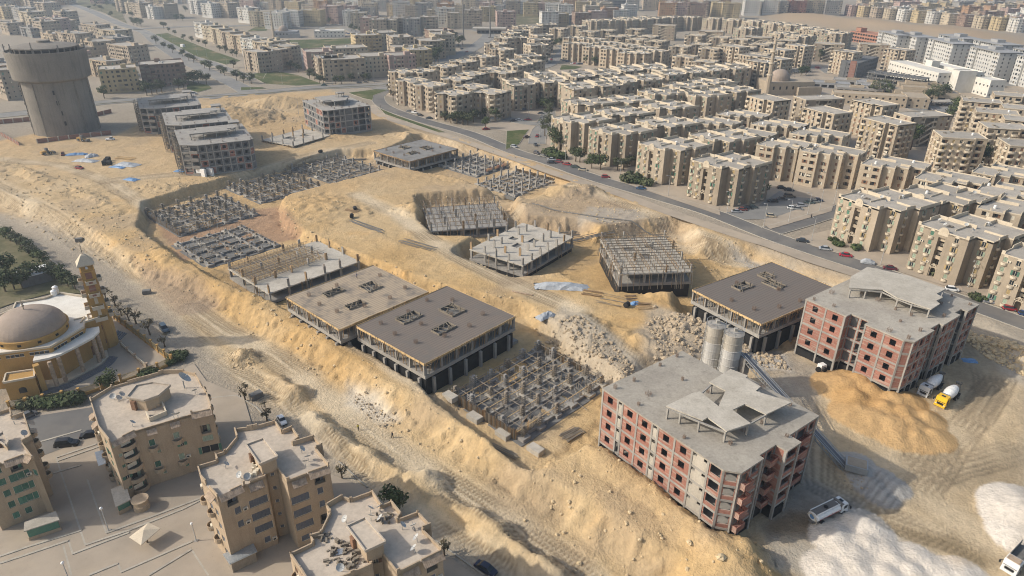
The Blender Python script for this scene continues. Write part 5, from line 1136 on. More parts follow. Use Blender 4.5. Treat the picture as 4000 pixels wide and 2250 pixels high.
for k in range(6): b = MB(); f = k/6; b.prism([(o[0][0]*(1-f)+o[3][0]*f*0+o[0][0]*0+f*1.2, o[0][1]-.0+f*0), (o[1][0], o[1][1]), (o[2][0], o[2][1]), (o[3][0]+f*1.2, o[3][1])], 0, .2+.22*(k), True) if False else b.rbox(((o[1][0]+o[2][0])/2-k*.5+.6, (o[1][1]+o[2][1])/2, 0), (.52, 5.5, 1.3-abs(5-k)*.22), 0); b.build('step', M['steps'], t)
court = sheet('court_paving', [(-123.2,182.8), (-90.0,152.5), (-98.3,143.4), (-112.2,134.9), (-115.7,139.1), (-108.3,155.7)], -3.97, 'paving')
# water tower -----------------------------------------------------
t = thing('water_tower', 'huge round grey concrete water tower with wider drum above ribbed shaft', 'water tower', (-254, 388, -.3))
b = MB(); b.lathe([(16.6,0),(16.3,28.6)], 64, caps=False); b.build('shaft', M['conc_old'], t)
b = MB(); b.lathe([(16.3,28.5),(18.6,29.6),(18.8,30.2),(19.3,43.2),(19.3,43.9),(18.6,43.9),(18.6,43.2)], 64, caps=False); b.build('drum', M['conc_old'], t)
b = MB(); b.lathe([(18.6,43.0),(12,43.4),(0.05,43.6)], 48, caps=False); b.build('drum_floor', M['conc_old'], t)
b = MB(); b.lathe([(16.2,45.2),(16.4,45.8),(12,46.6),(3.2,47.6),(3.2,48.6),(.05,48.8)], 48, caps=False); b.build('roof', M['conc_old'], t)
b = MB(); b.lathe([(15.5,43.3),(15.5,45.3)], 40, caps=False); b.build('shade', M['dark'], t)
for i in range(28): a = 2*pi*i/28; c_ = MB(); c_.rbox((16.0*cos(a),16.0*sin(a),43.3), (.6,.5,2.1), a); c_.build('column', M['conc_old'], t)
for i in range(10): a = 2*pi*i/10+.2; c_ = MB(); c_.rbox((16.45*cos(a),16.45*sin(a),0), (.7,.6,28.5), a); c_.build('rib', M['conc_old'], t)
for k, z in enumerate((6,11.5,17,22.5)): a = radians(-58-k*1.5); c_ = MB(); c_.rbox((16.5*cos(a),16.5*sin(a),z), (.35,1.2,2.2), a); c_.build('window', M['dark'], t)
for k, z in enumerate((4,10,16,22,26)): a = radians(-142); c_ = MB(); c_.rbox((16.5*cos(a),16.5*sin(a),z), (.35,.9,1.6), a); c_.build('window', M['dark'], t)
for i in range(7): a = radians(-150+i*37); c_ = MB(); c_.bar((18.4*cos(a),18.4*sin(a),43),(18.4*cos(a),18.4*sin(a),47.5+i%3),.35); c_.bar((18.4*cos(a)-.8,18.4*sin(a),46),(18.4*cos(a)+.8,18.4*sin(a),46.2),.3); c_.build('aerial', M['conc_dark'], t)
# walls round the tower
def brick_wall(label, pts, h, z=-.2, col='brickdk'):
    t = thing('brick_wall', label, 'wall', (*pts[0], z))
    for a, b_ in zip(pts[:-1], pts[1:]):
        a2, b2 = rel([a, b_], pts[0]); Ln = hypot(b2[0]-a2[0], b2[1]-a2[1]); k = max(1, round(Ln/5))
        for i in range(k):
            q0 = [a2[m_]+(b2[m_]-a2[m_])*i/k for m_ in (0,1)]; q1 = [a2[m_]+(b2[m_]-a2[m_])*(i+.92)/k for m_ in (0,1)]
            p = MB(); p.bar((*q0,h/2),(*q1,h/2),.25,h); p.build('brick_panel', M[col], t); p = MB(); p.rbox((*q0,0),(.5,.5,h+.1),0); p.build('post', M['conc_light'], t)
brick_wall('low brick wall with pale posts in front of the water tower', [(-252.4,357.9), (-240.7,366.7), (-223.6,378.4)], 2.4)
brick_wall('low brick wall left of the water tower', [(-303.8,399.3), (-287.2,408.9)], 2.6)
brick_wall('brick wall running down to the dirt track at the left edge', [(-289.9,380.5), (-258.2,352.2)], 2.2)
brick_wall('brick wall between the tower and the far grey shell', [(-257.1,422.1), (-252.7,433.6)], 2.4)
# peach apartment houses -----------------------------------------
def tile_awning(t, A_, B_, z, dep=1.1, drop=.7):
    L_ = hypot(B_[0]-A_[0], B_[1]-A_[1]); u = ((B_[0]-A_[0])/L_, (B_[1]-A_[1])/L_); nn = (u[1], -u[0]); k = max(4, int(L_/.28)); m_ = MB()
    for i in range(k):
        s0, s1 = L_*i/k, L_*(i+.86)/k
        P = lambda s, d, zz: (A_[0]+u[0]*s+nn[0]*d, A_[1]+u[1]*s+nn[1]*d, zz)
        m_.face([P(s0,dep,z-drop),P(s1,dep,z-drop),P(s1,0.02,z),P(s0,0.02,z)]); m_.face([P(s1,dep,z-drop),P(s1+L_*.14/k,dep,z-drop-.09),P(s1+L_*.14/k,.02,z-.09),P(s1,.02,z)]); m_.face([P(s0,dep,z-drop-.12),P(s1,dep,z-drop-.12),P(s1,dep,z-drop),P(s0,dep,z-drop)])
    return m_.build('tile_awning', M['tile'], t)
def peach_house(label, pts, zr, cols, pent, par, floors, shut, seed, awn=(), dishes=(), states=(0,0,0,0,1)):
    c = cen(pts); plan = rel(pts, c)
    if not ccw(plan): plan = plan[::-1]
    H = zr-Z0; sh = (H-.5)/floors
    t = facade_block('apartment_house', label, 'apartment house', c, 0, plan, Z0, floors, sh, cols, 'peach', 'peachroof', True, seed, shut=shut, states=states, balm='peach', group='peach houses round the plaza', first=.5, parapet=par, bal=(1.9,.95,.95), ac=.25)
    for i, f0, f1, z in awn:
        a, b_ = plan[i], plan[(i+1)%len(plan)]; A_ = (a[0]+(b_[0]-a[0])*f0, a[1]+(b_[1]-a[1])*f0); B_ = (a[0]+(b_[0]-a[0])*f1, a[1]+(b_[1]-a[1])*f1); tile_awning(t, A_, B_, H+z)
    if pent:
        pp, hh = pent; pl = rel(pp, c); pl = pl if ccw(pl) else pl[::-1]
        b = MB(); b.prism(offset_poly(pl, -.25), H-.05, H+hh-.3, False); b.build('penthouse', M['peach'], t)
        b = MB(); b.prism(pl, H+hh-.3, H+hh, True, True); n = len(pl)
        for i in range(n): b.bar((*pl[i],H+hh+.15),(*pl[(i+1)%n],H+hh+.15),.22,.32)
        b.build('penthouse_roof', M['peachroof'], t)
        e0, e1 = pl[0], pl[1]; d = MB(); d.rbox((e0[0]+(e1[0]-e0[0])*.3, e0[1]+(e1[1]-e0[1])*.3, H), (1.0,.6,2.0), atan2(e1[1]-e0[1], e1[0]-e0[0])); d.build('door', M['brownsh'], t)
    for q in dishes:
        l = rel([q], c)[0]; obj('satellite_dish', dish_mesh(), t, (*l, H-.02), seed+l[0])
    return t, c, plan, H
PD = [(0,.07,1.1),(.07,.93,.75),(.93,1,1.1)]
A2 = [(-76.1,102.6), (-73.2,106.4), (-64.6,111.8), (-60.9,113.4), (-64.0,118.7), (-69.3,125.7), (-72.6,126.9), (-76.9,126.6), (-85.2,120.8), (-87.2,115.9), (-80.3,106.6)]
t, c, pl, H = peach_house('peach house with six sided roof room next to the mosque court', A2, 10, {0: [(.62,'D'), (.25,'s')], 1: [(.22,'B',(1,3)), (.30,'s',(0,2)), (.66,'B',(1,3)), (.72,'s',(0,2))], 2: [(.5,'O',(3,)), (.5,'G',(2,)), (.5,'W',(1,))], 3: [(.5,'S')], 4: [(.3,'B'),(.7,'B')], 8: [(.3,'B'),(.7,'S')], 9: [(.2,'B'),(.5,'B'),(.8,'B')], 10: [(.5,'S')]},
    ([(-77.9,113.7), (-73.8,112.7), (-71.8,114.4), (-71.0,118.1), (-75.1,119.0), (-78.0,117.8)], 2.7), {0: [(.5,1,.45)], 1: [(0,1,.12)], 2: [(0,.1,1.0),(.1,.9,.5)], 3: [(0,.5,1.1),(.5,1,.8)], 4: PD, 5: PD, 6: [(0,1,1.0)], 7: [(0,.1,1.1),(.1,.45,.8),(.45,.7,.9),(.7,1,.5)], 8: PD, 9: [(0,.15,1.2),(.15,.5,.8),(.5,1,.9)], 10: [(0,1,1.2)]}, 5, ('green','green','palegreen'), 3,
    awn=((0,.05,.95,.3),(2,.02,.98,.3),(1,.18,.36,-.5),(1,.6,.78,-.5),(9,.3,.45,-.5),(9,.6,.75,-.5)), dishes=((-82.7,116.7), (-81.3,116.0), (-81.3,117.3), (-74.4,107.9), (-67.4,110.5), (-66.6,110.6), (-66.5,118.7)))
l = rel([(-69.9,121.1)], c)[0]; b = MB(); b.bar((0,0,0),(0,0,1.6),.22); o_ = obj('satellite_dish', dish_mesh(), t, (*l, H), 2.0); o_.scale = (2.4,2.4,2.4)
q = rel([(-73.4,111.6), (-71.7,109.5), (-69.4,111.7), (-71.6,114.8)], c); b = MB()
for i in range(3): b.bar((*q[i],H+.5),(*q[i+1],H+.5),.22,1.0)
b.build('terrace_wall', M['coping'], t)
q = rel([(-78.9,102.7), (-76.9,104.5), (-73.6,100.0), (-75.5,98.0)], c); q = q if ccw(q) else q[::-1]
b = MB(); b.prism(q, 2.45, 2.65, True, True); b.build('porch_roof', M['conc_light'], t); b = MB(); b.prism(offset_poly(q,-.2), 0, 1.1, True); b.build('porch_wall', M['peach'], t); b = MB(); b.prism(offset_poly(q,-.3), 1.1, 2.44, False); b.build('porch_lattice', M['green'], t)
l = rel([(-72.1,100.4)], c)[0]; b = MB(); b.lathe([(1.5,0),(1.5,1.2),(1.35,1.25),(1.35,2.2),(1.6,2.25),(1.6,2.5)], 14, (*l,0)); b.build('round_kiosk', M['peach'], t)
q = rel([(-84.8,109.4), (-83.5,110.1), (-80.7,106.1), (-81.8,105.3)], c); q = q if ccw(q) else q[::-1]; b = MB(); b.prism(q, 6.2, 6.3, True, True); b.build('canopy', M['corrug'], t)
A3 = [(-49.1,86.6), (-45.8,89.6), (-42.7,91.8), (-43.1,93.4), (-41.5,94.1), (-38.6,90.5), (-35.6,92.5), (-32.2,94.5), (-35.7,98.9), (-34.6,99.5), (-36.9,102.1), (-40.4,100.2), (-39.6,101.9), (-41.8,104.9), (-43.3,103.6), (-45.6,106.8), (-49.3,104.8), (-52.6,104.1), (-51.3,101.9), (-52.0,97.6), (-53.4,96.8), (-52.4,95.3), (-55.3,93.7), (-53.5,90.8)]
t, c, pl, H = peach_house('peach house with slate blue shutters and oblong roof room in the plaza', A3, 12, {0: [(.5,'O',(4,)), (.62,'S',(2,3)), (.55,'O',(0,))], 1: [(.5,'W',(1,2,3)), (.5,'G',(4,)), (.55,'S',(0,))], 3: [(.5,'s')], 5: [(.5,'W',(1,2,3)), (.55,'S',(4,)), (.5,'G',(0,))], 6: [(.5,'O',(4,1)), (.45,'S',(2,3)), (.5,'G',(0,))], 7: [(.5,'B')], 9: [(.5,'S')], 15: [(.5,'S')], 22: [(.5,'B',(1,3)),(.5,'S',(0,2,4))], 23: [(.35,'B',(1,3)),(.7,'S')], 21: [(.5,'S')], 19: [(.5,'S')]},
    ([(-47.4,96.9), (-43.3,91.8), (-40.8,93.8), (-44.9,98.7)], 2.7), {0: [(.5,.95,.4)], 1: [(0,.1,.9),(.3,1,.35)], 2: [(0,1,.3)], 3: [(0,.1,.2)], 4: [(0,1,.5)], 5: [(0,.15,.9),(.15,1,.35)], 6: [(.05,.9,.5)], 7: PD, 8: [(0,1,1.1)], 9: PD, 10: [(0,1,1.1)], 11: [(0,1,.9)], 12: PD, 13: [(0,1,1)], 14: PD, 15: [(0,.8,.8),(.8,1,1.2)], 16: [(0,.3,1.2),(.3,1,.8)], 17: [(0,1,1)], 18: PD, 19: PD, 20: [(0,1,1)], 21: PD, 22: PD, 23: [(0,.3,1.2),(.5,1,.8)]}, 5, ('bluesh','bluesh'), 8,
    awn=((0,.05,.95,.25),(6,.05,.98,.2),(1,.2,.85,-.35),(5,.2,.9,-.35),(23,.5,.9,-.2)), dishes=((-50.4,93.9), (-46.8,91.3), (-45.5,90.9), (-38.1,98.1), (-36.3,95.9), (-36.5,94.6)), states=(0,0,0,0,0))
q = rel([(-50.6,86.7), (-48.6,84.6), (-44.8,87.5), (-46.4,89.7)], c); q = q if ccw(q) else q[::-1]; b = MB(); b.prism(q, 2.6, 2.72, True, True)
for i in range(12): f0 = i/12; b.bar((q[0][0]+(q[1][0]-q[0][0])*f0, q[0][1]+(q[1][1]-q[0][1])*f0, 2.75),(q[3][0]+(q[2][0]-q[3][0])*f0, q[3][1]+(q[2][1]-q[3][1])*f0, 2.75),.2,.1)
b.build('canopy', M['corrug'], t); b = MB(); b.prism(offset_poly(q,-.3), 0, 2.3, False); b.build('porch_lattice', M['woodgrey'], t)
q = rel([(-36.1,94.4), (-33.3,96.9), (-32.8,96.0), (-35.9,94.0)], c); b = MB(); b.face([(*q[0],H-2.6),(*q[1],H-2.6),(*q[2],H-3.1),(*q[3],H-3.1)][::-1]); b.build('canopy', M['corrug'], t)
b = MB(); r = random.Random(3); l = rel([(-45.0,93.4)], c)[0]
for _ in range(16): x, y = l[0]+r.uniform(-.8,.8), l[1]+r.uniform(-1.6,1.6); b.rbox((x,y,H), (r.uniform(.2,.8),r.uniform(.2,.5),r.uniform(.2,.8)), r.random()*3)
tag(b.build('junk_heap', M['cream'], t), kind='stuff')
A4 = [(-30.9,71.6), (-28.3,68.3), (-22.9,71.1), (-20.4,72.7), (-21.4,74.5), (-19.5,75.1), (-16.6,71.4), (-13.4,73.6), (-10.3,75.7), (-13.8,79.6), (-12.5,80.3), (-15.0,83.3), (-18.2,81.5), (-17.6,82.8), (-19.7,85.6), (-21.2,84.6), (-23.3,87.9), (-26.6,86.0), (-28.1,86.7), (-30.3,84.5), (-29.3,83.2), (-29.8,78.6), (-31.2,78.0), (-30.3,76.7), (-33.3,74.5)]
t, c, pl, H = peach_house('peach house with cluttered roof and bare dish mount at the bottom edge', A4, 12, {2: [(.5,'W')], 4: [(.5,'s')], 6: [(.5,'W',(1,2,3)),(.5,'S',(4,))], 7: [(.5,'O',(4,)),(.5,'S',(1,2,3))], 8: [(.3,'B'),(.7,'S')], 24: [(.5,'B')], 21: [(.5,'S')]},
    ([(-25.2,77.9), (-21.4,73.1), (-18.7,74.9), (-22.7,79.7)], 2.7), {0: [(0,1,1.0)], 1: PD, 2: PD, 3: [(0,1,.3)], 4: [(0,.1,.2)], 5: [(0,1,.5)], 6: [(0,.15,.9),(.15,1,.4)], 7: [(.05,1,.5)], 8: PD, 9: [(0,1,1.2)], 10: PD, 11: PD, 12: [(0,1,1)], 13: [(0,1,1)], 14: PD, 15: [(0,1,1.1)], 16: PD, 17: PD, 18: [(0,1,1.1)], 19: PD, 20: PD, 21: [(0,1,1)], 22: PD, 23: PD, 24: PD}, 5, ('bluesh','brownsh'), 9,
    awn=((7,.05,.98,.2),(6,.2,.9,-.4),(0,.1,.9,.2)), dishes=((-22.8,83.5), (-21.3,83.9), (-22.4,81.8), (-20.7,81.5), (-15.2,79.9), (-14.4,77.5), (-26.3,81.3), (-17.1,80.0), (-14.5,75.4), (-25.0,71.8)))
b = MB(); r = random.Random(9)
for (x, y, s) in [((-26.6,74.2)+(1.3,)), ((-27.2,75.4)+(.8,)), ((-23.8,76.0)+(1.4,)), ((-25.9,76.5)+(.9,)), ((-24.3,74.0)+(1.5,)), ((-23.0,73.6)+(1.3,)), ((-20.5,82.6)+(1.2,)), ((-28.8,78.3)+(.8,))]:
    for _ in range(9): b.rbox((x-c[0]+r.uniform(-s,s), y-c[1]+r.uniform(-s,s), H), (r.uniform(.2,1.1),r.uniform(.12,.5),r.uniform(.1,.7)), r.random()*3)
tag(b.build('junk_heap', M['woodgrey'], t), kind='stuff')
l = rel([(-25.9,75.4)], c)[0]; b = MB(); b.rbox((*l,H), (1.5,1.1,.15), .3); b.build('fridge_door', M['galv'], t)
A1 = [(-95.4,94.2), (-92.7,96.8), (-90.0,99.1), (-88.1,98.5), (-92.4,102.3), (-91.5,103.7), (-97.7,111.1), (-99.2,109.8), (-101.4,112.6), (-103.6,110.9), (-105.5,106.1)]
t, c, pl, H = peach_house('peach house with green shutters cut by the left edge', A1, 10, {0: [(.75,'S')], 1: [(.12,'W',(1,2,3)),(.55,'S',(1,2,3)),(.5,'O',(4,)),(.3,'S',(0,))], 2: [(.5,'S',(3,))], 3: [(.4,'S')], 5: [(.25,'B',(1,3,4)),(.6,'B',(1,3,4))], 7: [(.5,'S')]},
    ([(-97.4,102.2), (-93.7,100.1), (-94.0,101.2), (-96.8,104.0)], 1.4), {1: [(.1,.95,.4)], 2: [(0,1,.4)], 3: [(0,1,.5)], 4: [(0,1,1.0)], 5: [(0,.3,1.1),(.3,1,.8)], 6: [(0,1,1.0)], 7: [(0,1,1.1)], 8: PD}, 5, ('green','green'), 5, awn=((1,.08,.98,.2),(2,.05,.95,.2),(5,.35,.55,-.4),(5,.7,.9,-.4)), dishes=((-97.9,108.3), (-93.4,104.4)))
q = rel([(-88.8,91.5), (-84.0,94.4), (-86.0,96.6), (-90.1,93.7)], c); q = q if ccw(q) else q[::-1]; b = MB(); b.prism(q, 2.7, 2.9, True, True); b.build('porch_roof', M['conc_light'], t); b = MB(); b.prism(offset_poly(q,-.2), 0, .9, True); b.build('porch_wall', M['peach'], t)
b = MB(); b.prism(offset_poly(q,-.3), .9, 2.69, False); b.build('porch_glazing', M['green'], t)
# shed in the garden
p = [(-161.6,200.8), (-156.4,194.4), (-149.9,200.6), (-155.0,205.9)]; c = cen(p); q = rel(p, c); q = q if ccw(q) else q[::-1]
t = thing('garden_shed', 'grey garden shed with long white sheet roof left of the minaret', 'shed', (*c, Z0)); b = MB(); b.prism(offset_poly(q, -.3), 0, 3.6, False); b.build('wall', M['block'], t); b = MB(); b.prism(q, 3.62, 3.8, True, True)
b.build('roof', M['whitep'], t)

# ---------------------------------------------------------------- the tan housing estate
FAR0 = (0, -3000)
def sun_block(near, seed):
    plan = [(0,0),(7.2,0),(7.2,2.2),(9.4,2.2),(9.4,0),(16,0),(16,4.5),(21,4.5),(21,12),(23,12),(23,24),(3,24),(3,12),(0,12)]
    rpn = [(0,0),(16,0),(16,4.5),(21,4.5),(21,12),(23,12),(23,24),(3,24),(3,12),(0,12)]
    cols = {0: [(1.5,'B'),(5.0,'B')], 2: [(1.1,'O',range(1,5))], 4: [(3.2,'B')], 6: [(2.5,'B')], 7: [(3.6,'B')], 9: [(3.2,'B'),(8.8,'B')], 10: [(4,'S'),(9,'B'),(15,'B')], 11: [(3,'B'),(8.6,'B')], 13: [(3.2,'S'),(8.6,'B')]}
    par = {0: [(0,.06,1.2),(.06,.94,.3),(.94,1,1.2)], 1: [(0,.5,1.2),(.5,1,.4)], 2: [(0,1,.4)], 3: [(0,.4,.4),(.4,1,1.2)], 4: [(0,.1,1.2),(.1,1,.4)], 5: [(0,1,1.15)], 6: [(0,.3,.4),(.3,.7,1.2),(.7,1,.4)], 7: [(0,1,1.15)], 8: [(0,1,1.1)], 9: [(0,.45,1.2),(.45,1,.4)]}
    t = facade_block('apartment_block', 'x', 'apartment block', FAR0, 0, plan, 0, 5, 3.05, cols, 'tan', 'tanroof', near, seed, roofplan=rpn, group='tan blocks of the estate', parapet=par, top_arch=True, shut=('green','palegreen','ochresh','palegreen'))
    H = .4+5*3.05
    for q in ((3,11.9,H-.1,12,12.12,H+1.25),(14.5,11.9,H-.1,21,12.12,H+.6),(9.4,4.5,H-.1,9.62,11.9,H+.5),(12,17,H-.1,12.2,23.7,H+1.1)): mb = MB(); mb.box(*q); mb.build('roof_wall', M['coping'], t)
    md = MB(); n = 12; c = (8.3, -.02, H+.1); R_ = 1.55
    P = [(c[0]+R_*cos(pi*i/n), c[2]+R_*sin(pi*i/n)) for i in range(n+1)]; Q = [(c[0]+R_*.68*cos(pi*i/n), c[2]+R_*.68*sin(pi*i/n)) for i in range(n+1)]
    P = [(P[0][0], H-1.1)]+P+[(P[-1][0], H-1.1)]
    for y, s in ((-.08, 1), (.3, -1)): 
        f_ = [(p[0],y,p[1]) for p in P]; md.face(f_ if s < 0 else f_[::-1])
    for i in range(len(P)-1): md.face([(P[i][0],-.08,P[i][1]),(P[i][0],.3,P[i][1]),(P[i+1][0],.3,P[i+1][1]),(P[i+1][0],-.08,P[i+1][1])])
    for i in range(n): md.face([(Q[i][0],-.17,Q[i][1]),(Q[i+1][0],-.17,Q[i+1][1]),(Q[i+1][0]*.6+c[0]*.4,-.17,Q[i+1][1]*.6+c[2]*.4),(Q[i][0]*.6+c[0]*.4,-.17,Q[i][1]*.6+c[2]*.4)])
    md.build('sun_medallion', M['coping'], t)
    d = MB(); P = [(7.2,.4),(7.2,2.4)]+[(8.3+1.1*cos(pi-pi*i/8),2.4+1.1*sin(pi*i/8)) for i in range(9)][1:]+[(9.4,.4)]
    d.face([(7.2,.3,3.45),(9.4,.3,3.45),(9.4,.3,2.4)]+[(8.3+.9*cos(pi*i/8),.3,2.4+.95*sin(pi*i/8)) for i in range(9)]+[(7.2,.3,2.4)])
    d.box(7.2,.28,.0,7.45,.5,2.4); d.box(9.15,.28,0,9.4,.5,2.4); d.build('entrance_arch', M['tan2'], t)
    g = MB(); g.bar((7.1,-.06,3.6),(8.3,-.06,5.0),.16); g.bar((9.5,-.06,3.6),(8.3,-.06,5.0),.16); g.bar((7.1,-.06,3.6),(9.5,-.06,3.6),.14); g.bar((8.3,-.06,3.6),(8.3,-.06,5.0),.1); g.build('entrance_gable', M['coping'], t)
    w_ = MB(); w_.box(7.21,.02,H-1.9,9.39,.25,H-.03); w_.build('lintel', M['tan'], t)
    b = MB()
    for f in range(1,5): b.box(7.21,.9,.4+f*3.05-.2,9.39,2.18,.4+f*3.05); b.box(7.21,.9,.4+f*3.05,9.39,1.05,.4+f*3.05+.95)
    b.build('landing', M['tan2'], t)
    roof_clutter(t, H, 2, 2, 14, 11, seed, near); roof_clutter(t, H, 5, 14, 21, 22, seed+5, near)
    return t
def step_block(near, seed):
    plan = [(0,0),(4.4,0),(8.4,0),(8.4,2.2),(12.8,2.2),(12.8,5.4),(17,5.4),(17,9.5),(22,9.5),(22,21),(4,21),(4,13),(0,13)]
    cols = {0: [(1.0,'S'),(3.1,'L')], 1: [(2,'L')], 3: [(2.3,'S')], 5: [(2,'S')], 6: [(2,'S')], 7: [(2.5,'L')], 8: [(3.5,'S'),(8,'L')], 9: [(3,'S'),(8,'L'),(13,'L')], 11: [(2,'S')], 12: [(4,'S'),(9,'L')]}
    par = {0: [(0,.1,1.1),(.1,.9,.25),(.9,1,1.1)], 1: [(0,.85,.25),(.85,1,1.1)], 2: [(0,1,1.1)], 4: [(0,1,1.1)], 6: [(0,1,1.1)], 8: [(0,.2,1.1),(.2,.8,.25),(.8,1,1.1)], 10: [(0,1,1.1)], 12: [(0,.3,1.1),(.3,1,.3)]}
    t = facade_block('apartment_block', 'x', 'apartment block', FAR0, 0, plan, 0, 5, 2.95, cols, 'tan2', 'tanroof', near, seed, group='stepped tan blocks of the estate', parapet=par, shut=('brownsh','brownsh','cream'), states=(0,0,0,1,2))
    H = .4+5*2.95; [MB().box(*q).build('roof_wall', M['coping'], t) for q in ((4,12.9,H-.1,10,13.1,H+1),(12.8,9.4,H-.1,17,9.6,H+.8),(8.3,2.3,H-.1,8.5,6,H+.9))]; roof_clutter(t, H, 2, 3, 16, 18, seed, near); return t
def stair_block(near, seed):
    plan = [(0,0),(7,0),(7,3.2),(17,3.2),(17,0),(26,0),(26,13),(0,13)]
    cols = {0: [(1.4,'B')], 2: [(1.5,'O')], 4: [(3,'S'),(6.6,'B')], 5: [(3,'B'),(9,'D')], 6: [(4,'S'),(9,'D'),(15,'D'),(21,'S')], 7: [(3.5,'D'),(9.5,'B')]}
    t = facade_block('apartment_block', 'x', 'apartment block', FAR0, 0, plan, 0, 5, 3.1, cols, 'tan', 'tanroof', near, seed, roofplan=[(0,0),(26,0),(26,13),(0,13)], group='open stair blocks of the estate', shut=('brownsh','ochresh'))
    for f in range(5):
        z = .4+f*3.1; s = MB(); s.box(7.02,.1,z-.2,9,3.18,z+.0); s.box(15,.1,z-.2,16.98,3.18,z); s.box(7.02,.1,z,9,.25,z+.9); s.box(15,.1,z,16.98,.25,z+.9); s.build('landing', M['coping'], t)
        if f < 4: s = MB(); s.bar((9,.5,z),(15,.5,z+3.1),.5,.3); s.bar((9,.15,z+.7),(15,.15,z+3.75),.12,.7); s.bar((9,2.2,z+3.1),(15,2.2,z),.5,.3) if f % 2 else None; s.build('stair_flight', M['coping'], t)
    for x in (9, 15): c = MB(); c.box(x-.18,.0,0,x+.18,.36,15.6); c.build('column', M['coping'], t)
    b = MB(); b.box(6.6,-.15,15.2,17.4,.12,16.1); b.build('lintel', M['coping'], t); roof_clutter(t, 15.9, 2, 2, 24, 11, seed, near); return t
def balcony_block(near, seed):
    plan = [(0,0),(14,0),(14,2),(19.5,2),(19.5,15),(0,15)]
    cols = {0: [(1.5,'D'),(5.0,'B'),(8.2,'B'),(12.0,'D')], 2: [(2.7,'D')], 3: [(3,'D'),(7,'B'),(10.5,'B')], 4: [(4,'B'),(9,'D'),(15,'B')], 5: [(3,'B'),(7.5,'B'),(12,'D')]}
    t = facade_block('apartment_block', 'x', 'apartment block', FAR0, 0, plan, 0, 6, 3.0, cols, 'tan2', 'tanroof', near, seed, group='balcony blocks of the estate', shut=('brownsh','brownsh','ochresh'), bal=(1.6,.8,.8))
    roof_clutter(t, 18.4, 2, 2, 17, 13, seed, near); return t
def bay_block(near, seed):
    plan = [(0,0),(3.6,-1.2),(7.2,0),(7.2,1.5),(10.8,1.5),(10.8,0),(14.4,-1.2),(18,0),(18,16),(0,16)]
    cols = {0: [(1.9,'D')], 1: [(1.9,'S')], 3: [(1.8,'L')], 5: [(1.9,'S')], 6: [(1.9,'D')], 7: [(3,'D'),(8,'L'),(13,'S')], 8: [(4,'S'),(9,'L'),(14,'S')], 9: [(3,'S'),(8,'D'),(13,'S')]}
    par = {7: [(0,.3,1),(.3,.7,.3),(.7,1,1)], 9: [(0,.3,1),(.3,.7,.3),(.7,1,1)]}
    t = facade_block('apartment_block', 'x', 'apartment block', FAR0, 0, plan, 0, 5, 3.05, cols, 'tan', 'tanroof', near, seed, group='curved bay blocks of the estate', shut=('brownsh','cream','ochresh'), parapet=par); H = .4+5*3.05
    [MB().box(*q).build('roof_wall', M['coping'], t) for q in ((2,6,H-.1,8,6.2,H+.9),(10,9,H-.1,16,9.2,H+.9))]; roof_clutter(t, H, 2, 2, 16, 14, seed, near); return t
TYPES = {'A': (sun_block, (11.5,12)), 'B': (step_block, (11,10)), 'S': (stair_block, (13,6.5)), 'C': (balcony_block, (9.7,7.5)), 'D': (bay_block, (9,8))}
DESC = {'A': 'tan block with sun medallion', 'B': 'stepped tan block with arched loggias', 'S': 'tan block with open stair front', 'C': 'sand block with white balconies', 'D': 'tan block with window bays'}
PROTO = {}; USED = set()
def proto(k, near, v):
    key = (k, near, v)
    if key not in PROTO: PROTO[key] = TYPES[k][0](near, hash((k, v)) % 1000 if False else ord(k)*7+v*13)
    return key
def place(k, c, yaw, label, near=None, corner=False, v=None, z=0, sc=None):
    dist = hypot(c[0], c[1]); near = dist < 405 if near is None else near; v = R.randrange(3) if v is None else v; key = proto(k, near, v); a = radians(yaw); off = (0,0) if corner else TYPES[k][1]
    x, y = c[0]-(off[0]*cos(a)-off[1]*sin(a)), c[1]-(off[0]*sin(a)+off[1]*cos(a))
    if key not in USED: USED.add(key); o = PROTO[key]; o.location = (x,y,z); o.rotation_euler = (0,0,a); o['label'] = label; return o
    return dup(PROTO[key], (x,y,z), a, label, scale=sc)
def row(k, yaw, where, pts, **kw):
    for i, c in enumerate(sorted(pts)): place(k, c, yaw+R.uniform(-1.5,1.5), DESC[k]+', '+(ORD[i]+' from left, ' if len(pts) > 1 else '')+where, **kw)
for i, (c, yw) in enumerate([((19.8,358.8),-54), ((37,335.4),-52), ((56.7,307.7),-52), ((74.5,281),-53), ((117.3,235.3),-60), ((131.5,208),-58), ((143.5,184.5),-56)]):
    place('A', c, yw, DESC['A']+', '+ORD[i]+' from left, facing the main road', corner=True, near=True)
row('A', -57, 'directly behind the road front', [(60,374),(79,350),(100,322),(158,238)])
row('A', -57, 'in the third row from the main road', [(44,400),(67,408),(88,392),(93,432)])
row('A', -57, 'in the row before the estate mosque', [(117,428),(113,455),(139,443),(133,471)])
row('A', 27, 'in the long row behind street trees', [(5,463),(25,474),(42,452),(62,463),(73,476),(92,486)])
row('A', 27, 'in the second row behind street trees', [(20,493),(47,496),(66,506),(85,524),(104,534),(113,509),(132,519),(149,529),(168,539)])
row('B', -43, 'between the sun blocks and the mosque', [(103,354),(124,372),(113,330),(136,350)])
row('B', -43, 'behind the car park', [(126,309),(149,331),(142,299),(160,279),(172,259)])
row('B', -43, 'at the right edge of the estate', [(186,243),(200,268),(176,225),(196,222),(211,246)])
row('S', 12, 'below the market square', [(183,418),(222,374)])
row('S', -20, 'beyond the estate car parks', [(174.7,845.2), (213.4,785.0), (247.1,732.6), (299.0,684.2), (341.0,683.3)])
row('C', -65, 'on the slope below the market', [(168,370),(189,346),(204,392),(147,402)])
row('C', -13, 'beside the dark trees at right', [(208,317),(241,336),(230,303),(254,318)])
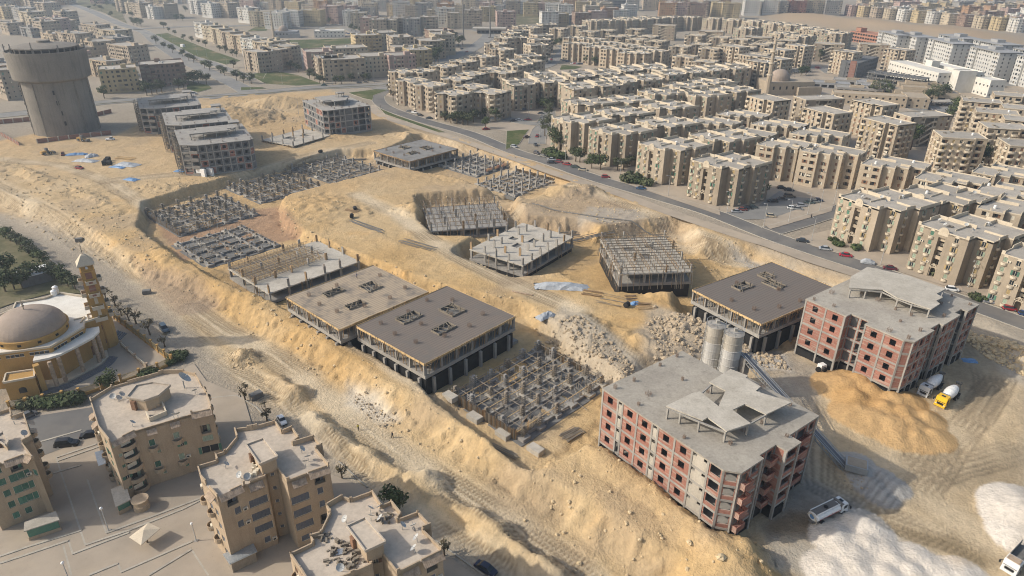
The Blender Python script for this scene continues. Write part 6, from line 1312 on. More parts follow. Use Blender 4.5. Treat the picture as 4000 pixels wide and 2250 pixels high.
row('C', -28, 'at right near the low market', [(268.5,399.6), (298.6,418.6), (258.5,370.2), (279.7,381.1), (249.8,452.7) if False else (262,352)])
row('C', -60, 'in front of the grey slabs', [(256.3,646.6), (282.8,609.2), (335.6,625.2), (228.6,618.2), (207.5,564.2), (195.6,635.7), (193.2,579.9), (189.2,547.4)])
row('D', -38, 'nearest the avenue bend', [(-77.4,502.7), (-65.5,506.0), (-50.9,528.9), (-66.2,466.6), (-52.8,451.7), (-36.0,424.2), (-13.6,429.0), (-25.6,446.7)])
row('D', -38, 'in the rows behind the avenue bend', [(-38.3,553.6), (-24.1,580.6), (-37.2,475.0), (-29.0,495.0), (-14.2,516.9), (1.1,537.6), (12.3,556.6), (-7.4,503.8)])
row('D', -42, 'along the wide approach road', [(-15.3,662.3), (-7.6,709.4), (-1.9,751.9), (11.3,819.1), (19.8,807.0), (-9.3,625.4)])
row('D', 25, 'up the shaded estate street', [(28.0,734.9), (23.9,699.2), (19.9,657.9), (11.6,587.7), (5.5,560.7), (3.1,542.0), (19.8,829.3), (8.8,815.2), (37.4,844.4), (1.4,712.3), (4.0,777.7)])
row('B', -45, 'right of the estate street trees', [(62.9,716.8), (76.8,707.9), (88.0,680.4), (59.2,671.6), (76.2,649.0), (90.3,633.7), (102.6,611.4), (120.8,627.8), (102.5,663.6), (116.3,647.6)])
row('D', -30, 'in the hazy middle of the estate', [(50.0,799.7), (72.0,827.1), (80.1,772.1), (100.8,785.6), (113.0,736.0), (136.6,732.6), (103.1,730.1), (120.3,706.2), (138.3,693.2), (133.9,798.7), (136.0,691.8), (152.0,655.9), (174.0,671.8)])
row('A', -50, 'in the hazy back row', [(99.3,893.5), (116.0,898.8), (137.4,904.7), (157.5,914.4), (179.5,932.6), (142.1,929.4), (170.1,945.9)])
row('A', -50, 'last row before the desert ridge', [(202.9,949.0), (229.2,951.5), (256.7,933.3), (278.7,921.9), (298.1,904.2), (315.4,880.9), (327.5,858.3), (334.8,825.6), (342.4,805.4), (345.4,776.2), (263.7,819.8), (285.4,771.5), (294.4,744.8)])
row('D', -30, 'crowded left of the estate mosque', [(142.1,591.5), (176.0,643.7), (198.3,666.2), (209.9,652.8), (186.8,745.5), (208.1,729.7), (223.5,714.1), (230.8,675.7), (246.3,684.2), (268.4,709.2), (151.7,564.4), (207.1,607.4)])
for o in ():
    pass

# ---------------------------------------------------------------- the city beyond: coloured apartment houses, grey slabs, school, market, far mosques
PALC = {'cream': (.50,.425,.31), 'beige': (.42,.35,.265), 'white': (.62,.60,.55), 'pink': (.46,.335,.285), 'yellow': (.50,.40,.235), 'brown': (.27,.19,.145), 'grey': (.33,.315,.29), 'orange': (.43,.265,.15), 'sand': (.45,.365,.26), 'red': (.30,.14,.105)}
CITY = {}
def city_proto(col, w, d, fl, v):
    key = (col, w, d, fl, v)
    if key in CITY: return key
    plan = [(0,0),(w,0),(w,d),(0,d)] if v % 3 else [(0,0),(w*.36,0),(w*.36,1.3),(w*.64,1.3),(w*.64,0),(w,0),(w,d),(0,d)]
    n = len(plan); cols = {}; r = random.Random(v*31+fl*7+int(w))
    for i in range(n):
        a, b = plan[i], plan[(i+1)%n]; Ln = hypot(b[0]-a[0], b[1]-a[1]); k = max(1, int(Ln/3.1)) if Ln > 2.5 else 0
        cols[i] = [((j+.5)*Ln/k, r.choice(['S','B','D','L','S','L'] if i < n-3 else ['S','S','L','s','D']), range(1 if i < n-3 and v % 2 else 0, fl)) for j in range(k)]
    nm = 'wall_'+col; M[nm] = render_mat(PALC[col])
    par = {i: [(0,.2,.9),(.2,.8,.5),(.8,1,.9)] for i in range(n)}
    t = facade_block('apartment_house', 'x', 'apartment house', (0,-3000), 0, plan, 0, fl, 3.1, cols, nm, 'tanroof', False, v, shut=('brownsh','cream','green'), states=(0,1,1,2), parapet=par, group='apartment houses of the city beyond', balm='coping' if v % 2 else nm, roofplan=[(0,0),(w,0),(w,d),(0,d)])
    H = .4+fl*3.1; h = MB(); x0 = r.uniform(1,w-6); y0 = r.uniform(1,d-5); h.box(x0,y0,H-.05,x0+r.uniform(3,5),y0+r.uniform(3,4),H+2.6); h.build('stair_hut', M[nm], t)
    for q in range(r.randint(1,3)): c = MB(); c.lathe([(.6,0),(.6,1.2),(.2,1.4)], 8); c.build('water_tank', M['whitep' if q else 'lamp'], t, (r.uniform(1,w-1), r.uniform(1,d-1), H))
    CITY[key] = [t, False]; return key
CN = ['nil','one','two','three','four','five','six','seven']
def city(col, w, d, fl, c, yaw, label, v=None):
    v = R.randrange(2) if v is None else v; key = city_proto(col, w, d, fl, v); a = radians(yaw); x, y = c[0]-(w/2*cos(a)-d/2*sin(a)), c[1]-(w/2*sin(a)+d/2*cos(a)); s = R.uniform(.94,1.06)
    P = CITY[key]
    if not P[1]: P[1] = True; o = P[0]; o.location = (x,y,-.1); o.rotation_euler = (0,0,a); o['label'] = label; return o
    return dup(P[0], (x,y,-.1), a, label, scale=(s,1,R.uniform(.95,1.05)))
def crow(where, yaw, pts, cols, sizes=((18,14,5),(20,16,5))):
    for i, c in enumerate(sorted(pts)):
        col = cols[i % len(cols)]; w, d, fl = sizes[i % len(sizes)]
        city(col, w, d, fl, c, yaw+R.uniform(-3,3), '%s house of %s floors, %s from left, %s' % (col, CN[fl], ORD[i] if i < 20 else 'last', where))
def line(a, b, n): return [(a[0]+(b[0]-a[0])*i/max(n-1,1), a[1]+(b[1]-a[1])*i/max(n-1,1)) for i in range(n)]
crow('along the long boulevard lawn', -42, line((-351.5,827.1), (-246.4,684.7), 6)+[(-226.5,659.7), (-221.6,667.4)], ['white','cream','cream','beige','sand'], ((22,17,5),))
crow('right of the highway fork', -38, [(-609.1,1152.3), (-575.7,1113.4), (-539.9,1067.8), (-509.6,1043.3), (-497.5,1053.8)], ['beige','cream','beige','white','beige'], ((24,20,6),(20,18,5)))
crow('across the street from the boulevard houses', -35, [(-481.3,1124.8), (-439.8,1069.8), (-416.2,1072.5), (-361.6,998.8)], ['white','white','beige','white'], ((24,20,6),))
crow('facing the small mosque', -10, [(-325.1,947.8), (-301.1,928.4), (-292.3,958.7), (-267.7,968.8), (-249.5,1002.5)], ['cream','white','white','yellow','pink'], ((30,20,6),(26,20,6),(30,20,6),(30,20,6),(26,20,7)))
crow('behind the water tower at the top left', -40, [(-711.9,1029.5), (-673.8,1007.2), (-600.6,912.9), (-588.1,958.9), (-673.8,1061.9), (-784.7,1128.6), (-738.0,1134.3)], ['beige','beige','yellow','grey','beige','cream'], ((34,22,6),(30,22,6),(28,20,5),(40,20,5)))
crow('between the tower and the boulevard', -35, [(-479.9,832.3), (-413.8,749.7), (-470.1,741.4), (-340.7,632.1), (-397.3,688.3), (-384.6,645.3), (-325.5,566.4), (-367.3,589.7), (-437.3,718.9), (-544.4,863.8)], ['pink','beige','sand','beige','cream','beige','sand'], ((34,18,5),(34,16,4),(30,18,4),(36,18,5)))
city('yellow', 24, 22, 5, (-284.3,507.4), 28, 'yellow house with wide balconies behind the grey shells', 2)
city('brown', 30, 22, 5, (-264.3,531.9), 28, 'brown and orange house on the avenue corner with trees', 4)
crow('half hidden by the water tower', -40, [(-357.3,496.7), (-339.3,480.9), (-371.1,504.7)], ['grey','orange','beige'], ((18,24,6),))
crow('on the avenue before the big lawn', 24, [(-165.5,603.6), (-136.7,565.1), (-114.8,583.1), (-94.7,584.3), (-84.0,621.4), (-148.1,569.8)], ['pink','beige','sand','cream','pink','yellow'], ((22,22,5),(20,24,5),(32,24,5),(26,24,5)))
crow('in the block behind the avenue houses', 22, [(-153.5,653.9), (-95.3,664.7), (-80.1,685.9), (-71.0,710.3), (-108.5,685.7), (-148.6,724.2), (-136.0,749.9), (-80.2,771.5)], ['cream','yellow','cream','beige','beige','brown','sand'], ((36,24,4),(26,22,5),(24,26,5),(20,26,6)))
crow('right of the big lawn', 5, [(-214.7,966.5), (-198.5,938.5), (-173.4,873.8), (-158.6,850.8), (-148.2,857.7), (-138.2,877.0), (-121.3,866.2), (-103.3,883.8)], ['white','cream','pink','beige','cream','beige','grey','beige'], ((20,22,6),))
crow('past the two tall masts', 5, [(-166.3,1082.4), (-146.6,1065.6), (-131.0,1067.4), (-107.4,993.1), (-91.7,969.3), (-75.7,948.2), (-54.0,950.4), (-11.3,935.5), (-38.2,1050.6)], ['white','beige','grey','cream','white','cream','beige','yellow','pink'], ((24,22,7),(22,20,6)))
crow('beside the petrol station street', 0, [(-2.4,1171.7), (10.3,1173.2), (25.2,1133.1), (42.1,1135.1), (57.5,1107.2), (76.4,1099.7), (107.3,1163.4), (132.5,1180.0)], ['beige','white','yellow','pink','white','white','yellow','cream'], ((22,18,6),))
crow('in the low quarter before the ridge', 8, [(45.6,972.0), (59.7,988.3), (72.9,1004.9), (88.6,966.8), (121.7,1075.8), (141.6,1095.0), (156.6,1096.6), (174.4,1116.3), (139.5,1140.3), (118.3,1128.7)], ['white','yellow','grey','brown','cream','pink','cream','orange','white'], ((22,18,6),(24,18,5),(24,20,4)))
crow('of the towers above the ridge road', -5, [(232.8,1119.9), (251.4,1122.1), (266.9,1123.9), (278.4,1115.1), (308.4,1165.9), (315.3,1129.6), (328.1,1120.9), (379.6,1179.9), (408.5,1183.4), (423.5,1185.2), (453.5,1188.9), (479.8,1203.4), (496.8,1205.5), (514.0,1196.3)], ['orange','pink','brown','brown','beige','yellow','yellow','white','white','grey','red','cream','cream','grey'], ((26,22,7),))
crow('in the pastel row below the far town', 2, line((547.9,1186.7), (667.0,962.3), 12), ['pink','yellow','beige','cream','white','yellow','white','cream','brown','cream','yellow','white'], ((22,20,5),))
for k, (a, b, n, wh) in enumerate([((606.0,1271.1), (719.5,1041.2), 13, 'in the second pastel row'), ((664.1,1302.4), (780.8,1124.3), 12, 'in the third pastel row'), ((732.4,1349.0), (838.7,1198.8), 10, 'in the fourth pastel row'), ((710.3,1414.9), (896.0,1270.7), 14, 'in the fifth pastel row'), ((707.2,1490.3), (970.1,1365.8), 14, 'in the last pastel row at the top')]):
    crow(wh, 2+k, [(p[0]+R.uniform(-8,8), p[1]+R.uniform(-9,9)) for p in line(a, b, n)], ['brown','cream','pink','white','beige','yellow','grey','sand','orange'][k:]+['cream'], ((22,18,4),(20,18,5),(24,20,3)))
for k, (a, b, n, wh) in enumerate([((-503.1,1216.4), (-260.0,1134.7), 10, 'in the first hazy row at top left'), ((-587.8,1338.1), (-214.9,1229.2), 13, 'in the second hazy row at top left'), ((-786.5,1309.7), (-144.1,1342.5), 16, 'in the top hazy row at left'), ((-236.9,1097.5), (-15.1,1122.7), 10, 'in the hazy row behind the masts'), ((-226.8,1204.2), (252.7,1275.9), 17, 'in the hazy row at top middle'), ((-199.1,1349.2), (482.3,1413.4), 18, 'in the top hazy row at middle'), ((-798.4,1122.4), (-787.3,1281.5), 8, 'in the hazy row at the top corner'), ((-254.4,1107.3), (-167.3,1126.1), 5, 'in the low row near the lawn')]):
    crow(wh, -12+k*2, [(p[0]+R.uniform(-12,12), p[1]+R.uniform(-14,14)) for p in line(a, b, n)], ['beige','white','cream','pink','grey','sand','yellow','beige','orange'][k:]+['cream','beige'], ((24,20,5),(26,20,4),(22,20,6)))
crow('at the near end of the boulevard row', -42, [(-211.5,600.6), (-206.4,613.4), (-204.7,633.1)], ['beige','sand','cream'], ((24,22,5),))
crow('behind the tower along the far left street', -38, [(-583.1,844.8), (-563.0,864.5), (-530.1,824.1), (-538.5,872.8), (-546.2,822.8), (-450.5,752.5), (-378.7,654.9), (-393.1,713.9)], ['beige','cream','grey','sand'], ((26,18,4),(24,20,5),(28,16,3)))
# grey slabs with white facades
def grey_slab(c, yaw, label):
    w, d = 42, 18; plan = [(0,0),(9,0),(9,1.6),(33,1.6),(33,0),(42,0),(42,d),(0,d)]
    if 'gs' not in CITY:
        cols = {0: [(2,'S'),(5,'L'),(7.8,'S')], 2: [(j*3.4+1.8,'S') for j in range(7)], 4: [(2,'S'),(5,'L'),(7.8,'S')], 5: [(4,'S'),(9,'S'),(14,'S')], 6: [(j*4.2+2,'S') for j in range(9)], 7: [(4,'S'),(8.5,'S'),(13,'S')]}
        t = facade_block('housing_slab', 'x', 'housing slab', (0,-3000), 0, plan, 0, 7, 3.1, cols, 'whitegrey', 'grey', False, 4, shut=('brownsh','bluesh'), states=(1,1,0), group='grey slabs below the desert ridge', roofplan=[(0,0),(42,0),(42,d),(0,d)])
        rb = MB(); rb.box(-.6,-.6,22.1,42.6,d+.6,22.5); rb.build('roof_slab', M['grey'], t); h = MB(); h.box(16,5,22.5,26,12,25); h.build('stair_hut', M['grey'], t)
        CITY['gs'] = [t, False]
    P = CITY['gs']; a = radians(yaw); x, y = c[0]-(w/2*cos(a)-d/2*sin(a)), c[1]-(w/2*sin(a)+d/2*cos(a))
    if not P[1]: P[1] = True; o = P[0]; o.location = (x,y,0); o.rotation_euler = (0,0,a); o['label'] = label
    else: dup(P[0], (x,y,0), a, label)
for i, c in enumerate([(369.0,737.3), (379,722), (385.5,674), (391,618), (397,566)]): grey_slab((c[0]+9, c[1]-21), -92, 'grey slab with white front, %s from left, in the front slab row' % ORD[i])
for i, c in enumerate([(416.2,711.7), (424.1,668.0), (422.1,608.9)]): grey_slab((c[0]+9, c[1]-21), -90, 'grey slab with white front, %s from left, in the rear slab row' % ORD[i])
def boxes(name, label, cat, parts, loc, yaw):
    """big one-off buildings: parts = (name, mat, x0,y0,z0,x1,y1,z1, window spec)"""
    t = thing(name, label, cat, (*loc, 0), radians(yaw))
    for nm, m, x0, y0, z0, x1, y1, z1, fl, sp, kind in parts:
        b = MB(); win = MB(); H = z1-z0
        for (ax, ay, ux, uy, W) in ((x0,y0,1,0,x1-x0),(x1,y0,0,1,y1-y0),(x1,y1,-1,0,x1-x0),(x0,y1,0,-1,y1-y0)):
            hs = []; w, h, s = (1.3,1.3,1.0) if kind == 'w' else (sp*.8,2.0,.6)
            if fl:
                k = int(W/sp)
                for f in range(fl):
                    for j in range(k): xx = (j+.5)*W/k; zz = f*H/fl+s; hs.append((round(xx-w/2,2), round(zz,2), round(xx+w/2,2), round(min(zz+h,H-.2),2)))
            b.holewall((ax,ay,z0), (ux,uy), (uy,-ux), W, H, hs, .4, True, 1)
        b.face([(x0,y0,z1-.5),(x1,y0,z1-.5),(x1,y1,z1-.5),(x0,y1,z1-.5)]); b.build(nm, [M[m], M['dark']], t)
    return t
boxes('school', 'large white school with arched entrance before the grey slabs', 'school', [('main_wing','white',0,0,0,64,15,13.5,3,3.4,'w'),('rear_wing','white',10,26,0,62,38,13.5,3,3.4,'w'),('end_tower','white',64.1,10,0,72,24,16,0,3,'w'),('link_wing','white',52,15.1,0,62,25.9,13,3,3.4,'w'),('stair_tower','white',24,15.1,0,32,22,17.5,0,3,'w'),('end_wing','white',72.1,24,0,88,36,12,2,3.4,'w')], (312.5,594.2), -85)
t = boxes('unfinished_office', 'grey unfinished block with one red brick bay beside the white school', 'unfinished building', [('block_wing','block',0,0,0,13,54,13,4,4,'w'),('end_wall','block',-.1,-.4,0,4,-.05,14.5,0,3,'w'),('brick_bay','brickdk',7.2,-.5,0,12,-.05,14.5,0,3,'w')], (269.4,586.9), -42)
t = thing('unfinished_building', 'bare grey concrete frame in front of the white school', 'unfinished building', (276.8,553.8, 0), radians(-49))
for i in range(7):
    for j in range(3): c = MB(); c.box(i*6.6,j*6,0,i*6.6+.6,j*6+.6,9.6); c.build('column', M['conc_dark'], t)
for z in (3.2, 6.4, 9.4): s = MB(); s.box(-.5,-.5,z,40.8,13.1,z+.45); s.build('floor_slab', M['conc_dark'], t)
for i in range(9): s = MB(); s.box(i*4.4+.3,-.5,10.6,i*4.4+.55,13,11.1); s.build('roof_beam', M['conc'], t); s = MB(); s.box(i*4.4+.3,-.4,9.851,i*4.4+.6,-.1,10.6); s.build('column', M['conc'], t)
boxes('market_hall', 'low orange and red hall with blue glazing left of the grey slabs', 'hall', [('hall','hall_orange',0,0,0,58,20,11,3,4,'b'),('roof_room','hall_orange',4,4,11,12,12,15,0,3,'w')], (392,848), -75)
boxes('school', 'long low tan school beside the market square', 'school', [('main_wing','tan2',0,0,0,46,12,7.5,2,4,'w'),('side_wing','tan2',46.1,2,0,60,26,7,2,4,'w')], (220.2,481.4), -18)
for i, (c, w, d, h, yw) in enumerate([((230.8,541.9),26,12,4.2,-20), ((252.7,555.8),30,14,4,-20), ((264.5,543.5),24,13,4.4,-22), ((240.1,522.2),32,14,4,-18), ((265.4,535.3),22,12,3.6,-18), ((262.5,519.3),16,10,4,-18)]):
    boxes('market_shed', 'low grey market shed, %s from left, below the unfinished frame' % ORD[i], 'shed', [('hall','conc' if i % 2 else 'grey',0,0,0,w,d,h,1,5,'b'),('roof_box','tan2',w*.3,d*.3,h-.4,w*.6,d*.6,h+1,0,3,'w')], c, yw)
for i, (c, w, d, h) in enumerate([((272.7,501.1),26,16,6.5), ((290.7,494.8),22,14,6), ((297.9,524.8),20,12,6), ((287.2,524.3),24,12,6.5)]):
    boxes('market_house', 'low tan market building with stepped roofs, %s from left' % ORD[i], 'market building', [('hall','tan2',0,0,0,w,d,h,1,6,'b'),('step','tan2',w*.2,d*.3,h-.4,w*.8,d*.9,h+1.6,0,3,'w')], c, -20)
boxes('petrol_station', 'wide flat petrol station roof on columns between the two masts', 'petrol station', [('canopy','conc_light',0,0,5,42,22,6.4,0,3,'w'),('shop','conc',6,8,0,36,20,4.9,1,5,'b')], (-51.9,886.1), 0)
boxes('public_building', 'low white public building left of the avenue houses', 'public building', [('hall','white',0,0,0,34,18,7.5,2,4,'w'),('roof_room','white',6,5,7.5,12,12,10,0,3,'w')], (-229.8,831.9), 12)
boxes('unfinished_building', 'far open concrete frame with three floors at the top edge', 'unfinished building', [('frame','conc_dark',0,0,0,60,26,13,3,7,'b')], (159.7,1307.5), 2)
# estate mosque and small far mosque
def mosque_far(label, c, s, col='tan2'):
    t = thing('mosque', label, 'mosque', (*c, 0), radians(8))
    b = MB(); b.box(0,0,0,34*s,22*s,9*s); b.box(20*s,-4*s,0,38*s,-.05,6*s); b.build('hall', M[col], t)
    d = MB(); d.lathe([(7.2*s,0),(7.2*s,1.6*s)]+[(7*s*cos(q*pi/16),1.6*s+6.2*s*sin(q*pi/16)) for q in range(9)], 24, (12*s,11*s,9*s)); d.build('dome', M['dome'], t, smooth=False)
    for i in range(6): w = MB(); w.box(2+i*5*s,-.03,4*s,2+i*5*s+1.3,.1,6.2*s); w.build('window', M['dark'], t)
    m = MB(); mx, my = -1.5*s, 1*s
    m.lathe([(2*s,0),(2*s,14*s),(1.7*s,14*s),(1.7*s,22*s)], 8, (mx,my,0)); m.lathe([(1.2*s,22.6*s),(1.2*s,30*s)], 10, (mx,my,0)); m.lathe([(1.0*s,30.5*s),(.9*s,35*s),(1.3*s,35.2*s),(.2*s,39*s),(.05,41*s)], 10, (mx,my,0)); m.build('minaret', M['tan2'], t)
    for z in (14, 22, 30): g = MB(); g.lathe([(1.4*s,z*s-.6),(2.3*s,z*s+.1),(2.3*s,z*s+1.0),(1.6*s,z*s+1.0)], 12, (mx,my,0)); g.build('gallery', M['coping'], t)
    return t
mosque_far('estate mosque with round tan dome and slender tall minaret', (185.8,508.2), 1.0)
mosque_far('small far mosque with minaret at the edge of the big lawn', (-274.5,828.6), .75, 'grey')
# tall masts
for i, (c, h) in enumerate([((-57.8,825.4), 78), ((-28.2,846.8), 62), ((543.1,1243.7), 60)]):
    t = thing('radio_mast', ['dark tall lighting mast left of the petrol station','slimmer tall lighting mast right of the petrol station','far tall mast on the desert ridge road'][i], 'mast', (*c, 0)); b = MB(); b.tube((0,0,0),(0,0,h),.95,.4,10); b.build('pole', M['conc_dark'], t); b = MB(); b.lathe([(2.2,0),(2.2,1.0)], 12, (0,0,h-3)); b.build('lamp_ring', M['lamp'], t); b = MB(); b.box(-2.5,-2.5,0,2.5,2.5,1.0); b.build('foot', M['conc'], t)

# ---------------------------------------------------------------- vehicles
def wheel(t, x, y, r, w, name='wheel'):
    key = ('wheel', r, w)
    if key not in PROTO:
        mb = MB(); mb.tube((0,-w/2,0),(0,w/2,0),r,r,12); PROTO[key] = mb.mesh('wheel', M['rubber'])
        hb = MB(); hb.tube((0,-w/2-.012,0),(0,w/2+.012,0),r*.55,r*.55,10); PROTO[key+('h',)] = hb.mesh('hub', M['galv'])
    o = obj(name, PROTO[key], t, (x,y,r)); obj('hub', PROTO[key+('h',)], o); return o
def loft(sections):
    """sections: list of (x, [(y,z)...]) with equal counts, closed rings"""
    mb = MB(); k = len(sections[0][1])
    for x, ring in sections: mb.v += [(x, y, z) for y, z in ring]
    for i in range(len(sections)-1):
        for j in range(k): a, b = i*k+j, i*k+(j+1)%k; mb.f.append((a, b, b+k, a+k)); mb.m.append(0)
    mb.f.append(tuple(range(k))[::-1]); mb.f.append(tuple((len(sections)-1)*k+j for j in range(k))); mb.m += [0,0]; return mb
def ring(hw, z0, z1, top=.86, mid=.45): zm = z0+(z1-z0)*mid; return [(-hw*.94,z0),(hw*.94,z0),(hw,zm),(hw*top,z1),(-hw*top,z1),(-hw,zm)]
CARM = {}
def car_meshes(kind):
    if kind in CARM: return CARM[kind]
    if kind == 'saloon': Lc, W, zb, zr, cab = 4.4, .86, .86, 1.42, (-1.55,-.75,.55,1.35)
    elif kind == 'hatch': Lc, W, zb, zr, cab = 3.9, .84, .9, 1.48, (-1.8,-1.35,.45,1.15)
    elif kind == 'suv': Lc, W, zb, zr, cab = 4.8, .95, 1.08, 1.8, (-2.25,-1.85,.5,1.25)
    elif kind == 'beetle': Lc, W, zb, zr, cab = 4.0, .78, .9, 1.5, (-1.3,-.55,.35,.85)
    else: Lc, W, zb, zr, cab = 4.6, .9, 1.0, 1.75, (-.1,.05,.95,1.35)
    h = Lc/2; nose = .66 if kind != 'beetle' else .5
    secs = [(-h, ring(W*.84,.36,zb*.8)), (-h+.14, ring(W*.95,.26,zb*.96)), (-h*.6, ring(W,.22,zb)), (cab[0]*.9, ring(W,.22,zb)), (cab[3], ring(W,.22,zb*.985)), (h*.72, ring(W*.98,.22,zb*.93)), (h-.18, ring(W*.92,.26,zb*.84)), (h, ring(W*.8,.34,zb*nose))]
    body = loft(secs).mesh('body', [paint((.5,.5,.5))])
    c = [(cab[0], ring(W*.86,zb-.06,zb+.01,.97)), (cab[1], ring(W*.9,zb-.06,zr,.76,.12)), (cab[2], ring(W*.9,zb-.06,zr,.76,.12)), (cab[3], ring(W*.86,zb-.06,zb+.01,.97))]
    glass = loft(c).mesh('windows_band', [M['glass']])
    rf = loft([(cab[1]-.06, ring(W*.70,zr-.05,zr+.015,.97)), (cab[1]+.25, ring(W*.73,zr-.05,zr+.045,.94)), (cab[2]-.1, ring(W*.73,zr-.05,zr+.045,.94)), (cab[2]+.1, ring(W*.70,zr-.05,zr+.01,.97))]).mesh('roof', [paint((.5,.5,.5))])
    lt = MB(); lt.rbox((0,0,0),(.1,.34,.16),0); lt = lt.mesh('headlight', M['whitep']); tl = MB(); tl.rbox((0,0,0),(.1,.3,.18),0); tl = tl.mesh('tail_light', M['red'])
    bm = MB(); bm.rbox((0,0,0),(.16,W*1.7,.2),0); bm = bm.mesh('bumper', M['rubber'])
    CARM[kind] = (body, glass, rf, lt, tl, bm, Lc, W, zb, nose); return CARM[kind]
def car(kind, col, p, yaw, label, z=None, group=None, cat='car'):
    body, glass, rf, lt, tl, bm, Lc, W, zb, nose = car_meshes(kind); z = HT(*p)+.03 if z is None else z
    t = thing('parked_car', label, cat, (*p, z), radians(yaw), group); pm = paint(col)
    for nm, me_ in (('body', body), ('roof', rf)):
        o = obj(nm, me_, t); o.material_slots[0].link = 'OBJECT'; o.material_slots[0].material = pm
    obj('glazing', glass, t); r = .33 if kind != 'suv' else .38
    for sx in (-1, 1):
        for sy in (-1, 1): wheel(t, sx*Lc*.31, sy*(W-.12), r, .22)
        obj('headlight', lt, t, (Lc/2-.1, sx*W*.58, zb*nose-.1)); obj('tail_light', tl, t, (-Lc/2+.05, sx*W*.62, zb*.62))
        obj('bumper', bm, t, (sx*(Lc/2-.06), 0, .3))
    return t
BLK, WHT, SIL, RED, BLU, GRY, BEI, GRN = (.018,.018,.02), (.72,.72,.70), (.36,.37,.38), (.30,.025,.03), (.02,.06,.16), (.10,.105,.11), (.42,.36,.26), (.03,.10,.07)
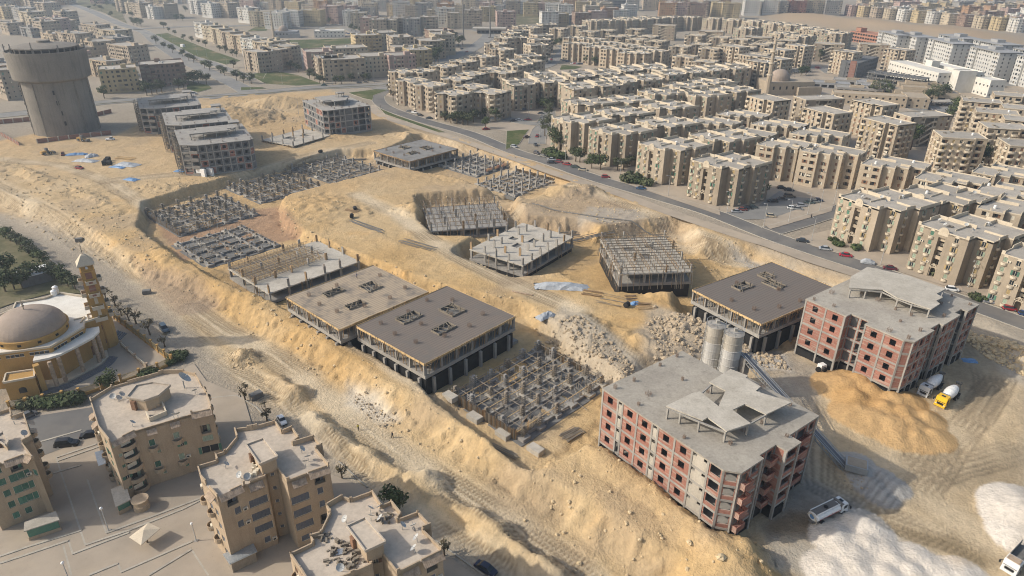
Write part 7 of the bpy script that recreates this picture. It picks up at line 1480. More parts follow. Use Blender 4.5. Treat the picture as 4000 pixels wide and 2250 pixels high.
for kind, col, p, yw, lab in [
    ('suv', (.05,.075,.10), (-99.5,169.5), -50, 'dark blue off-road car alone on the dirt road by the mosque'),
    ('suv', BLK, (-97.7,118.9), 10, 'black estate car parked on the street between the peach houses'),
    ('saloon', BLK, (-94.2,122.1), 18, 'black saloon half hidden beside the peach house wall'), ('hatch', GRY, (-112.5,128.8), 55, 'grey hatchback in the shade by the mosque hedge'),
    ('beetle', WHT, (-53.1,127.9), -55, 'white old beetle shaped car behind the middle peach house'), ('saloon', (.02,.025,.05), (-4.2,86.2), -35, 'dark blue saloon on the sandy road at the bottom edge'),
    ('hatch', RED, (-204.4,312.6), -12, 'red hatchback alone on the upper dirt plateau'), ('hatch', (.13,.03,.03), (-226.0,336.0), -60, 'dark red car beside the small wheel loader'),
    ('saloon', (.03,.035,.04), (105.4,230.3), -22, 'dark grey saloon, first on the road by the corner'), ('saloon', SIL, (110.8,223.1), -18, 'silver saloon on the road behind the dark grey one'), ('saloon', (.40,.02,.04), (115.6,217.5), -20, 'bright red saloon in front of the third sun block'),
    ('saloon', (.12,.02,.03), (125.8,206.9), -20, 'maroon saloon half hidden behind the right brick shell'), ('hatch', WHT, (137.6,191.5), -20, 'white hatchback seen over the roof of the right brick shell'), ('saloon', (.22,.22,.23), (144.5,183.3), -20, 'grey saloon by the last sun block at right'), ('hatch', RED, (147.4,178.9), -16, 'red hatchback at the right edge of the main road'), ('hatch', BLU, (150.0,175.6), -16, 'blue hatchback cut by the right edge'),
    ('saloon', (.02,.07,.15), (56.6,289.4), -14, 'blue saloon alone on the main road by the bushes'), ('hatch', RED, (42.8,305.7), -5, 'red hatchback on the main road under the lamp'), ('saloon', BEI, (33.4,316.8), -18, 'beige saloon at the end of the kerb line'), ('saloon', (.03,.05,.04), (30.0,321.3), -25, 'dark green saloon in the kerb line'), ('saloon', RED, (26.4,325.7), -25, 'red saloon in the kerb line'), ('hatch', (.2,.03,.04), (22.8,329.9), -25, 'dark red hatchback in the kerb line'), ('saloon', BLK, (19.0,328.6), -10, 'black saloon beside the silver one in the kerb line'), ('saloon', SIL, (19.3,333.9), -12, 'silver saloon beside the black one in the kerb line'), ('saloon', (.2,.19,.16), (15.3,340.1), -35, 'grey brown saloon at the bend of the kerb'), ('hatch', (.07,.06,.07), (12.1,345.9), -50, 'dark hatchback at the street corner bend'), ('hatch', SIL, (0.4,357.9), -30, 'silver car driving past the triangular lawn'), ('saloon', GRY, (11.9,362.3), -80, 'grey saloon in the side street by the lawn'),
    ('saloon', SIL, (90.2,260.6), -5, 'silver saloon, first of four in the small car park'), ('saloon', (.2,.06,.05), (93.1,263.0), -5, 'brown red saloon, second of four in the small car park'), ('saloon', BLK, (95.7,264.8), -5, 'black saloon, third of four in the small car park'), ('saloon', (.05,.07,.07), (98.3,266.1), -5, 'dark saloon, last of four in the small car park'),
    ('saloon', BLK, (109.4,273.7), -5, 'black saloon by the low wall of the car park'), ('saloon', GRY, (114.0,276.6), -5, 'grey saloon beside the black one at the low wall'), ('suv', (.16,.13,.10), (118.7,280.3), -8, 'brown off-road car in the upper car park row'), ('saloon', (.04,.045,.05), (121.6,288.9), -10, 'dark saloon under the lamp in the car park'), ('hatch', BLK, (119.3,291.8), -5, 'black hatchback by the sun block wall'), ('hatch', (.3,.32,.35), (119.4,268.4), -12, 'pale blue hatchback in the lower car park row'), ('saloon', (.06,.09,.09), (124.2,272.5), -15, 'green grey saloon in the lower car park row'), ('saloon', (.2,.21,.2), (126.8,273.8), -15, 'silver saloon in the lower car park row'), ('saloon', (.03,.045,.09), (128.9,275.5), -12, 'navy saloon at the end of the lower car park row'), ('hatch', WHT, (114.3,265.3), -15, 'white hatchback at the left end of the lower car park row'), ('saloon', (.3,.3,.29), (116.3,264.5), -15, 'grey covered saloon beside the white hatchback'), ('hatch', BEI, (102.6,255.8), -15, 'cream hatchback on the corner island'),
    ('saloon', GRY, (-67.0,442.6), -28, 'grey saloon, first of four on the avenue bend'), ('suv', WHT, (-63.0,438.4), -22, 'white pickup, second of four on the avenue bend'), ('saloon', BLK, (-58.6,431.4), -25, 'black saloon, third of four on the avenue bend'), ('saloon', (.03,.04,.05), (-51.8,423.3), -10, 'dark saloon, last of four on the avenue bend'), ('saloon', RED, (-15.8,396.4), 15, 'red saloon by the corner transformer hut'), ('suv', SIL, (-226.8,494.0), 10, 'silver off-road car on the avenue left of the lawn'),
    ('saloon', WHT, (3.4,420.0), 10, 'white saloon in the side street row'), ('saloon', RED, (8.9,421.6), 8, 'red saloon at the end of the side street row'), ('saloon', BLK, (0.0,418.0), 10, 'black saloon at the start of the side street row'), ('saloon', (.13,.14,.15), (17.4,439.3), 5, 'dark grey saloon under the estate hedge'), ('hatch', (.05,.06,.07), (7.4,450.1), 0, 'dark hatchback beside the tree hedge'), ('hatch', (.15,.1,.09), (7.3,378.7), 40, 'brown car on the curve by the lawn'), ('saloon', RED, (13.5,381.1), 75, 'red saloon going up the side street'), ('suv', (.3,.02,.03), (94.9,406.6), 5, 'bright red van parked between the sun blocks'), ('saloon', BLK, (91.2,402.8), 5, 'black saloon beside the red van'), ('saloon', (.05,.07,.10), (89.7,395.4), 5, 'navy saloon below the red van'),
    ('saloon', BLK, (-206.6,607.0), 8, 'black saloon by the roundabout lawn, second from left'), ('saloon', GRY, (-210.7,601.5), 8, 'grey saloon by the roundabout lawn, leftmost'), ('saloon', SIL, (-196.5,610.2), 8, 'silver saloon by the roundabout lawn, rightmost'), ('saloon', BLK, (-203.9,610.9), 8, 'black saloon by the roundabout lawn, third from left'), ('saloon', GRY, (-119.4,542.9), 5, 'grey saloon in front of the avenue houses, left of two'), ('saloon', BEI, (-114.9,545.7), 5, 'beige saloon in front of the avenue houses, right of two'), ('saloon', GRN, (-143.8,531.5), 5, 'green saloon at the tip of the avenue lawn'), ('saloon', GRY, (-54.2,744.7), 50, 'grey car parked at the end of the tree row'), ('saloon', RED, (-47.7,722.6), 60, 'red car on the wide approach road'),
    ('saloon', BLK, (308.0,480.1), 10, 'black saloon near the low wall right of the market'), ('suv', RED, (271.9,636.0), 0, 'red bus like van below the zigzag stair block'), ('saloon', WHT, (252.0,618.5), 5, 'white saloon in the car park left of the red van')]:
    if lab.startswith('white pickup'): car('pickup', col, p, yw, lab, cat='pickup')
    else: car(kind, col, p, yw, lab, cat='van' if 'van' in lab else 'car')
rc = random.Random(21); k = 0
for (a, b, n, wh, yw) in [((250.6,496.6), (277.6,480.5), 9, 'in the market square', -15), ((240.1,607.4), (258.2,618.8), 5, 'in the lot below the stair block', 5), ((189.1,572.9), (202.5,564.4), 5, 'in the lot behind the sun blocks', 10), ((44.3,672.7), (50.4,663.6), 3, 'beside the estate street trees', -10), ((52.8,651.0), (62.9,648.0), 5, 'in front of the arched blocks', -10), ((393.2,580.8), (406.5,570.0), 4, 'beyond the white school', -20), ((-264.4,969.0), (-226.9,978.8), 8, 'along the far lawn street', 8), ((33.3,653.5), (37.4,691.8), 3, 'on the left kerb of the estate street', 70), ((-209.6,884.6), (-197.9,869.5), 3, 'outside the white public building', -20)]:
    for i in range(n):
        f_ = (i+.5)/n; p = (a[0]+(b[0]-a[0])*f_+rc.uniform(-.6,.6), a[1]+(b[1]-a[1])*f_+rc.uniform(-.6,.6)); cn = rc.choice([('black',BLK),('white',WHT),('silver',SIL),('red',RED),('grey',GRY),('navy',BLU),('beige',BEI)])
        car(rc.choice(['saloon','hatch']), cn[1], p, yw+rc.choice([0,0,180]), '%s car, %s from left, %s' % (cn[0], ORD[i], wh), group='cars parked in the distance')
# covered car
t = thing('covered_car', 'car under a grey dust cover on the main road', 'car', (*(120.4,211.4), .1), radians(-20)); b = loft([(-2.2, ring(.8,.05,.6)), (-1.7, ring(.95,.05,1.0)), (-.8, ring(.98,.05,1.5,.75)), (.6, ring(.98,.05,1.5,.75)), (1.3, ring(.96,.05,1.05)), (2.0, ring(.9,.05,.9)), (2.3, ring(.75,.05,.6))]); b.build('cover', M['tarpgrey'], t); 
for sx in (-1,1):
    for sy in (-1,1): wheel(t, sx*1.35, sy*.8, .32, .22)
# mixer trucks ----------------------------------------------------
def truck_cab(t, col, x, W=1.25, z0=.55, z1=2.9):
    b = loft([(x-1.9, [(-W,z0+.2),(W,z0+.2),(W,z1-.4),(W*.92,z1),(-W*.92,z1),(-W,z1-.4)]), (x-.25, [(-W,z0),(W,z0),(W,z1-.35),(W*.92,z1-.05),(-W*.92,z1-.05),(-W,z1-.35)]), (x, [(-W*.96,z0),(W*.96,z0),(W*.96,z0+1.0),(W*.9,z0+1.0),(-W*.9,z0+1.0),(-W*.96,z0+1.0)])]); b.build('cab', paint(col), t)
    g = MB(); g.face([(x+.005,-W*.88,z0+1.02),(x+.005,W*.88,z0+1.02),(x-.235,W*.85,z1-.4),(x-.235,-W*.85,z1-.4)]); g.build('windscreen', M['glass'], t)
    for s in (-1, 1):
        g = MB(); g.rbox((x-.9,s*(W+.005),z0+1.05),(.95,.03,.75),0); g.build('side_window', M['glass'], t); g = MB(); g.bar((x-.1,s*W,z1-.6),(x+.15,s*(W+.35),z1-.7),.08); g.rbox((x+.15,s*(W+.35),z1-1.3),(.12,.3,.6),0); g.build('mirror', M['rubber'], t); g = MB(); g.rbox((x+.02,s*W*.72,z0+.15),(.08,.4,.25),0); g.build('headlight', M['whitep'], t)
    g = MB(); g.rbox((x+.06,0,z0-.25),(.3,W*1.95,.5),0); g.build('bumper', paint(col), t); g = MB(); g.rbox((x+.03,0,z0+.3),(.06,W*1.2,.55),0); g.build('grille', M['rubber'], t)
    v = MB(); v.rbox((x-.9,0,z1),(.6,.8,.05),0); v.build('roof_hatch', M['glass'], t)
def mixer(p, yaw, col, rear, label):
    t = thing('mixer_truck', label, 'mixer truck', (*p, HT(*p)+.02), radians(yaw)); truck_cab(t, col, 4.4)
    f_ = MB(); f_.rbox((-.6,0,.85),(9.2,.9,.35),0); f_.build('chassis', M['conc_dark'], t)
    d = MB(); A_, B_ = Vector((1.9,0,2.15)), Vector((-3.9,0,2.95)); ax = (B_-A_).normalized(); e1 = Vector((0,1,0)); e2 = ax.cross(e1); prof = [(0.0,.62),(.5,1.02),(1.6,1.3),(2.9,1.32),(4.4,.98),(5.3,.66),(5.75,.5)]; n = 20
    for s_, r_ in prof:
        for i in range(n): a = 2*pi*i/n; d.v.append(tuple(A_+ax*s_+e1*(r_*cos(a))+e2*(r_*sin(a))))
    for j in range(len(prof)-1):
        for i in range(n): d.f.append((j*n+i,j*n+(i+1)%n,(j+1)*n+(i+1)%n,(j+1)*n+i)); d.m.append(1 if rear and j >= 4 else 0)
    d.f.append(tuple(range(n))); d.f.append(tuple((len(prof)-1)*n+i for i in range(n-1,-1,-1))); d.m += [0,0]
    d.build('drum', [M['whitep'], M['tile']], t)
    h = MB(); h.lathe([(.35,2.3),(.75,3.4),(.7,3.4),(.3,2.4)], 12, (-4.3,0,.2), caps=False); h.bar((-4.3,0,2.3),(-5.2,0,1.3),.45,.15); h.build('chute', M['conc_dark'], t)
    h = MB()
    for s in (-1,1): h.bar((-3.6,s*.7,1.0),(-3.7,s*.5,2.7),.18); h.bar((-4.4,s*.8,1.0),(-4.4,s*.3,3.3),.1)
    h.bar((1.95,0,1.0),(1.95,0,2.0),.7,.5); h.build('drum_support', M['conc_dark'], t); g = MB(); g.rbox((2.15,0,1.3),(.35,2.1,1.6),0); g.build('water_tank', M['galv'], t)
    for x in (3.3,-1.8,-3.1):
        for s in (-1,1): wheel(t, x, s*1.0, .52, .35 if x > 0 else .55)
    for s in (-1,1): g = MB(); g.rbox((-2.45,s*1.0,1.15),(2.9,.62,.08),0); g.build('mudguard', M['rubber'], t)
    return t
mixer((104.9,142.0), 216, (.55,.57,.58), False, 'silver cabbed concrete mixer truck with white drum beside the brick shell')
mixer((106.6,137.6), 217, (.78,.47,.03), True, 'yellow cabbed concrete mixer truck with white drum at the sand heap')
# water tanker
p = (61.5,99.3); t = thing('tanker_truck', 'white water tanker truck with red lettering in the shaded yard', 'tanker truck', (*p, HT(*p)+.02), radians(28)); truck_cab(t, WHT, 4.3, 1.2, .6, 2.7)
d = MB(); n = 20; prof = [(-4.4,.2),(-4.35,.9),(-4.1,1.0),(2.0,1.0),(2.2,.9),(2.25,.2)]
for x, s in prof:
    for i in range(n): a = 2*pi*i/n; d.v.append((x, 1.22*s*cos(a), 1.95+.92*s*sin(a)))
for j in range(len(prof)-1):
    for i in range(n): d.f.append((j*n+i,(j+1)*n+i,(j+1)*n+(i+1)%n,j*n+(i+1)%n)); d.m.append(0)
d.f.append(tuple(range(n))[::-1] if False else tuple(range(n))); d.f.append(tuple((len(prof)-1)*n+i for i in range(n-1,-1,-1))); d.m += [0,0]; d.build('tank', M['whitep'], t)
d = MB(); d.box(-4.2,-.75,2.72,1.9,.75,2.9); d.build('top_tray', M['conc_dark'], t)
for s in (-1,1): d = MB(); d.bar((-4.3,s*.8,2.98),(2.0,s*.8,2.98),.14,.2); d.build('walkway_rail', M['whitep'], t)
d = MB(); d.tube((-1.0,0,2.9),(-1.0,0,3.05),.42,.42,12); d.build('tank_lid', M['rubber'], t); d = MB(); d.rbox((2.6,0,2.2),(.5,2.2,.7),0); d.build('pump_box', M['conc_dark'], t)
d = MB(); d.tube((-4.42,.1,1.95),(-4.47,.1,1.95),.5,.5,14); d.build('rear_hatch', M['tarpblue'], t)
d = MB(); d.rbox((-1.0,0,.75),(7.4,.9,.3),0); d.build('chassis', M['conc_dark'], t)
for a in range(7): b = MB(); 
b = MB()
for i in range(10): a0, a1 = pi*.1+pi*1.3*i/10, pi*.1+pi*1.3*(i+1)/10; b.bar((-4.6+.1*sin(i),1.15*cos(a0),1.5+1.1*sin(a0)),(-4.6+.1*sin(i+1),1.15*cos(a1),1.5+1.1*sin(a1)),.12)
b.build('hose', M['coping'], t)
for x in (3.2,-2.6,-1.4 if False else -2.6): 
    for s in (-1,1): wheel(t, x, s*.98, .52, .5) if not (x < 0 and any(abs(c_.location.x-x) < .01 and c_.location.y*s > 0 for c_ in t.children)) else None
b = MB(); rl = random.Random(4); x = -3.7                                     # red painted lettering along the tank side
for i in range(17):
    w = rl.uniform(.16,.34); h_ = rl.choice([.22,.34,.42]); zz = 1.72+rl.uniform(-.03,.05)
    b.face([(x,-1.232,zz),(x+w,-1.232,zz),(x+w,-1.205,zz+h_*.5 if i % 3 else zz+h_),(x,-1.205,zz+h_*.6)]); x += w+.1
b.build('lettering', M['red'], t)
# lorry cut by the frame
p = (88.9,86.6); t = thing('lorry', 'white cabbed lorry with rusty roof cut by the bottom right corner', 'lorry', (*p, HT(*p)+.02), radians(216)); truck_cab(t, WHT, 1.2, 1.25, .6, 2.9); d = MB(); d.rbox((-3.6,0,.85),(7,.9,.35),0); d.build('chassis', M['conc_dark'], t); d = MB(); d.rbox((.3,0,2.92),(1.4,2.0,.16),0); d.build('roof_rack', M['tile'], t)
d = MB()
for s in (-1,1): d.bar((-1.0,s*1.2,1.05),(-7,s*1.2,1.05),.1,.1); d.rbox((-4,s*1.2,1.1),(6,.1,1.1),0)
d.rbox((-4,0,1.03),(6,2.3,.08),0); d.rbox((-1.02,0,1.1),(.1,2.3,1.3),0); d.build('cargo_bed', M['conc_dark'], t)
for x in (.3,-4.6,-5.8):
    for s in (-1,1): wheel(t, x, s*1.0, .52, .45)
# wheel loaders
def loader(p, yaw, label, s=1.0):
    t = thing('wheel_loader', label, 'wheel loader', (*p, HT(*p)), radians(yaw)); b = MB(); b.rbox((-1.4,0,.9),(2.6,1.7,1.1),0); b.build('engine_body', M['ochre'], t); b = MB(); b.rbox((.3,0,.9),(1.3,1.5,1.0),0); b.rbox((.1,0,1.9),(1.2,1.4,1.3),0); b.build('cab', M['conc_dark'], t)
    b = MB()
    for s_ in (-1,1): b.bar((.8,s_*.5,1.8),(2.9,s_*.5,.7),.22,.3)
    b.build('lift_arm', M['ochre'], t); b = MB(); b.rbox((3.2,0,.2),(.9,2.5,.9),0); b.build('bucket', M['conc_dark'], t)
    for x in (-1.5,1.1):
        for s_ in (-1,1): wheel(t, x, s_*1.05, .68, .5)
loader((-234.4,336.7), 60, 'dusty yellow wheel loader on the dirt track at the left'); loader((-231.4,362.8), -10, 'dusty wheel loader parked by the wall below the tower')
car('pickup', WHT, (-217.8,365.4), 10, 'white pickup truck below the water tower wall', cat='pickup')
# ---------------------------------------------------------------- batching plant
for i, (p, lab) in enumerate([((49.2,143.3), 'tall grey cement silo left of the pair behind the brick shell'), ((52.6,140.0), 'tall grey cement silo right of the pair with the conveyor foot')]):
    z = HT(*p); zt = 21.5-i*.6; t = thing('cement_silo', lab, 'silo', (*p, z), 0, 'cement silos'); r_ = 2.35; ht = 14.2-z-i*.3
    bands = 7
    for q in range(bands): b = MB(); z0_, z1_ = 3+(ht-3)*q/bands, 3+(ht-3)*(q+1)/bands; b.lathe([(r_,z0_+.04),(r_,z1_-.04)], 28, caps=False); b.lathe([(r_,z1_-.06),(r_+.09,z1_-.03),(r_+.09,z1_+.05),(r_,z1_+.08)], 28, caps=False); b.build('ring_plate', M['whitegrey'] if q < 5 else M['conc_light'], t)
    b = MB(); b.lathe([(r_,ht),(r_*.5,ht+.35),(.05,ht+.5)], 28, caps=False); b.rbox((.4,.2,ht+.4),(.8,.8,.7),0); b.build('silo_roof', M['conc'], t); b = MB(); b.lathe([(.4,1.2),(r_,3.05)], 28, caps=False); b.build('hopper', M['conc'], t)
    for k in range(4): a = pi/4+pi/2*k; b = MB(); b.rbox((2.1*cos(a),2.1*sin(a),0),(.25,.25,3.2),0); b.build('leg', M['galv'], t)
    b = MB()
    for k in range(18): a0, a1 = 2*pi*k/18, 2*pi*(k+1)/18; b.bar((r_*.97*cos(a0),r_*.97*sin(a0),ht+1.1),(r_*.97*cos(a1),r_*.97*sin(a1),ht+1.1),.09); b.bar((r_*.97*cos(a0),r_*.97*sin(a0),ht+.05),(r_*.97*cos(a0),r_*.97*sin(a0),ht+1.1),.07) if k % 2 else None
    b.build('guard_rail', M['galv'], t); b = MB()
    for s in (-.3,.3): b.bar((-r_-.15,s-.6,.3),(-r_-.15,s-.6,ht+1.2),.1)
    for k in range(28): b.bar((-r_-.15,-.9,.8+k*.65),(-r_-.15,-.3,.8+k*.65),.06)
    b.build('ladder', M['galv'], t)
p0 = (*(50.7,147.5), 4.0); pa = (55.5,139.4); pb = (70.8,112.3)
t = thing('conveyor', 'long sloping belt conveyor of steel lattice behind the front brick shell', 'conveyor', (*pb, 0)); top = (pa[0]-pb[0], pa[1]-pb[1], 8.5); bot = (0,0,-2.4)
v = Vector(top)-Vector(bot); n = 34; side = Vector((v.y,-v.x,0)).normalized()*.75
b = MB(); b.bar(bot, top, 1.3, .12); b.build('belt', M['steps'], t)
for s in (-1,1):
    b = MB(); o_ = side*s; d0 = Vector((0,0,-1.0)); B0, T0 = Vector(bot)+o_, Vector(top)+o_; b.bar(B0,T0,.2,.2); b.bar(B0+d0,T0+d0,.18,.18); b.bar(B0+Vector((0,0,.6)),T0+Vector((0,0,.6)),.12)
    for i in range(n): q0 = B0.lerp(T0,i/n); q1 = B0.lerp(T0,(i+1)/n); b.bar(q0,q1+d0,.12) if i % 2 else b.bar(q0+d0,q1,.12)
    b.build('lattice_side', M['galv'], t)
for f_ in (.35,.7):
    b = MB(); q = Vector(bot).lerp(Vector(top), f_); 
    for s in (-1,1): b.bar(q+side*s, (q.x+side.x*s*1.6, q.y+side.y*s*1.6, HT(pb[0]+q.x, pb[1]+q.y)), .2)
    b.build('trestle', M['galv'], t)
b = MB(); hx = Vector(bot); b.rbox((hx.x+1.6,hx.y-.6,-2.2),(4.2,3.4,1.5),radians(-25)); b.build('feed_hopper', M['galv'], t); b = MB(); b.rbox((hx.x+1.6,hx.y-.6,-.695),(3.7,2.9,.05),radians(-25)); b.build('hopper_sand', M['tan'], t)
b = MB(); b.rbox((top[0],top[1],3.2),(3,2.4,4.8),radians(-50)); b.rbox((top[0]+2.4,top[1]+.4,4.8),(2.2,1.6,1.6),radians(-50))
for dx, dy in ((-1.4,-1),(1.4,-1),(1.4,1),(-1.4,1)): b.bar((top[0]+dx,top[1]+dy,-4),(top[0]+dx,top[1]+dy,3.2),.25)
b.build('mixing_tower', M['conc'], t)
# ---------------------------------------------------------------- trees and bushes
def leaf_cloud(mb, c, rx, ry, rz, n, s, r):
    for _ in range(n):
        while True:
            x, y, z = r.uniform(-1,1), r.uniform(-1,1), r.uniform(-1,1); q = x*x+y*y+z*z
            if .18 < q < 1: break
        p = Vector((c[0]+x*rx, c[1]+y*ry, c[2]+z*rz)); nv = Vector((x+r.uniform(-.7,.7), y+r.uniform(-.7,.7), z+r.uniform(-.3,1.0))).normalized(); a = nv.orthogonal().normalized(); b_ = nv.cross(a); k = s*r.uniform(.6,1.4); th = r.random()*3; a, b_ = a*cos(th)+b_*sin(th), b_*cos(th)-a*sin(th)
        mb.face([tuple(p-a*k-b_*k*.45), tuple(p+a*k*.3-b_*k*.6), tuple(p+a*k+b_*k*.35), tuple(p-a*k*.2+b_*k*.7)])
TREES = {}
def tree_proto(kind, v):
    key = (kind, v)
    if key in TREES: return key
    r = random.Random(v*7+len(kind)); t = thing('tree' if kind != 'bush' else 'bush', 'x', 'tree' if kind != 'bush' else 'bush', (0,-3000,0)); cr = MB()
    if kind == 'round': h, R_, n = 5.5, 2.4, 7
    elif kind == 'tall': h, R_, n = 8.5, 2.6, 9
    elif kind == 'bush': h, R_, n = 1.3, 1.4, 5
    else: h, R_, n = 3.4, 1.1, 4
    tb = MB(); z1 = h*.55
    if kind != 'bush':
        tb.tube((0,0,0),(.1,.05,z1),.05*h*.6+.05,.1,6); 
        for i in range(5): a = 2*pi*i/5+r.random(); tb.tube((.08,.04,z1*.75),(R_*.7*cos(a),R_*.7*sin(a),h*r.uniform(.65,.9)),.09,.03,5)
    else: tb.tube((0,0,0),(0,0,.6),.12,.06,5)
    for i in range(n):
        a = 2*pi*i/n+r.random(); q = r.uniform(.25,.7)*R_; c = (q*cos(a), q*sin(a), h*.68+r.uniform(-.28,.3)*h*.8 if kind != 'bush' else h*.5+r.uniform(-.1,.3)); k = R_*r.uniform(.45,.68)
        leaf_cloud(cr, c, k, k, k*.75, 70 if kind != 'thin' else 22, .26 if kind != 'thin' else .2, r)
    tb.build('trunk', M['trunk'], t); cr.build('crown', M['leaf' if kind in ('round','tall','bush') and v % 3 else 'leaf2' if kind != 'thin' else 'leaf3'], t); TREES[key] = [t, False]; return key
def tree(kind, p, label, s=1.0, z=None, group='street trees', v=None):
    key = tree_proto(kind, R.randrange(3) if v is None else v); T_ = TREES[key]; s *= 1.22; z = HT(*p)-.05 if z is None else z; a = R.random()*6.28
    if not T_[1]: T_[1] = True; o = T_[0]; o.location = (*p, z); o.rotation_euler = (0,0,a); o['label'] = label; o['group'] = group; o.scale = (s,)*3; return o
    return dup(T_[0], (*p, z), a, label, group, s)
def trow(kind, pts, what, where, s=1.0, jit=.0, group='street trees'):
    for i, p in enumerate(sorted(pts)):
        tree(kind, (p[0]+R.uniform(-jit,jit), p[1]+R.uniform(-jit,jit)), '%s, %s from left, %s' % (what, ORD[i] if i < 20 else 'last', where), s*R.uniform(.85,1.2), group=group)
trow('round', [(32.9,329.9), (31.0,331.6), (37.8,319.9), (41.8,317.5)], 'dark round tree', 'before the second sun block', 1.15, group='trees by the second sun block')
trow('round', [(49.8,316.9), (52.9,318.7), (56.5,323.8), (58.8,328.9)], 'dark tree', 'between the second and third sun blocks', 1.2)
trow('bush', [(53.0,300.0), (55.3,297.9), (57.8,296.5), (60.3,295.2), (54.9,303.8)], 'dense bush', 'at the kerb of the third sun block', 2.0, group='bushes at the kerb')
trow('bush', [(17.2,343.8), (20.6,340.2), (23.9,336.7), (19.9,345.8)], 'low hedge bush', 'at the corner of the first sun block', 1.8)
trow('tall', [(21.3,353.6), (24.3,351.7), (20.2,401.4), (17.7,382.4), (21.8,424.8)], 'tall dark tree', 'at the first sun block corner', 1.0)
trow('round', [(-41.7,417.0), (-37.6,411.9), (-33.9,409.4), (-30.2,408.3), (-27.2,407.1), (-24.1,415.0), (-20.9,425.9), (-15.9,423.3), (-11.5,418.1)], 'dark green tree', 'in the hedge before the bay blocks', 1.2, group='trees of the bay block hedge')
tree('round', (-16.3,400.0), 'single round green tree by the transformer hut', 1.0)
trow('round', [(2.9,459.2), (7.6,462.6), (12.2,459.6), (16.7,456.6), (20.4,450.7), (24.1,460.1)], 'tree', 'in the long hedge behind parked cars', 1.15)
trow('round', [(24.1,663.1), (27.3,651.2), (66.1,647.5), (72.8,642.0), (77.9,648.1), (82.3,654.3), (39.2,746.9), (44.6,771.1), (49.9,788.2), (33.1,724.1)], 'dark tree', 'along the estate street', 1.2)
trow('tall', [(-66.5,755.7), (-63.6,772.1), (-58.8,764.2), (-56.2,781.0), (-65.0,725.2), (-67.4,696.6), (-70.2,676.5), (-69.6,651.6), (-71.1,639.7), (-74.4,645.4)], 'tall tree', 'beside the wide approach road', 1.3)
trow('round', [(-19.7,551.2), (-14.8,542.8), (-11.1,547.3), (-17.8,564.8)], 'dark tree', 'among the bay blocks', 1.3)
trow('round', [(-190.7,605.2), (-185.0,600.3), (-179.7,590.3), (-163.0,562.1), (-157.9,557.8), (-165.1,576.2), (-149.5,540.5), (-146.5,540.7), (-127.1,550.3), (-125.1,559.4), (-114.0,551.0), (-118.7,555.2), (-136.9,539.0), (-132.4,539.2)], 'green tree', 'round the avenue lawn and houses', 1.0)
trow('round', [(-381.9,767.0), (-355.8,728.8), (-334.7,700.8), (-313.2,674.9), (-297.1,650.5), (-287.8,639.0), (-264.7,606.5), (-256.4,596.4), (-241.6,582.0), (-234.8,572.6), (-242.5,613.1), (-217.0,550.3), (-208.6,541.9), (-201.1,538.0)], 'small tree', 'along the boulevard median', 1.1)
trow('round', [(-257.2,488.3), (-255.4,492.0), (-253.7,495.8), (-251.9,499.6), (-265.5,502.7), (-245.0,511.4), (-243.1,515.4), (-246.3,531.6), (-244.4,535.9), (-238.9,531.9), (-233.0,532.2), (-280.9,476.7)], 'dark tree', 'round the brown corner house', 1.3)
trow('round', [(-500.4,955.3), (-489.4,943.5), (-481.5,937.9), (-549.0,1049.6), (-575.4,1078.8), (-439.7,911.3), (-468.3,1012.4), (-460.3,1013.1), (-517.0,1154.2), (-585.5,1061.8), (-680.3,1175.0), (-692.1,1213.8), (-652.5,1158.8), (-695.1,1256.3), (-650.9,1197.9), (-734.5,1297.4)], 'roadside tree', 'at the highway fork', 1.3)
trow('round', [(-418.9,879.1), (-398.3,849.1), (-367.8,803.0), (-351.9,786.3), (-337.6,770.1), (-320.6,746.7), (-295.0,717.8), (-283.8,704.0), (-269.6,684.2), (-263.5,677.9)], 'small tree', 'on the far edge of the boulevard lawn', .9)
trow('round', [(-300.1,947.0), (-297.4,959.8), (-283.0,974.0), (-273.0,981.4), (-260.9,975.9), (-251.0,990.0), (-214.9,687.6), (-220.8,700.9), (-203.6,907.3), (-196.4,896.6), (-188.1,886.3)], 'roadside tree', 'along the big lawn', 1.2)
trow('tall', [(265.2,515.6), (270.1,512.0), (271.8,506.5), (290.7,484.4), (298.9,491.6), (305.2,495.4), (287.2,484.3)], 'green tree', 'in the market square', 1.1)
trow('tall', [(278.5,437.5), (278.4,432.0), (287.0,443.6), (217.4,373.9), (222.4,376.2), (290.7,678.7), (298.9,692.0), (237.8,617.7), (268.6,423.5), (211.7,359.8), (210.6,361.8), (227.5,327.2), (219.5,317.1)], 'dark tree', 'in the gaps between balcony blocks', 1.25)
trow('round', [(92.7,419.4), (95.9,416.9), (154.4,472.0), (242.3,597.3), (247.6,600.1), (358.7,548.0), (364.3,548.3), (376.3,548.8), (103.1,276.7), (106.0,279.4)], 'dark tree', 'in the inner yards of the estate', 1.1)
trow('bush', [(116.6,227.3), (117.3,226.4), (121.8,223.3), (117.1,231.0), (139.4,202.0), (141.1,185.8), (142.2,185.2)], 'garden shrub', 'at the feet of the front sun blocks', 1.2)
trow('thin', [(-87.9,495.9), (-83.0,478.5), (-83.5,499.8), (-90.4,507.0)], 'bare dusty tree', 'at the avenue bend', 1.5)
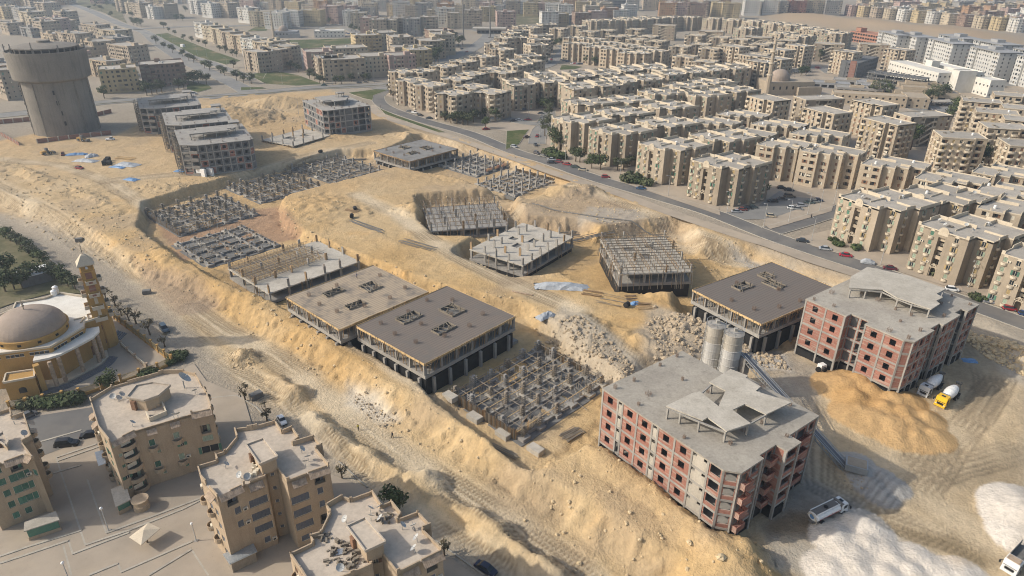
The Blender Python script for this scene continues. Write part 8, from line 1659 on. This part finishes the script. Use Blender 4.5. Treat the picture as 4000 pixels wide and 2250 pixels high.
# lowland planting
trow('round', [(-189.0,235.6), (-185.6,233.3), (-181.3,230.1), (-177.2,226.5), (-171.9,222.1), (-168.0,218.7), (-163.9,215.4), (-160.1,212.2), (-155.2,207.5)], 'dark hedge tree', 'along the garden edge by the dirt road', .8)
trow('round', [(-151.9,201.4), (-149.9,201.5), (-147.6,200.8), (-145.4,199.3), (-142.8,196.5), (-139.3,194.4)], 'dark garden tree', 'between the shed and the minaret', .8)
trow('round', [(-169.5,204.9), (-166.6,203.4), (-165.2,198.9), (-160.4,192.6), (-158.5,194.0), (-156.5,196.9), (-155.5,198.4), (-156.4,194.8)], 'dark garden tree', 'in the plot left of the shed', 1.0)
trow('thin', [(-125.6,187.1), (-116.0,177.7), (-112.3,174.8), (-109.4,173.1), (-102.4,166.9), (-95.3,160.6), (-121.2,183.9)], 'thin young tree', 'outside the mosque court fence', 1.2, group='young trees outside the court fence')
trow('bush', [(-90.0,155.5), (-88.4,153.6), (-88.2,155.1), (-89.5,153.1)], 'shrub', 'at the mosque court corner', 1.0)
trow('round', [(-99.8,139.3), (-99.7,141.0)], 'green tree', 'inside the court gate', .75); trow('bush', [(-93.4,146.4), (-92.3,146.9)], 'shrub', 'behind the roof room of the peach house', 1.1)
trow('bush', [(-115.8,132.6), (-114.2,133.0), (-112.3,133.4), (-110.3,133.6), (-108.7,134.1), (-106.9,134.3), (-105.2,134.7), (-104.3,135.1)], 'hedge bush', 'outside the mosque street fence', 1.3, group='hedge outside the mosque')
trow('thin', [(-34.9,109.2), (-11.8,89.2), (-56.8,128.4), (-64.5,136.1)], 'dry young tree', 'at the sandy road edge', 1.1); trow('round', [(-22.7,100.4), (-21.7,100.1)], 'dark tree', 'behind the cluttered roof', .8)
# ---------------------------------------------------------------- street lamps
def lamp_proto():
    t = thing('street_lamp', 'x', 'street lamp', (0,-3000,0)); b = MB(); b.tube((0,0,0),(0,0,9.2),.11,.07,6); b.build('pole', M['lamp'], t); b = MB(); b.bar((0,0,9.15),(1.5,0,9.5),.1); b.build('arm', M['lamp'], t); b = MB(); b.rbox((1.8,0,9.45),(.75,.28,.14),0); b.build('lamp_head', M['lamp'], t); b = MB(); b.rbox((0,0,0),(.5,.5,.3),0); b.build('foot', M['conc'], t); return t
LP0 = lamp_proto(); LP1 = [False]
def lamps(pts, yaw, where, z=None):
    for i, p in enumerate(sorted(pts)):
        z_ = HT(*p) if z is None else z; lab = 'street lamp, %s from left, %s' % (ORD[i], where)
        if not LP1[0]: LP1[0] = True; LP0.location = (*p, z_); LP0.rotation_euler = (0,0,radians(yaw)); LP0['label'] = lab; LP0['group'] = 'street lamps'
        else: dup(LP0, (*p, z_), radians(yaw), lab, 'street lamps')
lamps([(25.8,330.5), (48.8,301.4), (66.6,280.3), (86.0,259.3), (96.2,245.4), (109.1,231.3), (124.4,210.6), (144.1,194.0)], 215, 'along the main road')
lamps([(121.3,285.0), (134.2,271.9), (118.0,258.4), (124.7,263.2), (107.4,249.9), (182.1,539.6)], 200, 'round the estate car park')
lamps([(-138.7,536.8), (-177.1,537.0), (-108.6,546.9), (-135.0,432.6), (-237.4,933.8), (-255.0,976.4), (-259.8,908.5), (-299.5,947.0)], 260, 'along the avenue and lawns')
lamps([(-237.9,487.4), (-230.2,475.5), (-192.8,511.9), (-245.5,607.5), (-283.1,657.5), (-304.0,685.5), (-360.3,760.2), (-386.8,792.6), (-419.7,895.7)], 200, 'along the boulevard')
lamps([(9.3,429.8), (16.4,391.6), (14.1,365.1), (28.9,645.3), (28.9,639.1)], 240, 'along the side streets'); lamps([(270.6,457.8), (229.1,577.3), (305.9,495.4), (199.9,345.9), (215.2,306.1)], 220, 'near the market')
lamps([(-67.2,645.8), (-61.2,664.4), (-60.5,732.9), (-55.0,748.5), (-17.4,428.8) if False else (-13.1,431.7)], 230, 'along the approach road')
# ---------------------------------------------------------------- small things on the site
def tarp(p, rx, ry, yaw, h, m, label, seed, z=None):
    r = random.Random(seed); t = MB(); n, k = 9, 5; z = HT(*p) if z is None else z
    for i in range(n+1):
        for j in range(k+1):
            u, v = i/n*2-1, j/k*2-1; e = max(0, 1-max(abs(u),abs(v))**2.2); t.v.append((u*rx*(1+r.uniform(-.06,.06)), v*ry*(1+r.uniform(-.1,.1)), .05+h*e*r.uniform(.75,1.15)))
    for i in range(n):
        for j in range(k): a = i*(k+1)+j; t.f.append((a,a+k+1,a+k+2,a+1)); t.m.append(0)
    b = [i*(k+1) for i in range(n+1)]+[n*(k+1)+j for j in range(1,k+1)]+[i*(k+1)+k for i in range(n-1,-1,-1)]+[j for j in range(k-1,0,-1)]; t.f.append(tuple(b[::-1])); t.m.append(0)
    return tag(t.build('tarpaulin', M[m], None, (*p, z), radians(yaw)), label, 'tarpaulin', 'covered stores on the site')
tarp((15.4,191.5), 8.5, 2.4, -4, 1.5, 'tarpgrey', 'long grey tarpaulin over a stack beside the winding dirt road', 1); tarp((36.9,180.9), 1.6, 1.0, 20, .8, 'tarpblue', 'blue tarpaulin among timber near the deck corner', 2); tarp((123.1,156.0), 2.0, 1.1, -10, .7, 'tarpblue', 'blue tarpaulin on the shaded yard behind the brick shell', 3)
tarp((-219.4,336.2), 5, 1.6, 10, 1.0, 'tarpblue', 'flat blue sheet, leftmost on the upper plateau', 4); tarp((-208.5,325.0), 6, 2.0, -8, 1.2, 'tarpgrey', 'grey blue sheet in the middle of the upper plateau', 5); tarp((-209.8,332.9), 3, 2.2, 40, 1.3, 'tarpgrey', 'pale blue sheet over a heap on the upper plateau', 6); tarp((-185.1,318.9), 6, 3.0, -15, 1.2, 'tarpgrey', 'pale grey sheet over timber near the grey shells', 7); tarp((-187.7,314.7), 4, 1.3, -15, .6, 'tarpblue', 'blue strip of sheet beside the black drums', 8); tarp((-156.1,310.0), 2.6, 1.4, 0, .8, 'tarpblue', 'bright blue sheet at the foot of the grey shell', 9); tarp((-171.9,296.6), 3.5, 1.8, -20, .8, 'tarpblue', 'blue and brown covered stack on the rubble shelf', 10)
tarp((9.7,172.6), 3.2, 1.6, 40, 1.0, 'tarpgrey', 'grey sheet draped over rocks right of the brown deck', 12)
def pole_stack(p, yaw, L_, n, m, label, w=.18, cat='timber stack', spread=1.6, z=None):
    r = random.Random(int(abs(p[0])*13+n)); t = thing('timber_stack', label, cat, (*p, HT(*p) if z is None else z), radians(yaw))
    for i in range(n): b = MB(); y = r.uniform(-spread,spread); a = r.uniform(-.06,.06)*4/L_*spread; zz = .1+.18*r.randrange(3); b.bar((-L_/2*r.uniform(.7,1),y-a*L_/2,zz),(L_/2*r.uniform(.7,1),y+a*L_/2,zz+r.uniform(-.05,.08)), w, w*.7); b.build('pole' if cat != 'timber stack' else 'timber', M[m], t)
    return t
pole_stack((27.7,242.7), 28, 15, 9, 'conc_dark', 'dark timber row on sand, left of two slanting rows'); pole_stack((32.9,241.8), 30, 15, 9, 'conc_dark', 'dark timber row on sand, right of two slanting rows')
pole_stack((18.9,245.6), 8, 20, 9, 'conc_dark', 'scattered dark timbers behind the column slab', spread=3.2); pole_stack((-54.6,241.8), -40, 20, 14, 'conc_dark', 'long dark rebar bundle at the top of the dirt bank'); pole_stack((-33.2,223.9), -33, 17, 12, 'conc_dark', 'rebar lengths lying along the winding dirt road', w=.12, spread=2.2)
pole_stack((-64.2,256.7), -20, 7, 10, 'wood', 'pale poles beside black drums on the plateau', w=.14); pole_stack((24.4,186.9), -15, 7, 12, 'wood', 'brown planks by the grey tarpaulin', spread=1.8); pole_stack((36.3,184.5), 10, 4, 16, 'steel', 'rusty rebar heap near the blue tarpaulin', w=.1); pole_stack((30.0,182.4), -25, 9, 9, 'woodgrey', 'thin grey poles scattered near the blue tarpaulin', w=.1, spread=3); pole_stack((39.2,178.8), -8, 5, 8, 'wood', 'short brown planks right of the blue tarpaulin', spread=2)
pole_stack((-191.6,329.9), -12, 12, 12, 'woodlight', 'pale timber frames near the grey shells', spread=2.4); pole_stack((-86.0,344.3), 8, 22, 14, 'conc_dark', 'dark timber line above the trench wall', spread=1.2); pole_stack((-100.6,323.2), 10, 26, 10, 'woodgrey', 'grey timber line at the lip of the trench', spread=.8); pole_stack((13.8,124.2), 40, 6, 30, 'woodgrey', 'heap of broken laths beside the walled foundation', w=.12, spread=1.6); pole_stack((-1.8,118.2), -35, 9, 10, 'woodgrey', 'loose planks along the planked foundation', w=.14, spread=1.2)
pl_ = smooth_line([(8.1,266.2), (27.4,256.2), (46.2,250.0), (60.2,245.3)], 6); b = MB()
for a, c_ in zip(pl_[:-1], pl_[1:]): b.tube((*a,HT(*a)+.2),(*c_,HT(*c_)+.2),.24,.24,6)
tag(b.build('pipe', M['conc_dark']), 'long dark pipe lying across the sand behind the scaffold slab', 'pipe')
pl_ = smooth_line([(0.0,188.1), (2.5,187.0), (6.4,185.9)], 4); b = MB()
for a, c_ in zip(pl_[:-1], pl_[1:]): b.tube((*a,HT(*a)+.2),(*c_,HT(*c_)+.2),.25,.25,6)
tag(b.build('pipe', M['tile']), 'short brown pipe on the sand left of the grey tarpaulin', 'pipe')
def drum_(p, m, label, r=.45, h=.9, lying=True):
    b = MB(); b.tube((-h/2,0,r),(h/2,0,r),r,r,10) if lying else b.lathe([(r,0),(r,h)],10); return tag(b.build('drum', M[m], None, (*p, HT(*p)), R.random()*3), label, 'drum', 'drums and tyres on the site')
for i, q in enumerate([(-196.7,321.1), (-198.0,326.2), (-195.9,318.6), (-193.3,318.7), (-196.9,322.8)]): drum_(q, 'rubber', 'big black cable drum, %s of the group on the plateau' % ORD[i], 1.15, 1.8)
drum_((-62.8,250.9), 'rubber', 'black drum at the lip of the middle plateau', .8, 1.6); drum_((-63.0,258.5), 'rubber', 'black roll beside the pale poles', .8, 2.2); drum_((34.0,178.7), 'rubber', 'black roll lying below the blue tarpaulin', .8, 1.6); drum_((79.8,149.8), 'rubber', 'black tyre left of two by the brick shell', .7, .5); drum_((81.1,149.1), 'rubber', 'black tyre right of two by the brick shell', .7, .5); drum_((-98.7,343.9), 'rubber', 'black barrel on the sand by the far deck', .8, 1.8)
def crate(p, sz, m, yaw, label, cat='concrete block', z=None):
    b = MB(); x, y, h = sz; b.box(-x/2,-y/2,0,x/2,y/2,h-.1); b.box(-x/2+.06,-y/2+.06,h-.1,x/2-.06,y/2-.06,h); return tag(b.build('block' if cat != 'white wall' else 'wall_panel', M[m], None, (*p, (HT(*p) if z is None else z)-.05), radians(yaw)), label, cat)
crate((81.3,151.2), (1.7,1.5,1.7), 'whitep', 20, 'white cube tank beside the right brick shell', 'tank')
for i, q in enumerate([(-143.6,303.4), (-140.8,305.0)]): crate(q, (7.5,1.0,3.6), 'whitep', -28, 'white concrete wall panel, %s of two below the grey shell' % ('left' if i == 0 else 'right'), 'white wall')
for i, q in enumerate([(-132.2,316.4), (-127.5,316.5), (-126.5,319.0)]): crate(q, (6.5,.5,2.4), 'brickdk', -30+i*15, 'loose red brick wall, %s of three by the grey shell' % ORD[i], 'brick wall')
for i, q in enumerate([(-14.6,135.4), (-8.4,129.3), (-1.6,123.5), (5.5,118.2)]): crate(q, (3.6,2.2,1.3), 'conc_light', -44, 'pale concrete footing, %s from left, below the planked wall' % ORD[i])
for i, q in enumerate([(-15.6,146.2), (-10.3,152.5), (-4.2,159.2), (-0.1,163.9)]): crate(q, (3.4,2.2,.9), 'conc', 46, 'grey concrete footing, %s from left, beside the brown deck' % ORD[i])
for i, q in enumerate([(-115.6,192.5), (-160.7,234.1)]): crate(q, (2.4,1.6,1.3), 'conc_dark', 20, ['rusty metal skip at the foot of the bank','wrecked grey machine part at the foot of the bank'][i], 'scrap')
crate((-62.3,137.4), (3,1.8,1.5), 'conc_dark', 45, 'dark rubbish skip behind the peach house', 'skip'); crate((-12.1,419.4), (5,3,2.6), 'grey', 15, 'grey transformer hut by the single round tree', 'hut'); crate((-342.1,741.3), (4,3,3), 'whitep', -30, 'small white kiosk on the boulevard lawn', 'kiosk'); crate((-229.3,752.8), (6,4,4), 'coping', 10, 'cream kiosk at the edge of the big lawn', 'kiosk'); crate((-186.4,835.1), (4,4,4), 'whitep', 10, 'white kiosk right of the big lawn', 'kiosk')
for i, (q, s) in enumerate([((35.9,83.8), 1.9), ((22.5,96.1), 1.1), ((11.7,99.3), 1.0), ((31.8,88.3), 1.3), ((12.5,87.9), 1.1), ((28.5,95.4), .9), ((8.1,101.1), .9), ((23.4,151.0), 2.2), ((25.8,149.6), 2.0), ((16.9,160.0), 2.2), ((45.4,159.4), 2.4), ((40.1,151.8), 2.3), ((50.9,168.3), 2.0), ((42.3,178.2), 1.6)]):
    o = ROCKS[i % 7].build('boulder', M['rock'] if i < 7 else M['rockpale'], None, (*q, HT(*q)+.15*s), i*1.7); o.scale = (s,s*.9,s*.75)
    tag(o, ['large boulder at the foot of the bank below the brick corner','boulder on the bank, level with the middle of the brick front','boulder low on the bank beside the dirt track','boulder above the loose stones near the brick corner','boulder beside the track at the bottom','small boulder high on the bank near the brick shell','small boulder on the left part of the bank','grey slab boulder above the walled foundation, left one','grey slab boulder above the walled foundation, right one','grey boulder at the top of the pale rubble slope','dark boulder heap right of the sunken track','boulder next to the brick roof corner','boulder at the top of the right rubble heap','pale boulder near the blue tarpaulin'][i], 'boulder', 'boulders on the site')
# plaza umbrella, globe lamps, dish rubble
p = (-66.9,91.7); t = thing('sunshade', 'square pale sunshade on one post in the plaza', 'sunshade', (*p, Z0)); b = MB(); b.tube((0,0,0),(0,0,2.9),.16,.12,8); b.build('post', M['trunk'], t); b = MB(); s = 2.5; q = [(-s,-s*.3,2.3),(s*.2,-s,2.2),(s,s*.4,2.7),(-s*.2,s,2.6)]
for i in range(4): b.face([q[i], q[(i+1)%4], (0,0,3.3)]); b.face([(q[(i+1)%4][0],q[(i+1)%4][1],q[(i+1)%4][2]-.12), (q[i][0],q[i][1],q[i][2]-.12), (0,0,3.15)]); b.face([q[(i+1)%4], q[i], (q[i][0],q[i][1],q[i][2]-.12), (q[(i+1)%4][0],q[(i+1)%4][1],q[(i+1)%4][2]-.12)])
b.build('canopy', M['coping'], t)
for i, (q, lab) in enumerate([((-58.1,92.2), 'globe lamp beside the middle peach house'), ((-75.5,94.4), 'broken lamp post in the plaza shade'), ((-76.3,83.1), 'globe lamp at the bottom edge of the plaza')]):
    t = thing('globe_lamp', lab, 'lamp post', (*q, Z0), 0, 'plaza lamps'); b = MB(); b.tube((0,0,0),(0,0,4.2 if i != 1 else 5.6),.1,.07,6); b.build('pole', M['lamp'], t); b = MB(); b.lathe([(.06,0)]+[(.3*sin(pi*k/6),.3-.3*cos(pi*k/6)) for k in range(1,6)]+[(.04,.6)], 10, (0,0,4.15 if i != 1 else 5.5)); b.build('globe', M['whitep'], t); b = MB(); b.rbox((0,0,0),(.7,.7,.3),0); b.build('foot', M['conc'], t)
# ---------------------------------------------------------------- people
SKIN = plain('skin', (.33,.20,.13), .6, .3)
def person(p, yaw, shirt, trousers, label, z=None, stride=.22, lean=0.0):
    z = HT(*p) if z is None else z; mb = bpy.data.meshes.new('person'); V = [(0,0,.95),(0,.02,1.2),(0,.02+lean,1.42),(0,.01+lean*1.2,1.55),(.09,0,.9),(.1,stride*.6,.5),(.1,stride,.08),(.1,stride+.14,.04),(-.09,0,.9),(-.1,-stride*.3,.5),(-.1,-stride,.08),(-.1,-stride+.14,.04),(.2,lean,1.4),(.26,-.08,1.13),(.25,.06,.9),(-.2,lean,1.4),(-.26,.1,1.13),(-.25,.2,.92)]
    E_ = [(0,1),(1,2),(2,3),(0,4),(4,5),(5,6),(6,7),(0,8),(8,9),(9,10),(10,11),(2,12),(12,13),(13,14),(2,15),(15,16),(16,17)]; RD = [.14,.15,.15,.06,.1,.075,.05,.045,.1,.075,.05,.045,.065,.05,.04,.065,.05,.04]
    mb.from_pydata(V, E_, []); o = obj('person', mb, None, (*p, z), radians(yaw)); tag(o, label, 'person'); sk = o.modifiers.new('skin', 'SKIN'); sl = mb.skin_vertices[0].data
    for i, r_ in enumerate(RD): sl[i].radius = (r_, r_*.8)
    sl[0].use_root = True; o.modifiers.new('sub', 'SUBSURF').levels = 1; mb.materials.append(plain('work_shirt', shirt, .9, .1))
    h = MB(); h.lathe([(.05,1.5),(.09,1.56),(.105,1.66),(.09,1.76),(.04,1.8)], 10, (0,.02+lean*1.3,0)); h.build('head', SKIN, o, smooth=True); h = MB(); h.lathe([(.108,1.7),(.1,1.78),(.045,1.815)], 10, (0,.0+lean*1.3,0)); h.build('hair', M['rubber'], o); h = MB()
    for s, q in ((.1,stride),(-.1,-stride)): h.tube((s*.95,0,.93),(s,q*.5,.5),.105,.085,8); h.tube((s,q*.5,.5),(s,q,.08),.085,.065,8)
    h.build('trousers', plain('work_trousers', trousers, .9, .1), o)
    return o
person((-46.7,185.3), 60, (.35,.30,.33), (.05,.05,.06), 'worker in pale shirt bending on the tan deck', 5.42, .3, .12); person((-26.6,122.5), -30, (.03,.03,.035), (.03,.03,.03), 'person in dark clothes on the dirt track'); person((-87.8,455.4), 90, (.04,.04,.05), (.04,.04,.05), 'person in dark clothes walking at the avenue kerb'); person((118.2,255.0), 0, (.02,.02,.02), (.02,.02,.02), 'person in black on the car park pavement'); person((12.7,358.3), 20, (.03,.03,.04), (.05,.05,.06), 'person in dark clothes at the street corner'); person((114.4,301.0) if False else (29.7,353.8), 0, (.5,.2,.05), (.05,.05,.06), 'person in orange top by the first sun block trees'); person((-34.8,125.1), 40, (.5,.42,.05), (.05,.05,.05), 'worker in yellow top behind the sand heap')
for i, q in enumerate([(276.5,459.6), (278.4,461.2), (278.1,458.7), (280.1,460.6), (280.4,459.4), (283.2,453.8)]): person(q, i*50, [(.04,.04,.05),(.3,.3,.32),(.05,.06,.12)][i % 3], (.04,.04,.05), 'person, %s from left, standing in the market road' % ORD[i])
p = (294.4,477.9); t = thing('market_stall', 'open market stall with thin grey roof on posts', 'stall', (*p, 0), radians(5)); b = MB(); b.box(-8,-4,3,8,4,3.25); b.build('roof', M['conc_light'], t)
for x in (-7.5,0,7.5):
    for y in (-3.6,3.6): b = MB(); b.box(x-.12,y-.12,0,x+.12,y+.12,3); b.build('post', M['woodgrey'], t)
r = random.Random(6); b = MB()
for _ in range(26): b.rbox((r.uniform(-7,7), r.uniform(-3,3), 0), (r.uniform(.5,1.3), r.uniform(.5,1.2), r.uniform(.3,1.1)), r.random())
tag(b.build('goods', M['tile'], t), kind='stuff')

# ---------------------------------------------------------------- air: one closed box of thin even haze round camera and scene
b = MB(); b.box(-2600, -60, -8, 2600, 3200, 112); hz = b.build('haze', []); tag(hz, kind='stuff')
m = bpy.data.materials.new('haze_air'); m.use_nodes = True; t = m.node_tree; t.nodes.clear(); o = N(t, 'ShaderNodeOutputMaterial'); v = N(t, 'ShaderNodeVolumePrincipled')
v.inputs['Color'].default_value = (.74,.85,.98,1); v.inputs['Density'].default_value = .00024; v.inputs['Anisotropy'].default_value = .3; L(t, v.outputs[0], o.inputs['Volume']); hz.data.materials.append(m)
